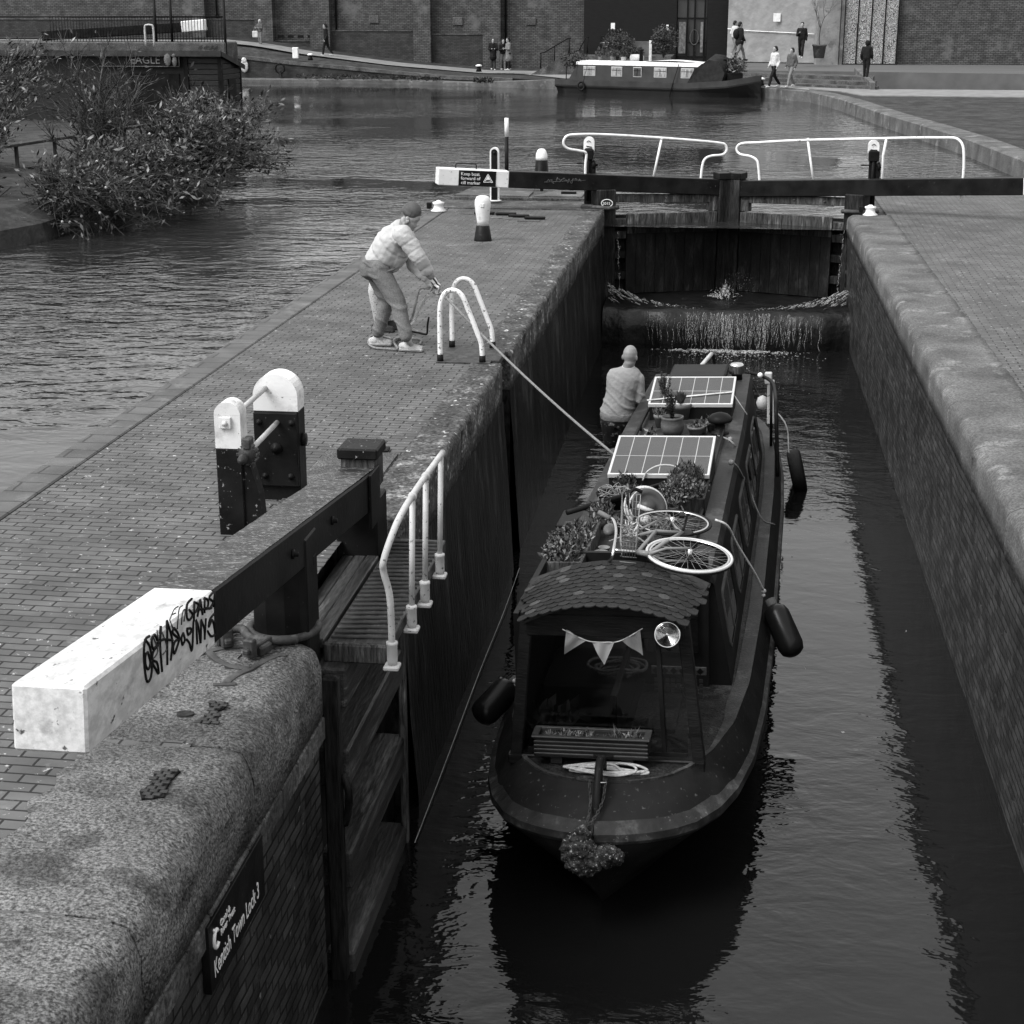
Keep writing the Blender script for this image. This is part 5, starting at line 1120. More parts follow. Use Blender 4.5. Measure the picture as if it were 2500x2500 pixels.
# bunting
bu = bthing('bunting', 'three cloth bunting pennants strung across the canopy screen', 'bunting', (-.1, .80, 1.8))
yb_ = (BO @ Vector((0, .80, 1.6))).y
def fl(px, py): return at(px, py, y=yb_-.03)
b = B(); b.tube(cr([fl(1372, 1535), fl(1412, 1555), fl(1440, 1565), fl(1474, 1567), fl(1505, 1566), fl(1535, 1553), fl(1568, 1533)], 4), .0035, 6); b.done('cord', 'rope', bu)
for k, (A, C_, D) in enumerate((((1381, 1536), (1430, 1563), (1376, 1598)), ((1443, 1566), (1499, 1566), (1474, 1624)), ((1515, 1563), (1562, 1536), (1569, 1600)))):
    b = B(); N = 8; a, c, d = fl(*A), fl(*C_), fl(*D); v = []; fs = []; ix = {}
    for i in range(N+1):
        for j in range(N+1-i):
            p = a+(c-a)*(i/N)+(d-a)*(j/N); p.y += .010*math.sin(i*1.2+j*.9+k); ix[(i, j)] = len(v); v.append(p)
    for i in range(N):
        for j in range(N-i):
            fs.append((ix[(i, j)], ix[(i+1, j)], ix[(i, j+1)]))
            if i+j < N-1: fs.append((ix[(i+1, j)], ix[(i+1, j+1)], ix[(i, j+1)]))
    b.add(v, fs, 0, True); b.done('pennant', mat('pennant_cloth', (.20, .26, .17)[k], .9, .15, 5, .6, 200), bu)
# things inside the well
b = B(BO); b.box(-.60, .10, .92, 2.28, .84, .872, .004); b.box(-.58, -.02, 1.45, 2.2, .87, 1.15, .02); b.box(.0, .05, .95, 2.25, .86, 1.28, .01); b.done('well_box', 'cabin', nb_)  # lowest box is a dark sheet standing in for shade under the canopy
b = B(BO); rnd = random.Random(9)
for k in range(4):
    P = [(-.02+(.12+.03*k)*math.cos(a)+rnd.uniform(-.03, .03), 1.62+(.12+.01*k)*math.sin(a), 1.19+.02*k+rnd.uniform(-.01, .02)) for a in [i/9*6.283 for i in range(9)]]; b.tube(cr(P, 3, True), .012, 6, closed=True)
one(b, 'coiled_rope', mat('grey_coil', .075, .85, .4, 60, .9, 120), 'dark rope coil behind the canopy screen', 'rope')
t = bthing('potted_plant', 'broad-leaved plant behind the left of the canopy screen', 'plant', (-.4, 1.1, .85))
b = B(BO); b.lathe([(.07, .83), (.09, .95)], (-.4, 1.08, 0), 14); b.done('pot', 'terra_d', t); b = B(BO); foliage(b, (-.4, 1.08, .95), .17, .12, .16, 90, .10, .024, .3, 11, 2); b.done('leaves', ['leaf2', 'leaf1'], t)
b = B(BO); b.box(.02, .42, 1.35, 2.2, .83, .86); b.done('side_deck', 'deck', nb_)
# ---- solar panels
M['pv'] = mat('solar_cells', .022, .12, .15, 3, 0, spec=.6); M['pvg'] = mat('solar_lines', .30, .4, .05, 3, 0)
M['alu'] = mat('aluminium_frame', .50, .35, .05, 3, .0, metal=.3)
def panel(c1, c2, c3, c4, zn, zf, label):
    """corners near-left, near-right, far-right, far-left (photo pixels) at heights zn near, zf far"""
    A, B_, C_, D = bat(*c1, zn), bat(*c2, zn), bat(*c3, zf), bat(*c4, zf); w_ = ((B_-A).length+(C_-D).length)/2; yn, yf = (A.y+B_.y)/2, (C_.y+D.y)/2; l_ = math.hypot(yf-yn, zf-zn); xm = (A.x+B_.x+C_.x+D.x)/4
    T = BO @ plane_T((xm, yn, zn), (1, 0, 0), (0, yf-yn, zf-zn))
    t = thing('solar_panel', label, 'solar panel', T @ Vector((0, l_/2, -.1)), 'solar panels on the boat roof')
    b = B(T)
    for (x0, x1, y0, y1) in ((-w_/2, w_/2, 0, .022), (-w_/2, w_/2, l_-.022, l_), (-w_/2, -w_/2+.022, .022, l_-.022), (w_/2-.022, w_/2, .022, l_-.022)): b.box(x0, x1, y0, y1, -.035, .004, .002)
    b.done('frame', 'alu', t)
    b = B(T); b.box(-w_/2+.02, w_/2-.02, .02, l_-.02, -.03, -.001); ce = b.done('cells', 'pv', t)
    b = B(T)
    for k in range(1, 6): x = -w_/2+w_*k/6; b.box(x-.0035, x+.0035, .02, l_-.02, -.001, .0005)
    b.box(-w_/2+.02, w_/2-.02, l_*.47, l_*.47+.008, -.001, .0006)
    n = 44
    for k in range(1, n): y = .02+(l_-.04)*k/n; b.box(-w_/2+.022, w_/2-.022, y-.0011, y+.0011, -.001, .0001, mi=1)
    b.done('grid_lines', ['pvg', mat('busbar', .12, .3, 0, 3, 0)], ce)
    b = B(BO); R0 = [BI @ (T @ Vector(p)) for p in ((-w_/2+.01, .01, -.036), (w_/2-.01, .01, -.036), (w_/2-.01, l_-.01, -.036), (-w_/2+.01, l_-.01, -.036))]
    b.add(R0+[Vector((p.x, p.y, ZR+.01)) for p in R0], [(0, 1, 2, 3), (0, 1, 5, 4), (1, 2, 6, 5), (2, 3, 7, 6), (3, 0, 4, 7)]); b.done('box_base', 'cabin', t)
    return t, T, w_, l_
t1, T1, w1, l1 = panel((1474, 1160), (1727, 1156), (1751, 1061), (1516, 1066), ZR+.22, ZR+.36, 'solar panel nearest the bow, catching pale sky between pots and bicycle')
t2, T2, w2, l2 = panel((1574, 988), (1783, 984), (1801, 916), (1604, 922), ZR+.20, ZR+.34, 'darker solar panel by the stern hatch with a strap across it')
b = B(T2); b.bar((-w2/2-.02, l2*.12, .008), (w2/2-.02, l2*.42, .008), .03, .003); b.tube([(w2/2-.02, l2*.42, .0), (w2/2+.14, l2*.25, -.2)], .006, 5); one(b, 'webbing_strap', 'rail', 'pale webbing strap stretched across the rear solar panel', 'strap')
# ---- pots between the panels
def pot(px, py, r, h, kind, label, plant, m='terra', seed=1):
    p = bat(px, py, ZR+.035); t = bthing('plant_pot', label, 'plant pot', p, 'plant pots on the boat roof'); b = B(BO)
    if kind == 'fat': prof = [(r*.72, 0), (r*.98, h*.35), (r, h*.6), (r*.9, h*.86), (r*.96, h*.9), (r*.97, h), (r*.84, h), (r*.8, h*.82)]
    else: prof = [(r*.68, 0), (r*.88, h*.72), (r, h*.75), (r*1.02, h), (r*.88, h), (r*.82, h*.85)]
    b.lathe(prof, p, 24); b.done('pot', m, t)
    b = B(BO); b.lathe([(r*.84, h*.86), (0, h*.9)], p, 16); b.done('soil', 'soil', t)
    b = B(BO); c = (p.x, p.y, p.z+h*.86)
    if plant == 'rosemary':
        rd = random.Random(seed)
        for k in range(9):
            q = Vector(c); e = q+Vector((rd.uniform(-.09, .09), rd.uniform(-.06, .06), rd.uniform(.2, .36))); P = cr([q, (q+e)/2+Vector((rd.uniform(-.02, .02), 0, 0)), e], 8)
            b.tube(P, .003, 4, mi=1)
            for s in P:
                for z in range(6): b.leaf(s, (rd.uniform(-1, 1), rd.uniform(-1, 1), rd.uniform(0, 1)), .035, .0035, 1)
    elif plant == 'aloe':
        for k in range(22):
            a = k*2.4; tt = .25+.5*(k % 5)/5; d = Vector((math.cos(a)*tt, math.sin(a)*tt, 1)).normalized(); q = Vector(c); u = d.cross(Vector((0, 0, 1))).normalized()*.022; L = .17
            b.add([q-u, q+u, q+d*L*.5+u*1.1, q+d*L*.5-u*1.1, q+d*L], [(0, 1, 2, 3), (3, 2, 4)], 0)
    elif plant == 'sprigs': foliage(b, c, r*.8, r*.8, .05, 60, .05, .008, .4, seed, 3)
    elif plant == 'stalks': blades(b, c, r*.6, r*.6, 10, .09, .008, seed); foliage(b, c, r*.8, r*.8, .02, 60, .03, .006, .2, seed, 3)
    b.done('plant', ['leaf1', 'leaf2', 'leaf3'], t)
pot(1610, 1040, .062, .13, 'rim', 'fluted terracotta pot left of the big round pot', 'sprigs', 'terra', 3)
pot(1641, 1060, .120, .19, 'fat', 'big round stoneware pot at the centre of the roof pots', 'rosemary', 'terra_d', 4)
pot(1662, 1022, .115, .17, 'rim', 'wide-rimmed pot of fleshy pointed leaves behind the big round pot', 'aloe', 'terra_d', 5)
pot(1698, 1060, .090, .09, 'rim', 'low terracotta bowl with stubby stalks right of the big round pot', 'stalks', 'terra', 6)
pot(1713, 1054, .055, .075, 'rim', 'small terracotta pot tucked at the right of the low bowl', 'sprigs', 'terra', 7)
pot(1588, 1074, .065, .06, 'rim', 'small shallow pot against the near panel edge', 'sprigs', 'terra', 8)
pot(1735, 1050, .05, .09, 'rim', 'narrow pot of pale shoots between the low bowl and the mushroom vent', 'stalks', 'terra_d', 17)
pot(1625, 1008, .06, .12, 'rim', 'tall pot of dark herbs at the foot of the rear solar panel', 'rosemary', 'terra', 18)
# ---- long planter on the left of the roof
t = bthing('planter_box', 'long wooden planter full of herbs along the left roof edge', 'planter', (-.48, 2.3, ZR))
A = bat(1330, 1378, ZR+.12); x0, x1, y0, y1 = -.645, -.345, A.y-.02, A.y+1.05; z0, z1 = ZR-.02, ZR+.15
b = B(BO)
b.box(x0, x1, y0, y0+.025, z0, z1, .004); b.box(x0, x1, y1-.025, y1, z0, z1, .004); b.box(x0, x0+.025, y0+.026, y1-.026, z0, z1, .004); b.box(x1-.025, x1, y0+.026, y1-.026, z0, z1, .004); b.done('box', 'wood_gate_dry', t)
b = B(BO); b.quad((x0+.02, y0+.02, z1-.03), (x1-.02, y0+.02, z1-.03), (x1-.02, y1-.02, z1-.03), (x0+.02, y1-.02, z1-.03)); b.done('soil', 'soil', t)
b = B(BO); foliage(b, ((x0+x1)/2, (y0+y1)/2, z1-.03), .13, .5, .07, 2400, .032, .006, .4, 21, 3); foliage(b, ((x0+x1)/2-.12, (y0+y1)/2-.1, z1), .09, .42, .03, 500, .03, .008, -.2, 22, 3); blades(b, ((x0+x1)/2+.03, y1-.2, z1-.03), .08, .15, 40, .12, .003, 3)
b.done('herbs', ['leaf2', 'leaf1', 'leaf3'], t)
b = B(BO); q = bat(1412, 1345, ZR+.1); b.box(q.x-.035, q.x+.035, q.y-.03, q.y+.03, q.z+.06, q.z+.075, .004); b.tube([(q.x, q.y, q.z-.05), (q.x, q.y, q.z+.06)], .012, 6); one(b, 'garden_light', 'iron_dark', 'small square solar garden light stuck in the long planter', 'light')
# ---- right planter with bushy herbs
t = bthing('planter_box', 'square planter of bushy parsley and heather in front of the near solar panel', 'planter', (.3, 3.7, ZR))
A = bat(1640, 1235, ZR+.1); x0, x1, y0, y1 = A.x+.0, A.x+.28, A.y, A.y+.75
b = B(BO); b.box(x0, x1, y0, y0+.02, ZR+.03, ZR+.17, .004); b.box(x0, x1, y1-.02, y1, ZR+.03, ZR+.17, .004); b.box(x0, x0+.02, y0+.021, y1-.021, ZR+.03, ZR+.17); b.box(x1-.02, x1, y0+.021, y1-.021, ZR+.03, ZR+.17); b.done('box', 'wood_gate', t)
b = B(BO); b.quad((x0+.01, y0+.01, ZR+.14), (x1-.01, y0+.01, ZR+.14), (x1-.01, y1-.01, ZR+.14), (x0+.01, y1-.01, ZR+.14)); b.done('soil', 'soil', t)
b = B(BO); foliage(b, (x0+.06, y0+.12, ZR+.14), .17, .16, .20, 2200, .026, .007, .4, 31, 3); b.done('parsley', ['leaf1', 'leaf2', 'leaf3'], t)
b = B(BO); foliage(b, (x0+.08, y0+.52, ZR+.14), .15, .15, .20, 2000, .035, .0035, .9, 32, 2); b.done('heather', ['leaf2', 'leaf1'], t)
b = B(BO); foliage(b, ((x0+x1)/2+.03, (y0+y1)/2, ZR+.13), .10, .34, .04, 700, .03, .006, .2, 33, 3); b.done('leaves', ['leaf1', 'leaf2', 'leaf3'], t)
# ---- hose reel
t = bthing('hose_reel', 'dark hose reel wound with pale hose beside the planter', 'hose reel', bat(1560, 1270, ZR+.03)); C0 = bat(1582, 1236, ZR+.19)
T = BO @ plane_T(C0, Vector((.92, .38, -.1)), Vector((-.1, .35, .93))) @ Matrix.Scale(1.15, 4)
b = B(T); b.lathe([(.13, -.015), (.135, 0), (.13, .015), (.10, .02), (.09, .012), (.05, .016), (.045, .035), (0, .037)], n=28); b.done('drum', mat('reel_plastic', .05, .4, .2, 5, 0), t)
b = B(T)
for k in range(4): b.tube([((.132+.009*k)*math.cos(a/16*math.pi), (.128+.009*k)*math.sin(a/16*math.pi), -.03-.018*(k % 2)-.008*k) for a in range(-3, 27)], .0085, 7)
b.done('hose', 'rope', t)
b = B(T); b.tube(cr([(-.15, -.02, .05), (-.17, .05, .05), (-.12, .12, .06), (-.06, .10, .07)], 4), .014, 8); b.tube([(-.10, .0, .06), (.0, -.05, .11)], .018, 8, mi=1); b.tube([(-.02, -.07, .0), (.2, -.10, .02)], .010, 6, mi=1); b.box(-.12, .1, -.15, -.12, -.06, .06, .01); b.done('handle', ['iron_dark', 'rail'], t)
b = B(BO); b.ball(bat(1575, 1268, ZR+.10), .05, 12); one(b, 'float_ball', 'rail', 'small white ball float tucked beside the bicycle wheel', 'ball')
b = B(); P = [at(1568, 1190, z=-.45)]; yy = at(1568, 1180, z=-.45).y; P = [at(x, y, y=yy) for x, y in ((1568, 1172), (1578, 1152), (1600, 1138), (1625, 1134), (1652, 1140), (1672, 1158), (1678, 1185))]; b.tube(cr(P, 5), .008, 8); one(b, 'wire_hoop', 'rail', 'thin arched hoop standing in front of the near solar panel', 'hoop')
# pole and trough
b = B(); b.tube([at(1384, 1250, z=-.42), at(1500, 1216, z=-.40), at(1625, 1180, z=-.40)], .024, 12); one(b, 'pole', 'cabin', 'dark tubular pole lying across the roof beyond the planter', 'pole')
t = thing('bucket', 'dark bucket tangled with wire and netting beside the hose reel', 'bucket', at(1492, 1235, z=-.55)); p = at(1492, 1240, z=-.56)
b = B(); b.lathe([(.10, 0), (.135, .13), (.14, .135), (.125, .12), (.09, .02)], p, 18); b.done('body', 'cabin', t)
b = B(); rnd = random.Random(4)
for k in range(12): b.tube(cr([p+Vector((rnd.uniform(-.13, .13), rnd.uniform(-.1, .1), rnd.uniform(.08, .22))) for i in range(4)], 4), .0035, 5)
b.done('wire', 'wire', t)
b = B(BO); b.box(-.78, -.45, 3.45, 3.9, ZR-.15, ZR+.02, .01); one(b, 'crate', 'cabin', 'dark storage trough slung at the left roof edge under the pole', 'box')
# ---- bicycle lying on its side
bk = thing('bicycle', 'pale bicycle with wire basket and one whitewall tyre lying on the boat roof', 'bicycle', at(1640, 1330, z=-.5))
ZB = -.20; f0, f1 = at(1577, 1345, z=ZB), at(1786, 1372, z=ZB); fc = at(1682, 1354, z=ZB); rc = at(1640, 1275, z=ZB-.02)
M['frame'] = mat('bicycle_paint', .16, .3, .1, 4, 0); M['tyre'] = mat('tyre_rubber', .008, .7, .3, 10, .5, 90)
def wheel(c, rad, nrm_, white, name='wheel'):
    nrm_ = Vector(nrm_).normalized(); u = nrm_.orthogonal().normalized(); T = plane_T(c, u, nrm_.cross(u))
    b = B(T); b.tube([(rad*math.cos(a/24*math.pi), rad*math.sin(a/24*math.pi), 0) for a in range(48)], .0115, 8, closed=True, mi=0)
    w_ = b.done(name, mat('whitewall', .42, .6, .1, 8, .2, 60) if white else 'tyre', bk)
    b = B(T); b.tube([((rad-.022)*math.cos(a/24*math.pi), (rad-.022)*math.sin(a/24*math.pi), 0) for a in range(48)], .010, 6, closed=True); b.done('rim', 'chrome', w_)
    if white: b = B(T); b.tube([((rad-.002)*math.cos(a/24*math.pi), (rad-.002)*math.sin(a/24*math.pi), -.012) for a in range(48)], .0145, 8, closed=True); b.done('tread', 'tyre', w_)
    b = B(T); b.lathe([(.018, -.045), (.018, .045)], n=10); b.done('hub', 'chrome', w_)
    b = B(T)
    for k in range(32):
        a = k/32*2*math.pi; o = .6*(1 if k % 2 else -1); s = .035 if (k//2) % 2 else -.035
        b.tube([(.018*math.cos(a+o), .018*math.sin(a+o), s), ((rad-.025)*math.cos(a), (rad-.025)*math.sin(a), 0)], .0014, 4)
    b.done('spokes', 'wire', w_)
wheel(fc, .31, (.08, -.07, 1), True); wheel(rc, .30, (.02, -.02, 1), False)
def w3(px, py, z): return at(px, py, z=z)
ht = w3(1556, 1347, ZB+.02); hb = w3(1583, 1352, ZB+.03); stp = w3(1600, 1310, ZB+.02); bb = w3(1665, 1300, ZB+.0); seat_t = w3(1612, 1286, ZB+.04)
b = B(); b.tube([ht, hb], .022, 10)
b.tube([hb, w3(1620, 1325, ZB+.03), bb], .017, 8); b.tube([ht, w3(1600, 1296, ZB+.03)], .015, 8); b.tube([w3(1560, 1305, ZB+.03), w3(1600, 1296, ZB+.03), bb], .015, 8)
b.tube([bb, w3(1650, 1288, ZB), rc], .010, 6); b.tube([w3(1562, 1292, ZB+.03), w3(1633, 1256, ZB), rc], .010, 6)
b.tube([hb, w3(1625, 1338, ZB+.06), fc+Vector((0, 0, .05))], .011, 8); b.tube([hb, w3(1625, 1368, ZB-.04), fc+Vector((0, 0, -.05))], .011, 8); b.done('frame', 'frame', bk)
b = B(); b.tube(cr([ht, w3(1530, 1345, ZB+.04), w3(1500, 1342, ZB+.05)], 4), .012, 8); b.tube(cr([w3(1478, 1374, ZB-.10), w3(1492, 1362, ZB-.02), w3(1498, 1335, ZB+.05), w3(1503, 1295, ZB+.10), w3(1497, 1270, ZB+.14), w3(1485, 1262, ZB+.15)], 5), .012, 8); b.done('handlebar', 'chrome', bk)
b = B(); b.tube([w3(1488, 1264, ZB+.15), w3(1462, 1250, ZB+.17)], .020, 10); b.done('grip', 'terra', bk)
b = B(); b.ball(w3(1487, 1292, ZB+.02), (.05, .11, .04), 12); b.done('saddle', mat('saddle_leather', .07, .4, .2, 5, 0), bk)
b = B(); b.tube([bb, bb+Vector((.03, .10, .10))], .010, 6); b.box(-.02, .02, -.05, .05, -.012, .012, .004, T=Matrix.Translation(bb+Vector((-.01, .10, .11)))); b.lathe([(.085, 0), (.085, .006), (.07, .008)], n=24, T=plane_T(bb, (1, 0, 0), (0, 1, 0))); b.done('crank', 'iron_dark', bk)
b = B()   # wire basket
q0, q1, q2, q3 = w3(1512, 1370, ZB), w3(1552, 1374, ZB), w3(1562, 1252, ZB), w3(1517, 1244, ZB)
for lv, z in enumerate((0, .05, .10, .15)):
    s = 1-.06*(3-lv); c = (q0+q1+q2+q3)/4; Q = [c+(q-c)*s+Vector((0, 0, z)) for q in (q0, q1, q2, q3)]; b.tube(Q, .003, 5, closed=True)
for i in range(4):
    a, c_ = (q0, q1, q2, q3)[i], (q0, q1, q2, q3)[(i+1) % 4]
    for k in range(12 if i % 2 else 5): t_ = k/(12 if i % 2 else 5); p = a+(c_-a)*t_; c = (q0+q1+q2+q3)/4; b.tube([c+(p-c)*.82, p+Vector((0, 0, .15))], .0022, 4)
for k in range(10): t_ = k/10; b.tube([q0+(q3-q0)*t_, q1+(q2-q1)*t_], .0022, 4)
b.done('basket', 'wire', bk)
b = B(); foliage(b, w3(1535, 1310, ZB+.0), .06, .12, .1, 260, .05, .003, .3, 41, 2); one(b, 'straw', ['rope', 'leaf3'], 'tuft of dry straw lying in the bicycle basket', 'straw')
for (px, py, r_) in ((1467, 1365, .055), (1474, 1350, .045)):
    p = w3(px, py, ZR+WZ+.05); t = thing('plant_pot', 'small empty pot beside the handlebar nearer the canopy' if r_ > .05 else 'small pot behind the first beside the handlebar', 'plant pot', p); b = B(); b.lathe([(r_*.7, 0), (r_, r_*1.1), (r_*1.05, r_*1.2), (r_*.9, r_*1.1), (r_*.7, .02)], p, 18); b.done('pot', 'terra', t)
b = B(BO)
for k in range(16): b.box(.0, .46, 2.5+k*.05, 2.52+k*.05, ZR+.045, ZR+.06, .003)
b.box(.0, .03, 2.48, 3.3, ZR+.03, ZR+.045); b.box(.43, .46, 2.48, 3.3, ZR+.03, ZR+.045); one(b, 'slatted_rack', 'wood_gate', 'dark slatted rack under the bicycle wheels', 'rack')
for k, (px, py, r_, lb) in enumerate(((1500, 1300, .06, 'herb pot squeezed between the long planter and the handlebar'), (1545, 1225, .07, 'leafy pot left of the hose reel'), (1600, 1180, .06, 'small leafy pot at the near panel edge behind the hose reel'), (1640, 1262, .055, 'leafy pot showing through the rear bicycle wheel'))):
    pot(px, py, r_, .10, 'rim', lb, 'sprigs' if k % 2 else 'stalks', 'terra_d', 90+k)
for k, (px, py, rx, rz_, nn, lb, mm) in enumerate(((1468, 1285, .11, .16, 420, 'feathery green tuft at the far end of the long planter', ['leaf1', 'leaf2', 'leaf3']), (1525, 1205, .10, .12, 360, 'dark leafy clump in front of the near panel beside the bucket', ['leaf2', 'leaf1']), (1598, 1325, .12, .10, 300, 'low herbs growing through the bicycle frame', ['leaf1', 'leaf3']))):
    q = bat(px, py, ZR+.04); t = bthing('potted_plant', lb, 'plant', q); b = B(BO); b.lathe([(.05, 0), (.07, .09), (.06, .085), (0, .08)], q, 14); b.done('pot', 'terra_d', t)
    b = B(BO); foliage(b, (q.x, q.y, q.z+.07), rx, rx, rz_, nn, .035, .006, .6, 120+k, len(mm)); b.done('leaves', mm, t)
b = B(BO); rd = random.Random(66)
for k in range(9):
    q = bat(rd.uniform(1440, 1600), rd.uniform(1190, 1330), ZR+.06); b.tube(cr([q, q+Vector((rd.uniform(-.2, .2), rd.uniform(-.3, .3), rd.uniform(.02, .12))), q+Vector((rd.uniform(-.3, .3), rd.uniform(-.3, .3), 0))], 5), .007, 5, mi=k % 2)
one(b, 'loose_sticks', ['wood_plain', 'rope_grey'], 'loose canes and cords strewn over the roof around the bicycle', 'canes')
# ---- fenders
def fender(name, a, c, r, rope, label):
    t = thing(name, label, 'fender', a, 'sausage fenders hung from the boat'); a = Vector(a); c = Vector(c); d = (c-a).normalized(); L = (c-a).length
    b = B(); P = [a+d*L*s for s in (0, .04, .10, .2, .5, .8, .92, .98, 1)]; b.tube(P, [r*.25, r*.5, r*.85, r, r, r, r*.85, r*.5, r*.25], 18); b.done('body', mat('fender_rubber', .008, .3, .3, 4, .1, 20), t)
    b = B(); b.tube([a-d*.05, a+d*.06], r*.42, 10); b.done('eye_end', 'terra_d', t)
    b = B(); b.tube(cr(rope, 5), .010, 8); b.ball(rope[-1], .022, 8); b.ball(Vector(rope[-1])+Vector((0, 0, -.04)), .018, 8); b.done('line', 'rope', t)
aR = at(1880, 1472, x=at(1880, 1472, z=-1.45).x); aR = at(1884, 1475, z=-1.42); cR = at(1942, 1598, z=-1.98)
fender('fender', aR, at(1940, 1600, z=-1.78), .115, [at(1745, 1268, z=-.50), at(1775, 1283, z=-.56), at(1800, 1330, z=-.8), at(1840, 1395, z=-1.1), at(1864, 1442, z=-1.32)], 'black sausage fender hanging on a pale rope at the right side of the near boat')
aL = at(1252, 1668, z=-1.55); fender('fender', aL, at(1165, 1755, z=-1.75), .115, [at(1300, 1600, z=-1.2), at(1270, 1640, z=-1.4), at(1256, 1662, z=-1.5)], 'black sausage fender at the left side of the bow near the lock wall')
t = thing('tyre', 'old car tyre hung as a fender on the right side of the boat', 'tyre', at(1945, 1150, z=-1.8)); c = at(1945, 1150, x=1.02)
b = B(plane_T(c, (-.0, 1, 0.05), (-.25, 0, .97)))
b.lathe([(.17, -.07), (.21, -.085), (.26, -.085), (.285, -.06), (.29, 0), (.285, .06), (.26, .085), (.21, .085), (.17, .07)], n=36); b.done('rubber', 'tyre', t)
b = B(); b.tube(cr([BO @ Vector((.5, 10, ZR)), at(1850, 960, z=-1.3), at(1915, 1030, z=-1.45), at(1925, 1105, z=-1.55)], 5), .010, 6); b.done('line', 'rope_grey', t)
b = B(); 
for P in ([bat(1750, 1062, ZR+.03), bat(1782, 1075, ZR+.08), bat(1800, 1100, ZR-.05), bat(1815, 1150, 1.3), bat(1855, 1260, .95), bat(1890, 1280, .80)], [bat(1783, 1125, ZR+.08), bat(1800, 1140, ZR), bat(1820, 1180, 1.3), bat(1820, 1200, 1.2)]): b.tube(cr([BO @ Vector(p) for p in P], 5), .009, 6)
b.ball(BO @ bat(1782, 1072, ZR+.08), .03, 8); b.ball(BO @ bat(1784, 1128, ZR+.08), .03, 8); one(b, 'lashing', 'rope_grey', 'thin lashing ropes tied round the roof rail and down the cabin side', 'rope')
# =================================================================== water spilling over the cill: foam, threads, drops
M['foam'] = mat('foam', .34, .5, .3, 20, .8, 60, dist=.02)
_fm = M['foam'].node_tree; _bs = [n for n in _fm.nodes if n.type == 'BSDF_PRINCIPLED'][0]   # broken, airy water
_tc = _fm.nodes.new('ShaderNodeTexCoord'); _no = _fm.nodes.new('ShaderNodeTexNoise'); _no.inputs['Scale'].default_value = 38; _no.inputs['Detail'].default_value = 4
_mr = _fm.nodes.new('ShaderNodeMapRange'); _mr.inputs[1].default_value = .40; _mr.inputs[2].default_value = .60; _mr.inputs[3].default_value = .08; _mr.inputs[4].default_value = .9
_fm.links.new(_tc.outputs['Object'], _no.inputs[0]); _fm.links.new(_no.outputs[0], _mr.inputs[0]); _fm.links.new(_mr.outputs[0], _bs.inputs['Alpha'])
rnd = random.Random(12); b = B()
for i in range(280):       # falling threads on the cill face
    x = rnd.gauss(.25, .72)+.1*math.sin(i)
    if not -1.5 < x < 1.8: continue
    big = abs(x-.05) < .12 or abs(x-.75) < .1; z = -1.64-rnd.random()**1.5*.35; l = rnd.uniform(.12, .55)*(1.3 if big else 1); P = []
    for k in range(7):
        zz = max(-2.31, z-l*k/6); P.append((x+.014*math.sin(k*1.3+i)+rnd.uniform(-.010, .010), 29.655-(-1.65-zz)*.10, zz))
    r_ = rnd.uniform(.0012, .0042)*(1.6 if big else 1); b.tube(P, [r_*rnd.uniform(.2, 1.4) for k in range(7)], 4)
struct(b.done('falling_water', 'foam'), 'stuff')
def foot(b):
    for i in range(420):
        x = rnd.gauss(.1, .62)
        if -1.45 < x < 1.6: s_ = rnd.uniform(.4, 1.3)*(1.1-abs(x)*.4); b.ball((x, 29.56-abs(rnd.gauss(0, .12)), WZ), (.035*s_, .030*s_, .022*s_), 6)
    for i in range(200): b.ball((rnd.gauss(.25, .6), 29.25-abs(rnd.gauss(0, .3)), WZ), (rnd.uniform(.01, .03), rnd.uniform(.008, .02), .008), 6)
struct(blob('foam', foot, .011, ['foam'], None, smooth=0, disp=lambda c: .008*noise.noise(c*60)), 'stuff')
def fans(b):
    for i in range(360):
        sg = rnd.choice((-1, 1)); t = rnd.random()**1.2; x0 = -2.17 if sg < 0 else 2.29; x = x0-sg*t*1.75; h = .34*(1-t)**2.3*rnd.random()**.6
        if abs(x) > 2.2 and sg > 0 and x > 2.26: continue
        y = 30.45-.6*t+rnd.gauss(0, .10); z = -1.612+h; l = rnd.uniform(.04, .14)*(1-.5*t); b.cone((x, y, z), rnd.uniform(.006, .016)*(1.15-t), (x-sg*l, y-.04, max(-1.62, z-l*(.55*(1-t)+.05))), .006, 6)
struct(blob('foam', fans, .009, ['foam'], None, smooth=0, disp=lambda c: .006*noise.noise(c*70)), 'stuff')
def spout(b):
    for i in range(120): t = rnd.random(); x_ = -.02+rnd.gauss(0, .10); b.cone((x_, 31.0+rnd.gauss(0, .07), -1.62+.25*t*rnd.random()), .007, (x_*1.6+rnd.gauss(0, .05), 31.0, -1.60+.36*t*math.exp(-(x_/.09)**2)+rnd.uniform(0, .06)), .003, 6)
struct(blob('splash', spout, .009, ['foam'], None, smooth=0, disp=lambda c: .008*noise.noise(c*60)), 'stuff')
b = B()
for i in range(170):
    r = rnd.random()**.6; b.ball((.22+r*rnd.uniform(-.3, .5), 31.1+rnd.gauss(0, .15), -1.48+rnd.uniform(-.1, .45)*(1-r*.4)), rnd.uniform(.002, .0055), 5)
struct(b.done('spray', 'foam'), 'stuff')
b = B()
for i in range(110):
    x = rnd.gauss(.6, .55); y = rnd.uniform(26, 29.2); b.ball((x, y, WZ+.003), (rnd.uniform(.005, .014), rnd.uniform(.005, .014), .003), 6)
for i in range(16):         # leaves and litter on the water
    b.leaf((rnd.uniform(-.6, 2.2), rnd.uniform(8.5, 24), WZ+.006), (rnd.uniform(-1, 1), rnd.uniform(-1, 1), 0), .06, .012)
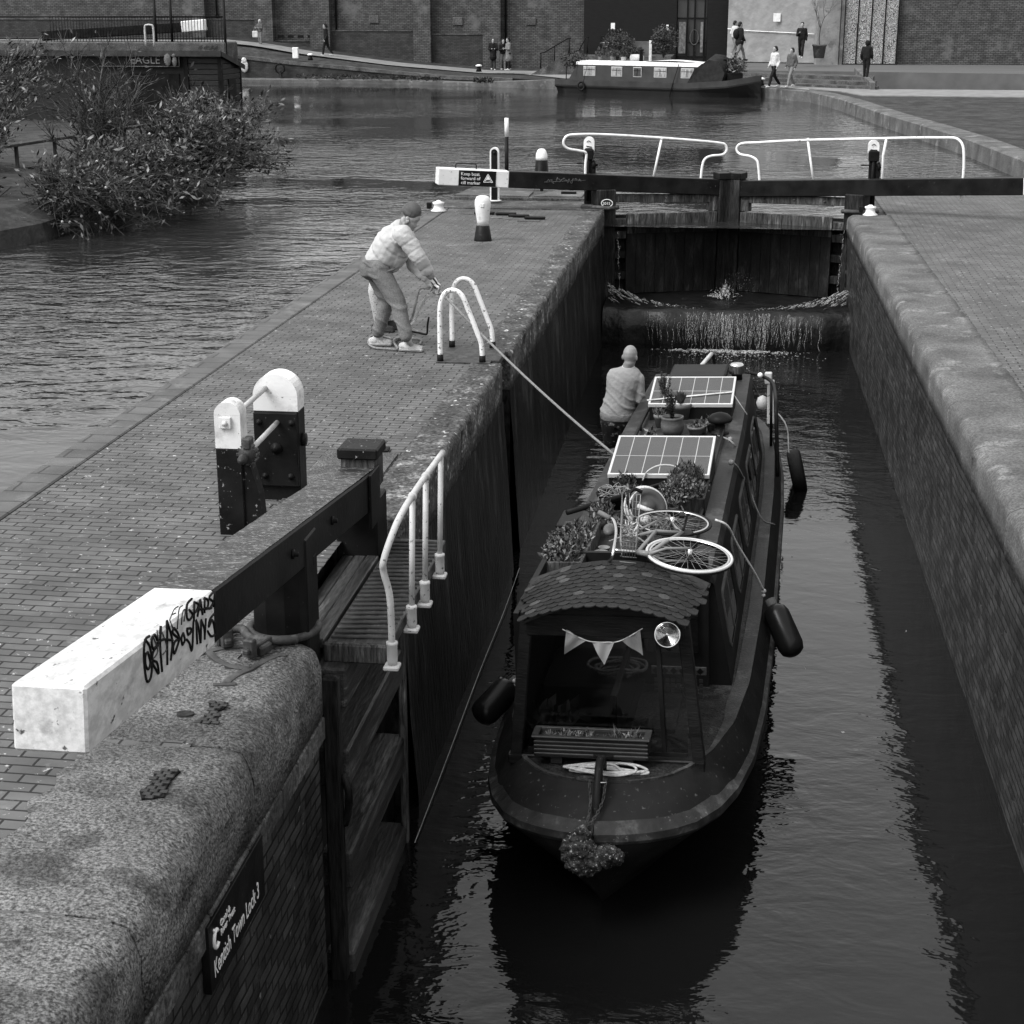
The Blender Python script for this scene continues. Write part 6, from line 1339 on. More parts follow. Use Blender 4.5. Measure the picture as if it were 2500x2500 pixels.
struct(b.done('floating_specks', 'foam'), 'stuff')
b = B()
for side, x in ((-1, -2.17), (1, 2.28)):
    for i in range(60): z = rnd.uniform(-1.6, -.3); b.tube([(x-side*.12+rnd.gauss(0, .015)-side*(.0+.05*(-z)), 31.0, z), (x-side*.12-side*(.05*(-z)), 31.0, z-rnd.uniform(.02, .06))], rnd.uniform(.002, .006), 4)
struct(b.done('gate_leak_spray', 'foam'), 'stuff')

# =================================================================== people
M['skin'] = mat('skin', .26, .5, .1, 10, .1, 60); M['hair'] = mat('hair_grey', .22, .7, .4, 40, .5, 120, stretch=(1, 1, .2)); M['hair_d'] = mat('hair_dark', .012, .6, .4, 40, .5, 120)
def cloth(name, v, var=.2, fleck=None, bump=.5): return mat(name, v, .85, var, 7, bump, 22, fleck=fleck, dist=.02)
def facing(c, f):   # orthonormal frame: f forward, returns (right, up)
    f = Vector(f).normalized(); r = f.cross(Vector((0, 0, 1))).normalized(); return f, r, r.cross(f)
def head_prims(b, c, f, s=1.0, neck=None, up=None):
    f = Vector(f).normalized(); up = Vector(up).normalized() if up else Vector((0, 0, 1)); r = f.cross(up).normalized(); up = r.cross(f); Q = Matrix((r, f, up)).transposed(); c = Vector(c)
    b.ball(c+up*.03*s, (.076*s, .093*s, .10*s), 14, rz=Q); b.ball(c+f*.02*s-up*.045*s, (.058*s, .068*s, .075*s), 12, rz=Q); b.cone(c+f*.085*s-up*.01*s, .013*s, c+f*.105*s-up*.03*s, .014*s, 8)
    b.ball(c+f*.065*s-up*.10*s, (.03*s, .022*s, .02*s), 8, rz=Q); b.ball(c+f*.083*s-up*.062*s, (.026*s, .012*s, .012*s), 8, rz=Q)
    for g in (1, -1): b.ball(c+r*g*.078*s-up*.005*s-f*.01*s, (.012*s, .02*s, .032*s), 8, rz=Q); b.ball(c+r*g*.03*s+f*.082*s+up*.028*s, (.018*s, .01*s, .008*s), 6, rz=Q)
    if neck is not None: b.cone(c-up*.06*s-f*.02*s, .052*s, Vector(neck), .062*s, 12)
def hand_prims(b, wrist, palm, fdir, s=1.0, curl=1.0, side=None):
    """palm and five bent fingers closing round a rope"""
    w_ = Vector(wrist); p = Vector(palm); d = (p-w_).normalized(); sd = (Vector(side) if side else d.cross(Vector((0, 0, 1)))).normalized(); dn = Vector(fdir).normalized()
    b.cone(w_, .027*s, w_+(p-w_)*.5, .034*s, 10); b.ball(p, (.042*s, .042*s, .036*s), 10)
    for i, L in enumerate((.9, 1.05, 1.0, .8)):
        o = p+sd*(.030-.020*i)*s+d*.03*s; k1 = o+(d*.8+dn*.5).normalized()*.036*s*L; k2 = k1+(d*(.3-.6*curl)+dn).normalized()*.028*s*L; k3 = k2+(-d*curl+dn*.3).normalized()*.022*s*L
        b.cone(o, .0105*s, k1, .010*s, 7); b.cone(k1, .010*s, k2, .009*s, 7); b.cone(k2, .009*s, k3, .008*s, 7)
    o = p+sd*.036*s-d*.01*s; k1 = o+(sd*.6+dn*.9+d*.3).normalized()*.035*s; k2 = k1+(dn*.7+d*.3-sd*.5).normalized()*.028*s; b.cone(o, .013*s, k1, .011*s, 7); b.cone(k1, .011*s, k2, .0095*s, 7)
def shoe(b, heel, toe, w_=.045, h=.07):
    heel = Vector(heel); toe = Vector(toe); d = (toe-heel).normalized(); b.cone(heel+Vector((0, 0, h*.55)), w_*.9, heel+d*.09+Vector((0, 0, h*.5)), w_*.95, 10); b.cone(heel+d*.08+Vector((0, 0, h*.45)), w_*.95, toe-d*w_+Vector((0, 0, h*.38)), w_*.75, 10)
    r = d.cross(Vector((0, 0, 1))).normalized(); T = Matrix(((d.x, r.x, 0, heel.x), (d.y, r.y, 0, heel.y), (0, 0, 1, heel.z), (0, 0, 0, 1))); b.box(-w_*.8, (toe-heel).length-w_*.2, -w_, w_, 0, .03, .012, T=T)
# ---------- the man hauling the rope
YM = 17.6
mp2 = lambda px, py, dy=0: at(px, py, y=YM+dy)
man = thing('person', 'person in pale puffer jacket, jeans and beanie bending forward to haul the rope', 'person', at(960, 852, z=0))
HC_ = mp2(1003, 532, .0); fH = Vector((.85, -.25, -.42)); upH = Vector((.35, -.05, .93))
nk = mp2(976, 553); shN, shF = mp2(982, 570, -.19), mp2(985, 560, .19); elN, elF = mp2(1021, 628, -.20), mp2(1010, 645, .16); wrN, wrF = mp2(1053, 676, -.10), mp2(1040, 682, .03); hdN, hdF = mp2(1066, 697, -.06), mp2(1049, 694, .05)
pel = mp2(915, 645); chest = mp2(962, 590); belly = mp2(938, 622)
hpN, hpF = mp2(922, 655, -.09), mp2(912, 652, .09); knN, knF = mp2(970, 735, -.13), mp2(945, 730, .12); anN, anF = at(990, 826, y=17.38), at(922, 816, y=17.72)
hN, hF = at(982, 856, z=0), at(908, 843, z=0); tN, tF = hN+Vector((.25, -.03, 0)), hF+Vector((.235, .02, 0))
def body(b):
    head_prims(b, HC_, fH, 1.0, nk, upH); b.cone(nk, .07, chest, .10, 12); b.cone(chest, .11, belly, .10, 12); b.cone(belly, .10, pel, .11, 12)
    for a, e, w_, h, sd in ((shN, elN, wrN, hdN, 1), (shF, elF, wrF, hdF, -1)):
        b.cone(chest, .06, a, .05, 10); b.cone(a, .05, e, .036, 10); b.cone(e, .036, w_, .026, 10)
    hand_prims(b, wrN, hdN, (-.2, -.5, -.8), 1.18); hand_prims(b, wrF, hdF, (.2, -.4, -.8), 1.15)
    for h, k, a, q, t in ((hpN, knN, anN, hN, tN), (hpF, knF, anF, hF, tF)): b.cone(pel, .09, h, .085, 10); b.cone(h, .08, k, .052, 10); b.cone(k, .052, a, .035, 10); b.cone(a, .03, q+Vector((.12, 0, .045)), .03, 8)
gl_m = bpy.data.materials.new('striped_glove'); gl_m.use_nodes = True; q = gl_m.node_tree; wv = q.nodes.new('ShaderNodeTexWave'); wv.bands_direction = 'DIAGONAL'; wv.inputs['Scale'].default_value = 9; tcx = q.nodes.new('ShaderNodeTexCoord')
rpx = q.nodes.new('ShaderNodeMapRange'); rpx.inputs[1].default_value = .45; rpx.inputs[2].default_value = .55; rpx.inputs[3].default_value = .02; rpx.inputs[4].default_value = .6
q.links.new(tcx.outputs['Object'], wv.inputs[0]); q.links.new(wv.outputs[0], rpx.inputs[0]); q.links.new(rpx.outputs[0], q.nodes['Principled BSDF'].inputs['Base Color']); q.nodes['Principled BSDF'].inputs['Roughness'].default_value = .9
blob('body', body, .0085, ['skin', gl_m], man, matfn=lambda c: 1 if (c-wrN).length < .13 and (c-elN).length > .2 else 0, smooth=2)
ax = (shN-pel).normalized()
def jacket(b):
    b.cone(nk+Vector((-.03, 0, -.01)), .085, chest, .165, 16); b.cone(chest+Vector((-.02, 0, 0)), .19, belly, .185, 16); b.cone(belly, .19, mp2(925, 634), .165, 16); b.cone(chest+Vector((.02, 0, -.10)), .15, mp2(955, 640), .12, 14)
    for a, e, w_ in ((shN, elN, wrN), (shF, elF, wrF)): b.cone(chest+(a-chest)*.4, .12, a, .105, 14); b.cone(a, .108, e, .088, 14); b.cone(e, .088, e+(w_-e)*.62, .07, 14)
def seam(v, sp, w_=.016):
    d = abs((v/sp+.5) % 1-.5)*sp; return math.exp(-(d/w_)**2)
def quilt(c):
    u = (c-shN).dot((elN-shN).normalized()); q_ = shN+(elN-shN)*max(0, min(1.6, u/(elN-shN).length)); arm = (c-q_).length < .135 and c.y < YM-.10 and u > .03
    g = seam(u, .11, .012)*.45 if arm else seam((c-pel).dot(ax), .15); return -.011*g+.006*noise.noise(c*6)+.006*noise.noise(Vector((c.x*14+c.z*9, c.y*10, c.z*20)))
blob('puffer_jacket', jacket, .0095, [cloth('puffer_shell', .36, .10, bump=.35)], man, disp=quilt, smooth=4)
b = B(); zp_ = [chest+Vector((.12, -.165, -.16)), belly+Vector((.10, -.17, -.07)), mp2(962, 640)+Vector((0, -.12, -.02))]; b.tube(cr([pel+Vector((-.10, -.155, .06)), pel+Vector((.02, -.19, -.01)), pel+Vector((.14, -.17, -.05)), mp2(958, 652)+Vector((.04, -.1, 0))], 5), .016, 8); b.done('jacket_hem', cloth('hem_band', .12), man)
def cuffs(b):
    for e, w_ in ((elN, wrN), (elF, wrF)): b.cone(e+(w_-e)*.6, .052, e+(w_-e)*.93, .045, 12)
blob('cuffs', cuffs, .008, [cloth('rib_knit', .22)], man, smooth=1)
def jeans(b):
    b.cone(mp2(926, 634), .125, pel, .145, 16); b.ball(mp2(905, 655), (.13, .15, .13), 14)
    for h, k, a in ((hpN, knN, anN), (hpF, knF, anF)): b.cone(pel, .14, h, .128, 14); b.cone(h, .124, k, .092, 14); b.cone(k, .088, a+Vector((0, 0, .03)), .070, 14)
blob('jeans', jeans, .010, [mat('faded_denim', .115, .85, .2, 2.5, .6, 60, dist=.006, grain=(70, .8, 1.2))], man, disp=lambda c: .010*max(0, math.sin((c.z+c.x*.5)*38+4*noise.noise(c*3)))**3*(1.0 if (c.z < .35 or .45 < c.z < .62 or c.z > .8) else .3)+.003*noise.noise(c*14), smooth=4)
for hh, tt, aa in ((hN, tN, anN), (hF, tF, anF)):
    blob('trainer', lambda b: (shoe(b, hh, tt, .050, .10), b.cone(hh+Vector((.05, 0, .07)), .048, hh+Vector((.06, 0, .12)), .045, 10)), .008, [mat('trainer_white', .36, .6, .25, 14, .4, 60, speck=(.10, .60), spsc=30), mat('trainer_sole', .16, .8, .2, 20, .3, 60)], man, matfn=lambda c: 1 if c.z < .028 else 0, smooth=1)
def beanie(b):
    f = fH.normalized(); r = f.cross(upH).normalized(); u = r.cross(f); Q = Matrix((r, f, u)).transposed(); b.ball(HC_+u*.075-f*.025, (.098, .108, .098), 18, rz=Q); b.ball(HC_+u*.055-f*.03, (.102, .112, .06), 18, rz=Q)
def cut_beanie(c): return 0
blob('beanie', beanie, .008, [mat('beanie_knit', .075, .9, .15, 20, .8, 120)], man, smooth=1)
def hairs(b): b.cone(HC_+Vector((-.07, -.05, -.02)), .045, HC_+Vector((-.10, -.03, -.09)), .035, 10); b.cone(HC_+Vector((-.02, -.085, -.02)), .018, HC_+Vector((-.06, -.08, -.05)), .02, 8)
blob('hair', hairs, .008, ['hair'], man, smooth=1)
# ---------- second person hidden behind, patterned trousers
p2 = thing('person', 'person in spotted trousers almost hidden behind the hauler', 'person', at(935, 805, z=0))
q0 = at(938, 806, z=0); f2 = q0+Vector((-.02, .0, 0))
def b2(b):
    hip = Vector((q0.x-.16, q0.y-.0, .86))+Vector((.15, .05, 0)); ch = hip+Vector((.22, 0, .30)); hd2 = ch+Vector((.10, .0, .14)); head_prims(b, hd2, (.8, -.1, -.5), .9, ch+Vector((.02, 0, .06)))
    for s in (-.08, .08): b.cone(hip+Vector((0, s, 0)), .10, q0+Vector((-.06+s*.5, s, .48)), .07, 12); b.cone(q0+Vector((-.06+s*.5, s, .48)), .07, q0+Vector((s*.6, s, .08)), .05, 10); shoe(b, q0+Vector((s*.6-.05, s, 0)), q0+Vector((s*.6+.2, s-.02, 0)), .05, .10)
    b.cone(hip, .13, ch, .14, 14)
    for s in (-.16, .16): b.cone(ch+Vector((0, s, .0)), .06, ch+Vector((.15, s*.8, -.22)), .045, 10); b.cone(ch+Vector((.15, s*.8, -.22)), .045, ch+Vector((.30, s*.3, -.36)), .032, 10)
spot = mat('spotted_cloth', .35, .8, .2, 5, .3, 30, fleck=(.05, .60, 60)); dkc = cloth('dark_fleece', .02)
blob('body', b2, .012, [spot, dkc, 'skin'], p2, matfn=lambda c: 2 if c.z > 1.22 else (1 if (c.z > .82 or c.z < .12) else 0), smooth=2)
# ---------- boatman
YB2 = 18.15; bp_ = lambda px, py, dy=0: at(px, py, y=YB2+dy)
bm_ = thing('person', 'bald person in grey sweatshirt and dark patterned shorts standing on the boat edge', 'person', at(1500, 1172, z=-1.53))
hd = bp_(1537, 871); nk2 = bp_(1533, 893); cL, cR_ = bp_(1498, 910), bp_(1560, 922); cb = bp_(1528, 925); wa = bp_(1508, 1005); pv = bp_(1505, 1022)
eL, eR = bp_(1490, 965, .10), bp_(1561, 975, .0); wL, wR = bp_(1496, 1000, .22), bp_(1580, 974, .22); aL_, aR_ = Vector((-1.14, 18.1, -1.53)), Vector((-1.06, 18.3, -1.53)); kL, kR = bp_(1494, 1075, .06), bp_(1515, 1072, .08)
def body2(b):
    head_prims(b, hd, (.25, .95, -.1), 1.06, nk2); b.cone(nk2, .065, cb, .09, 12); b.cone(cb, .12, wa, .11, 12); b.cone(wa, .12, pv, .12, 12)
    for s, e, w_ in ((cL, eL, wL), (cR_, eR, wR)): b.cone(cb, .06, s+Vector((0, 0, -.05)), .035, 10); b.cone(s+Vector((0, 0, -.05)), .035, e, .034, 10); b.cone(e, .034, w_, .026, 10)
    hand_prims(b, wL, wL+Vector((.02, .06, -.02)), (0, .3, -1)); hand_prims(b, wR, wR+Vector((.05, .05, -.02)), (.2, .3, -1))
    for k, a in ((kL, aL_), (kR, aR_)): b.cone(pv, .10, k, .058, 12); b.cone(k, .056, a+Vector((0, 0, .10)), .036, 10); b.cone(a+Vector((0, 0, .08)), .035, a+Vector((.0, .12, .04)), .034, 8)
blob('body', body2, .009, [mat('boatman_skin', .18, .45, .08, 10, .1, 60)], bm_, smooth=2)
def torso(b, rows, n=20):
    rings = []
    for c, rx, ry, ax_ in rows:
        ax_ = Vector(ax_).normalized(); ry_ = Vector((0, 0, 1)).cross(ax_).normalized() if abs(ax_.z) < .9 else Vector((0, 1, 0)); rings.append([Vector(c)+ax_*rx*math.copysign(abs(math.cos(t))**.85, math.cos(t))+ry_*ry*math.sin(t) for t in [i/n*2*math.pi for i in range(n)]])
    b.loft(rings, True, True)
def sweat(b):
    dx = (cR_-cL); mid = (cL+cR_)/2; wv = Vector((1, 0, 0)); Z_ = lambda z: Vector((0, 0, z))
    torso(b, [(bp_(cx, cy), hw*.00475, dp, (1, 0, -.12 if 900 < cy < 940 else 0)) for cy, cx, hw, dp in ((894, 1533, 14, .065), (899, 1530, 26, .085), (906, 1527, 37, .105), (918, 1524, 42, .125), (935, 1520, 40, .135), (955, 1516, 36, .14), (978, 1512, 38, .145), (998, 1508, 42, .15), (1010, 1507, 42, .15), (1018, 1507, 36, .13))])
    b.cone(bp_(1558, 924), .070, eR, .058, 16); b.cone(eR, .058, eR+(wR-eR)*.85, .046, 14); b.cone(bp_(1496, 916), .062, eL, .052, 14); b.cone(eL, .052, wL, .045, 12)
def folds(c):
    t = (wa.z+.12-c.z)/.25; f = math.sin((c.z*1.0+c.x*.7)*52+3*noise.noise(c*4)); return .012*max(0, f)**2*max(.2, min(1, 1-abs(t)))+.006*noise.noise(c*6)
blob('sweatshirt', sweat, .010, [cloth('grey_marl', .21, .12)], bm_, disp=folds, smooth=5)
blob('collar', lambda b: b.tube([nk2+Vector((.066*math.cos(a/10*math.pi), .062*math.sin(a/10*math.pi), -.005+.01*math.sin(a/10*math.pi))) for a in range(20)], .009, 8, closed=True), .008, [cloth('shirt_collar', .42, .1)], bm_, smooth=0)
def hem(b):
    torso(b, [(bp_(1507, cy), hw*.00475, dp, (1, 0, 0)) for cy, hw, dp in ((1004, 42, .155), (1012, 43, .158), (1022, 41, .15), (1026, 34, .12))])
blob('hem', hem, .010, [cloth('grey_rib', .15, .1)], bm_, smooth=1)
def shorts(b):
    b.cone(wa, .125, pv, .145, 14); b.cone(pv+Vector((-.06, 0, 0)), .135, kL, .105, 14); b.cone(pv+Vector((.05, 0, 0)), .135, kR, .105, 14)
blob('shorts', shorts, .010, [mat('floral_shorts', .012, .8, .4, 8, .4, 25, fleck=(.16, .60, 16))], bm_, smooth=2)
# ---------- far people on the towpath and plaza
pc = {'black': cloth('far_black', .008), 'dark': cloth('far_dark', .03), 'grey': cloth('far_grey', .13), 'mid': cloth('far_mid', .07), 'light': cloth('far_light', .42), 'skin': M['skin'], 'hair': M['hair_d']}
def walker(px, py, y, h, face, label, top, legs, hair='hair', coat=None, stride=.3, arms='down', bag=None, lean=0.0, shoes_='light', hood=False):
    o = at(px, py, y=y); a = R(face); f = Vector((math.sin(a), math.cos(a), 0)); r = Vector((f.y, -f.x, 0)); up = Vector((0, 0, 1)); s = h/1.75
    W = lambda fr, si, z: o+(f*(fr+lean*z)+r*si+up*z)*s
    t = thing('person', label, 'person', o, 'people on the far bank'); st = stride
    if True:
        legs_ = [(W(0, -.09, .92), W(st*.55, -.09, .50), W(st*.8, -.09, .07)), (W(0, .09, .92), W(-st*.2, .09, .50), W(-st*.9, .09, .10))]
        if arms == 'phone': arm = [(W(0, -.19, 1.42), W(.06, -.24, 1.14), W(.26, -.10, 1.18)), (W(0, .19, 1.42), W(.06, .24, 1.14), W(.26, .10, 1.18))]
        elif arms == 'one': arm = [(W(0, -.19, 1.42), W(-.08, -.24, 1.12), W(.02, -.24, .86)), (W(0, .19, 1.42), W(.06, .24, 1.12), W(.24, .10, 1.25))]
        else: arm = [(W(0, -.19, 1.42), W(-.10, -.24, 1.12), W(.05, -.24, .86)), (W(0, .19, 1.42), W(.02, .24, 1.12), W(.16, .22, .90))]
    def bd(b):
        head_prims(b, W(.03, 0, 1.62), f, s, W(0, 0, 1.45)); b.cone(W(0, 0, 1.42), .10*s, W(0, 0, 1.0), .11*s, 12)
        for A in arm: b.cone(A[0], .045*s, A[1], .035*s, 8); b.cone(A[1], .035*s, A[2], .026*s, 8); b.ball(A[2]+(A[2]-A[1]).normalized()*.06*s, .036*s, 8)
        for L in legs_: b.cone(L[0], .085*s, L[1], .055*s, 8); b.cone(L[1], .055*s, L[2], .035*s, 8)
    blob('body', bd, .022, ['skin'], t, smooth=1)
    def tp(b):
        b.cone(W(-.01, -.09, 1.38), .10*s, W(0, -.07, .98), .125*s, 12); b.cone(W(-.01, .09, 1.38), .10*s, W(0, .07, .98), .125*s, 12); b.cone(W(0, 0, 1.42), .11*s, W(0, 0, 1.0), .14*s, 12); b.cone(W(-.02, -.14, 1.42), .075*s, W(-.02, .14, 1.42), .075*s, 10)
        if coat: b.cone(W(0, 0, 1.0), .17*s, W(0, 0, coat), .21*s, 14)
        for A in arm: b.cone(A[0], .075*s, A[1], .06*s, 10); b.cone(A[1], .06*s, A[1]+(A[2]-A[1])*.85, .048*s, 10)
        if hood: b.ball(W(0, 0, 1.64), (.12*s, .12*s, .14*s), 12)
    blob('coat' if coat else 'jacket', tp, .020, [pc[top]], t, disp=lambda c: .012*noise.noise(c*12), smooth=1)
    def lg(b):
        b.cone(W(0, -.05, .97), .12*s, W(0, .05, .95), .12*s, 10)
        for L in legs_: b.cone(L[0], .105*s, L[1], .075*s, 10); b.cone(L[1], .075*s, L[2]+up*.05*s, .062*s, 10)
    blob('trousers', lg, .020, [pc[legs]], t, disp=lambda c: .008*noise.noise(c*14), smooth=1)
    def sh2(b):
        for L in legs_: b.cone(L[2]-up*.02*s-f*.03*s, .05*s, L[2]-up*.03*s+f*.15*s, .042*s, 8)
    blob('shoes', sh2, .02, [pc[shoes_]], t, smooth=1)
    if hair and not hood:
        def hr_(b): b.ball(W(-.01, 0, 1.70), (.098*s, .10*s, .085*s), 12); b.ball(W(-.06, 0, 1.62), .085*s, 10)
        blob('hair', hr_, .02, [pc[hair] if hair in pc else M[hair]], t, smooth=1)
    if bag == 'tote':
        b = B(); q_ = W(.1, .34, .75); b.box(q_.x-.17, q_.x+.17, q_.y-.05, q_.y+.05, q_.z-.17, q_.z+.2, .03); b.tube([q_+Vector((-.1, 0, .2)), q_+Vector((0, 0, .45)), q_+Vector((.1, 0, .2))], .012, 5); tag(b.done('bag', pc['light']), 'pale carrier bag held by the far person at the left end of the towpath', 'bag')
    if bag == 'pack':
        b = B(); q_ = W(-.2, 0, 1.22); b.ball(q_, (.16*s, .13*s, .24*s), 12); tag(b.done('backpack', pc['black']), 'black backpack worn by the person in the dark coat on the plaza', 'bag')
    return t
walker(635, 110, 97.5, 1.45, 200, 'person in dark jacket and pale hat perched by the warehouse at far left', 'mid', 'grey', 'light', stride=.05, arms='phone', bag='tote')
walker(799, 136, 96.5, 1.80, 265, 'person in all black walking left along the warehouse wall', 'black', 'black', 'hair', stride=.30, lean=.06)
walker(1203, 171, 94.8, 1.74, 170, 'person in long black coat at the left of the huddle of three', 'black', 'dark', 'hair', coat=.72, stride=.05, arms='phone')
walker(1227, 171, 95.0, 1.70, 150, 'person in black top and pale jeans in the middle of the huddle of three', 'black', 'grey', 'hair', stride=.1, arms='phone')
walker(1243, 171, 94.5, 1.76, 240, 'person in long pale coat and dark shawl at the right of the huddle of three', 'grey', 'black', 'hair', coat=.62, stride=.08, arms='phone', lean=.05)
walker(1803, 148, 85.5, 1.86, 60, 'person in black parka with pale trousers striding across the plaza', 'black', 'grey', 'hair', coat=.85, stride=.42, bag='pack', shoes_='black')
walker(1791, 135, 90, 1.75, 60, 'person in pale top half hidden behind the striding black parka', 'light', 'grey', 'hair', stride=.2)
walker(1888, 213, 77.6, 1.80, 235, 'person in light sweater and black trousers walking by the steps', 'light', 'black', 'hair', stride=.40)
walker(1929, 212, 77.4, 1.70, 225, 'person in dark denim jacket and pale trousers walking beside the steps', 'mid', 'grey', 'hair', stride=.35)
walker(1954, 141, 91, 1.80, 190, 'person in open black jacket on a phone in front of the hoarding', 'black', 'black', 'hair', stride=.28, arms='one')
walker(2112, 193, 79.5, 1.72, 20, 'person in hooded black puffer seen from behind before the mural gate', 'black', 'black', None, stride=.1, hood=True, shoes_='black')
# =================================================================== ropes on the quay
b = B(); A = hdN+Vector((.02, -.03, -.03)); Z = at(1500, 1110, z=-.55); pts = [A+(Z-A)*t+Vector((0, 0, -.25*t*(1-t))) for t in [i/24 for i in range(25)]]; b.tube(pts, .013, 8); 
one(b, 'towing_rope', 'rope_grey', 'long taut rope running from the hauler down to the narrowboat', 'rope')
b = B(); F0 = at(958, 833, z=.02)
b.tube(cr([hdF+Vector((.0, -.02, -.04)), mp2(1024, 705), mp2(1015, 735), mp2(1007, 770), mp2(997, 790), at(994, 803, z=.03)], 6), .012, 8)
P = [at(994, 803, z=.03), at(985, 818, z=.03), at(965, 826, z=.03), at(940, 822, z=.05), at(915, 817, z=.08), at(903, 822, z=.03), at(899, 838, z=.02), at(915, 848, z=.02), at(950, 851, z=.02), at(970, 851, z=.02), at(960, 832, z=.03), at(975, 822, z=.02), at(1000, 825, z=.02), at(1026, 828, z=.02), at(1025, 838, z=.02)]
b.tube(cr(P, 5), .0125, 8)
one(b, 'rope', 'rope_grey', 'slack rope falling from the hauler and looping round the trainers', 'rope')
b = B(); yq = 17.9; b.tube(cr([at(994, 803, z=.02), at(1000, 795, y=yq), at(1012, 780, y=yq), at(1022, 755, y=yq), at(1035, 732, y=yq), at(1045, 720, y=yq)], 5), .016, 8); one(b, 'rope', 'rope', 'thicker pale rope tail rising behind the slack rope', 'rope')
b = B(); c0 = at(997, 807, z=.02); c1 = at(1042, 815, z=.02); b.tube(cr([c0, (c0+c1)/2, c1-Vector((.02, 0, 0)), c1+Vector((0, 0, .02)), c1+Vector((.005, 0, .1)), at(1046, 773, y=c1.y)], 4), .012, 8); one(b, 'windlass', 'iron_dark', 'black L-shaped lock windlass held upright beside the trainers', 'windlass')
# =================================================================== moored boat on the far bank
yb0 = 79.2
MB0 = Matrix.Translation((at(1372, 225, y=83.5).x, 83.6, PZ)) @ Matrix.Rotation(math.atan2(-5.0, 9.6), 4, 'Z')   # local x: stern(left) -> bow(right)
fb_ = thing('narrowboat', 'moored narrowboat with white roof, four windows and dark bow cover on the far bank', 'boat', MB0 @ Vector((5.3, 0, 0)))
LBt = 10.9
b = B(MB0); rings = []
for i in range(41):
    x = LBt*i/40; k = tab([(0, .72), (.5, .95), (1.2, 1), (8.3, 1), (9.6, .72), (10.5, .3), (LBt, .03)], x); w_ = .98*k; zt = tab([(0, .62), (7.5, .60), (9.5, .74), (LBt, 1.0)], x); wl = min(w_*.95, .93*tab([(0, .4), (.8, 1), (8.0, 1), (9.6, .45), (10.4, .02), (LBt, .0)], x)); 
    rings.append([(x, -w_, zt), (x, -w_, zt-.26), (x, -w_-.015, zt-.27), (x, -w_-.015, zt-.31), (x, -(w_+wl)/2, .2), (x, -wl, -.1), (x, wl, -.1), (x, (w_+wl)/2, .2), (x, w_, zt-.3), (x, w_, zt)])
b.loft(rings, True, True); b.done('hull', mat('far_hull', .008, .5, .3, 2, .1, 10, spec=.2), fb_)
b = B(MB0); 
for i in range(1): 
    rings = []
    for i in range(41):
        x = LBt*i/40; k = tab([(0, .72), (.5, .95), (1.2, 1), (8.3, 1), (9.6, .72), (10.5, .3), (LBt, .03)], x); w_ = .98*k; zt = tab([(0, .62), (7.5, .60), (9.5, .74), (LBt, 1.0)], x); rings.append([(x, -w_-.004, zt+.02), (x, -w_-.004, zt-.24), (x, -w_+.02, zt-.24), (x, -w_+.03, zt+.02)])
    b.loft(rings, True, True)
b.done('gunwale_band', mat('far_band', .03, .5, .3, 2, .1, 10, spec=.2), fb_)
b = B(MB0); sec = lambda: [(-.83, .58), (-.70, 1.42), (-.60, 1.46), (.60, 1.46), (.70, 1.42), (.83, .58)]
b.loft([[(x, y, z) for y, z in sec()] for x in (1.3, 8.0)], True, True); b.loft([[(x+(.5 if z > 1 else 0), y, z) for y, z in sec()] for x in (.85,)]+[[(1.3, y, z) for y, z in sec()]], True, True); b.done('cabin', mat('far_cabin', .022, .5, .3, 2, .1, 10, spec=.2), fb_)
b = B(MB0); b.loft([[(x, y, z) for y, z in ((-.73, 1.34), (-.71, 1.47), (-.3, 1.53), (.3, 1.53), (.71, 1.47), (.73, 1.34))] for x in (1.25, 8.1)], True, True); b.done('roof', 'white', fb_)
for x, w_ in ((2.05, .62), (3.6, .55), (4.75, .4), (6.0, .62), (7.45, .62)):
    b = B(MB0); b.bar((x-w_/2-.03, -.775, 1.05), (x+w_/2+.03, -.775, 1.05), .035, .46, .006); wn_ = b.done('window', 'rail', fb_)
    b = B(MB0); b.bar((x-w_/2, -.797, 1.05), (x+w_/2, -.797, 1.05), .012, .38, 0); b.done('pane', mat('curtained_glass', .26 if w_ > .45 else .05, .25, .5, 4, 0, stretch=(6, 1, 1)), wn_)
    b = B(MB0); b.bar((x-w_/2, -.81, 1.12), (x+w_/2, -.81, 1.12), .01, .02, 0); b.bar((x, -.81, .88), (x, -.81, 1.22), .015, .02, 0, up=(0, 1, 0)); b.done('glazing_bar', 'iron_dark', wn_)
b = B(MB0); v = [(7.6, -.84, .62), (7.9, -.75, 1.5), (8.6, -.55, 1.9), (9.4, -.45, 1.85), (9.7, -.62, .75)]; 
rings = []
for s_ in [i/8 for i in range(9)]:
    y = -.86+1.7*s_; hh = 1-abs(s_-.5)*.3; rings.append([(7.5, y, .6), (7.85+.05*noise.noise(Vector((1, y*3, 0))), y*.95, 1.35*hh+.1), (8.5, y*.8, 1.78*hh+.15), (9.0+.08*noise.noise(Vector((4, y*3, 0))), y*.75, 1.72*hh+.15), (9.35, y*.8, 1.1), (9.25, y*.9, .65)])
b.loft(rings, True, True, sm=True); b.done('bow_cover', cloth('tarpaulin', .012, .4), fb_)
b = B(MB0); b.tube([(.6, -.6, .6), (.6, -.6, 1.25), (.5, .6, 1.25), (.5, .6, .6)], .025, 6); b.tube([(.5, -.4, 1.3), (1.4, -.4, 1.6)], .02, 5); b.done('stern_rail', 'iron_dark', fb_)
b = B(MB0); b.lathe([(.10, 0), (.09, .5), (.12, .52), (.12, .58), (0, .6)], (4.6, -.2, 1.5), 12); b.done('chimney', 'iron_dark', fb_)
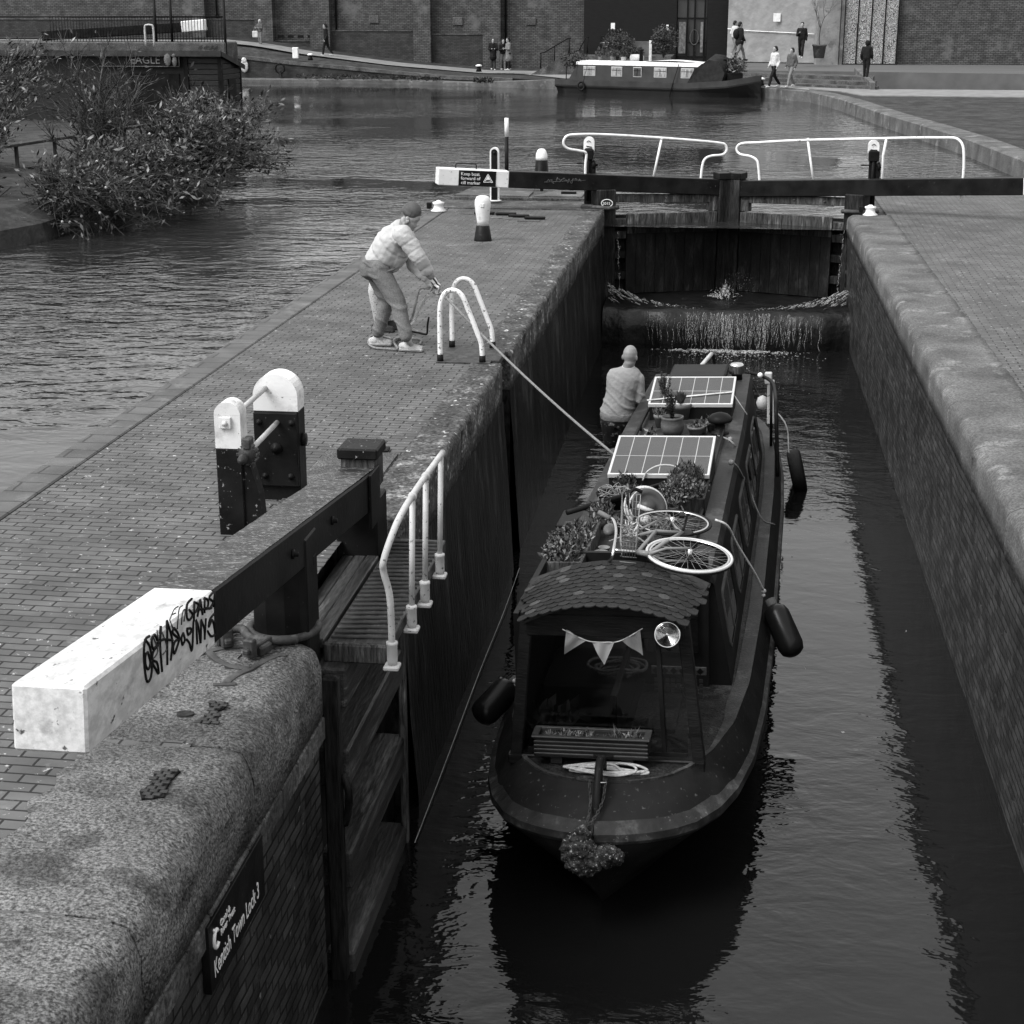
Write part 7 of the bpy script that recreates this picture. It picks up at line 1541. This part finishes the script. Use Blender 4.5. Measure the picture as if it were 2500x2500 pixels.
b = B(MB0); b.tube([(1.95, -.83, 1.35), (1.85, -1.0, .5)], .012, 5); b.tube([(7.0, -.8, 1.45), (6.8, -1.02, .5), (6.7, -1.05, 0)], .02, 5); b.done('lines', 'iron_dark', fb_)
p = MB0 @ Vector((1.8, -1.12, .35)); b = B(); b.tube([p+Vector((.15*math.cos(a/8*math.pi), 0, .20*math.sin(a/8*math.pi))) for a in range(16)], .05, 8, closed=True); one(b, 'tyre_fender', 'tyre', 'small ring tyre fender hung on the side of the moored boat', 'fender')
b = B(MB0); b.loft([[(5.0+i*.35, y, 1.52+.12*math.sin(math.pi*i/8)*(1-abs(y)*.8)) for y in (-.5, -.2, .2, .5)] for i in range(9)], False, False, sm=True); one(b, 'upturned_dinghy', 'white', 'white upturned dinghy shape on the moored boat roof', 'dinghy', recalc=True)
b = B(MB0); b.lathe([(.16, -.3), (.17, 0), (.16, .3), (.10, .34)], n=12, T=Matrix.Translation((4.3, -.1, 1.68)) @ Matrix.Rotation(R(90), 4, 'Y')); one(b, 'gas_cylinder', 'rail', 'pale cylinder lying on the moored boat roof by its chimney', 'cylinder')
def shrub(name, px, py, y, rx, rz, n, label, cat='shrub', seed=1, mats=('leaf2', 'leaf1'), l=.14, w_=.03, group=None, pot=None, stem=.25):
    p = at(px, py, y=y); t = thing(name, label, cat, p, group)
    if pot: b = B(); b.lathe([(pot*.7, 0), (pot, pot*1.3), (pot*1.06, pot*1.5), (pot*.9, pot*1.45), (0, pot*1.4)], p, 16); b.done('pot', 'conc_dark', t); p = p+Vector((0, 0, pot*1.4))
    b = B()
    for k in range(5): a = k*1.26+seed; b.tube([p, p+Vector((math.cos(a)*rx*.25, math.sin(a)*rx*.25, rz*.45)), p+Vector((math.cos(a)*rx*.6, math.sin(a)*rx*.6, rz*.8))], [.03, .02, .01], 5)
    b.done('stems', 'wood_plain', t); b = B(); rd = random.Random(seed)
    for k in range(n):
        th, ph = rd.uniform(0, 6.283), math.acos(rd.uniform(-1, 1)); r = rd.random()**.45*(1+.25*noise.noise(Vector((math.cos(th)*2, math.sin(th)*2, ph+seed)))); q = p+Vector((rx*r*math.sin(ph)*math.cos(th), rx*r*math.sin(ph)*math.sin(th), rz*.55+rz*.5*r*math.cos(ph)))
        b.leaf(q, (rd.uniform(-1, 1), rd.uniform(-1, 1), rd.uniform(-.2, 1)), l*rd.uniform(.6, 1.3), w_, rd.randrange(len(mats)))
    b.done('foliage', list(mats), t); return t
shrub('olive_bush', 1506, 150, 87, .85, 1.5, 1500, 'round grey-green bush left of the pale sign board behind the moored boat', seed=1)
shrub('olive_bush', 1619, 140, 87, .75, 1.5, 1400, 'round bush right of the pale sign board behind the moored boat', seed=2)
shrub('dark_plant', 1540, 148, 84.5, .7, .7, 700, 'low dark leafy plants between the two round bushes', 'plant', seed=3, mats=('leaf2',))
shrub('potted_plant', 1405, 168, 83, .8, .8, 700, 'dark broad-leaved plants at the stern of the moored boat', 'plant', seed=4)
p = MB0 @ Vector((2.9, 0, 1.5))
for k, (x, s, lb) in enumerate(((2.2, .3, 'potted plant nearest the stern on the moored boat roof'), (2.9, .35, 'potted plant in the middle of the moored boat roof'), (3.5, .22, 'small white-potted plant nearest the chimney of the moored boat'))):
    p = MB0 @ Vector((x, 0, 1.5)); t = thing('plant_pot', lb, 'plant pot', p, 'pots on the moored boat roof'); b = B(); b.lathe([(.10, 0), (.14, .22), (0, .2)], p, 12); b.done('pot', 'rail' if k == 2 else 'terra', t); b = B(); foliage(b, (p.x, p.y, p.z+.2), s, s, s*1.2, 150, .12, .03, .4, 50+k, 2); b.done('leaves', ['leaf1', 'leaf2'], t)
p = MB0 @ Vector((9.6, -.1, .8)); t = thing('potted_plant', 'leafy plants in a dark tub on the bow of the moored boat', 'plant', p); b = B(); b.box(p.x-.4, p.x+.35, p.y-.2, p.y+.3, p.z-.1, p.z+.3, .04); b.done('tub', 'cabin', t); b = B(); foliage(b, (p.x, p.y, p.z+.3), .5, .4, .8, 420, .16, .03, .4, 61, 3); b.done('leaves', ['leaf1', 'leaf2', 'leaf3'], t)
t = thing('sign_board', 'pale slatted board standing between the round bushes', 'sign', at(1570, 140, y=88)); b = B(); p0, p1 = at(1545, 100, y=88), at(1590, 135, y=88); b.box(p0.x, p1.x-.15, 88, 88.08, p1.z, p0.z, .01); b.done('board', 'concrete', t); b = B(); b.box(p1.x-.14, p1.x, 87.9, 88.1, p1.z-.3, p0.z+.05, .01); b.done('upright', 'white', t)
t = thing('menu_board', 'small black A-board by the warehouse corner', 'sign', at(1480, 130, y=97)); b = B(); p = at(1478, 135, y=97); b.prism([(p.x-.35, p.z), (p.x-.3, p.z+1.1), (p.x+.3, p.z+1.1), (p.x+.35, p.z)], 97, 97.3); b.done('board', 'iron_dark', t); b = B(); b.box(p.x-.2, p.x+.2, 96.97, 96.99, p.z+.7, p.z+.74); b.box(p.x-.2, p.x+.2, 96.97, 96.99, p.z+.5, p.z+.54); b.done('chalk_lines', 'rail', t)
# bare tree in a tub
p = at(1998, 141, y=91.5); t = thing('potted_tree', 'bare young tree in a large pale tub before the stone pier', 'tree', p)
b = B(); b.lathe([(.27, 0), (.35, .60), (.385, .62), (.385, .70), (.33, .70), (0, .64)], p, 24); b.done('tub', 'concrete', t)
b = B(); rd = random.Random(8)
def grow(b, p, d, L, r, n, rd, spread=.5, up=.3, out=None):
    e = p+d*L; b.tube(cr([p, (p+e)/2+Vector((rd.uniform(-1, 1), rd.uniform(-1, 1), rd.uniform(-1, 1)))*L*.08, e], 2), [r, r*.9, r*.85, r*.8, r*.7], 5, cap=False)
    if out is not None: out.append((e, d))
    if n <= 0: return
    for k in range(rd.choice((2, 2, 3))): grow(b, e, (d+Vector((rd.uniform(-1, 1), rd.uniform(-1, 1), rd.uniform(-.4, .8)))*spread+Vector((0, 0, up*.3))).normalized(), L*rd.uniform(.6, .85), r*.62, n-1, rd, spread, up, out)
grow(b, p+Vector((0, 0, .7)), Vector((0, 0, 1)), .8, .035, 5, rd, .55, .4); b.done('trunk', 'wood_plain', t)
# =================================================================== waterside bushes at the left
for k in range(3): pass
M['lf_a'] = mat('bush_leaf_dark', .018, .55, .3, 3, 0); M['lf_b'] = mat('bush_leaf_mid', .085, .5, .3, 3, 0); M['lf_c'] = mat('bush_leaf_pale', .2, .5, .3, 3, 0); M['twig'] = mat('twig', .07, .8, .4, 8, .2, 40); M['twig_d'] = mat('dark_twig', .03, .8, .4, 8, .2, 40)
def bush(label, base, top, rad, n, seed, leafy=.9, l=.085, w_=.016, twigs=34, flowers=0):
    t = thing('waterside_shrub', label, 'shrub', base, 'shrubs leaning over the pond'); rd = random.Random(seed); b = B(); L = B(); c0 = Vector(base); top = Vector(top)
    tips = []
    for k in range(twigs):
        a = rd.uniform(0, 6.283); e = top+Vector((rad[0]*math.cos(a)*rd.random()**.5, rad[1]*math.sin(a)*rd.random()**.5, rad[2]*rd.uniform(-1, 1))); m_ = (c0+e)/2+Vector((rd.uniform(-.3, .3), rd.uniform(-.3, .3), rd.uniform(.1, .6)))
        P = cr([c0+Vector((rd.uniform(-.4, .4), rd.uniform(-.4, .4), 0)), m_, e], 6); b.tube(P, [.028-.0018*i for i in range(len(P))], 4, cap=False, mi=rd.randrange(2))
        for i in range(3, len(P)):
            for j in range(3):
                d = (P[i]-P[i-1]).normalized(); s = (d*.7+Vector((rd.uniform(-1, 1), rd.uniform(-1, 1), rd.uniform(-.5, 1)))).normalized(); q = P[i]+s*rd.uniform(.25, .7); mid = (P[i]+q)/2+Vector((0, 0, rd.uniform(-.05, .1))); b.tube([P[i], mid, q], [.008, .006, .003], 3, cap=False, mi=rd.randrange(2)); tips += [(P[i], q)]
    for i in range(n):
        a, q = tips[rd.randrange(len(tips))]; tt = rd.random(); p = a+(q-a)*tt+Vector((rd.gauss(0, .07), rd.gauss(0, .07), rd.gauss(0, .06))); d = ((q-a).normalized()*.6+Vector((rd.uniform(-1, 1), rd.uniform(-1, 1), rd.uniform(-.6, 1)))); mi = 2 if rd.random() < .13 else (1 if rd.random() < .45 else 0)
        sz = .5+1.4*rd.random()**2; L.leaf(p, d, l*sz*1.1, w_*sz, mi)
    b.done('branches', ['twig', 'twig_d'], t, recalc=False); L.done('foliage', ['lf_a', 'lf_b', 'lf_c'], t, recalc=False)
    if flowers:
        f = B()
        for i in range(flowers): a, q = tips[rd.randrange(len(tips))]; f.ball(q, (.028, .028, .03), 6)
        f.done('flowers', 'rail', t)
    return t
bush('dense leafy shrub reaching furthest right over the pond', (-11.7, 33.5, .1), (-10.5, 33.6, 1.05), (1.35, 2.2, .75), 9000, 1, twigs=46)
bush('leafy shrub low over the water in front of the timber fence', (-12.2, 31.2, .1), (-11.1, 31.0, .55), (1.4, 2.0, .55), 6500, 2, twigs=38, flowers=10)
bush('shrub of bare twigs with a few white flowers at the lower left bank', (-12.3, 29.0, .0), (-11.3, 29.2, .2), (1.1, 1.6, .55), 3200, 3, twigs=40, flowers=26)
bush('tall twiggy shrub growing in front of the shed sign', (-13.8, 35.5, .2), (-13.9, 35.5, 1.9), (1.1, 1.5, 1.0), 900, 4, twigs=34)
bush('twiggy shrub beside the timber fence', (-12.6, 36.0, .2), (-11.9, 37.6, 1.0), (1.0, 1.2, .6), 1200, 5, twigs=20)
bush('leafy shrub on the bank further left of the shed sign', (-16.0, 34, .2), (-15.6, 34, 1.6), (1.5, 2.4, 1.2), 4500, 6, twigs=30)
bush('leafy shrub on the bank behind the arm at the far left', (-15.5, 29, .1), (-14.8, 29, 1.0), (1.5, 2.2, .9), 5000, 7, twigs=30)
bush('leafy shrub leaning out nearest the camera on the left bank', (-14.6, 25, .0), (-13.9, 25, .6), (1.3, 2.0, .7), 4200, 8, twigs=30)
# mossy rocks at the foot of the shrubs
for i, (x, y, s, lb) in enumerate(((-11.45, 34.6, .6, 'dark mossy boulder below the furthest shrub'), (-11.9, 31.4, .5, 'dark boulder at the waterline below the fence shrub'), (-12.1, 29.3, .45, 'dark boulder nearest the camera on the left bank'))):
    b = B(); c = Vector((x, y, -.2)); n = 14; b.ball(c, (s*.8, s, s*.6), n)
    for k, v_ in enumerate(b.V): d = v_-c; b.V[k] = c+d*(1+.25*noise.noise(v_*2.3))
    one(b, 'boulder', 'conc_dark', lb, 'rock', 'boulders on the left bank')
# weeds along the far kerb
b = B(); rd = random.Random(77)
for i in range(700): x = rd.choice((rd.uniform(-18.5, -15.5), rd.uniform(-13.5, -12.5), rd.uniform(-24, -19))); b.leaf((x, bank(x)-.02+rd.uniform(0, .3), rd.uniform(-.1, .1)), (rd.uniform(-1, 1), -.4, rd.uniform(0, 1)), .2, .03, rd.randrange(2))
struct(b.done('weeds', ['lf_a', 'lf_b']), 'stuff')
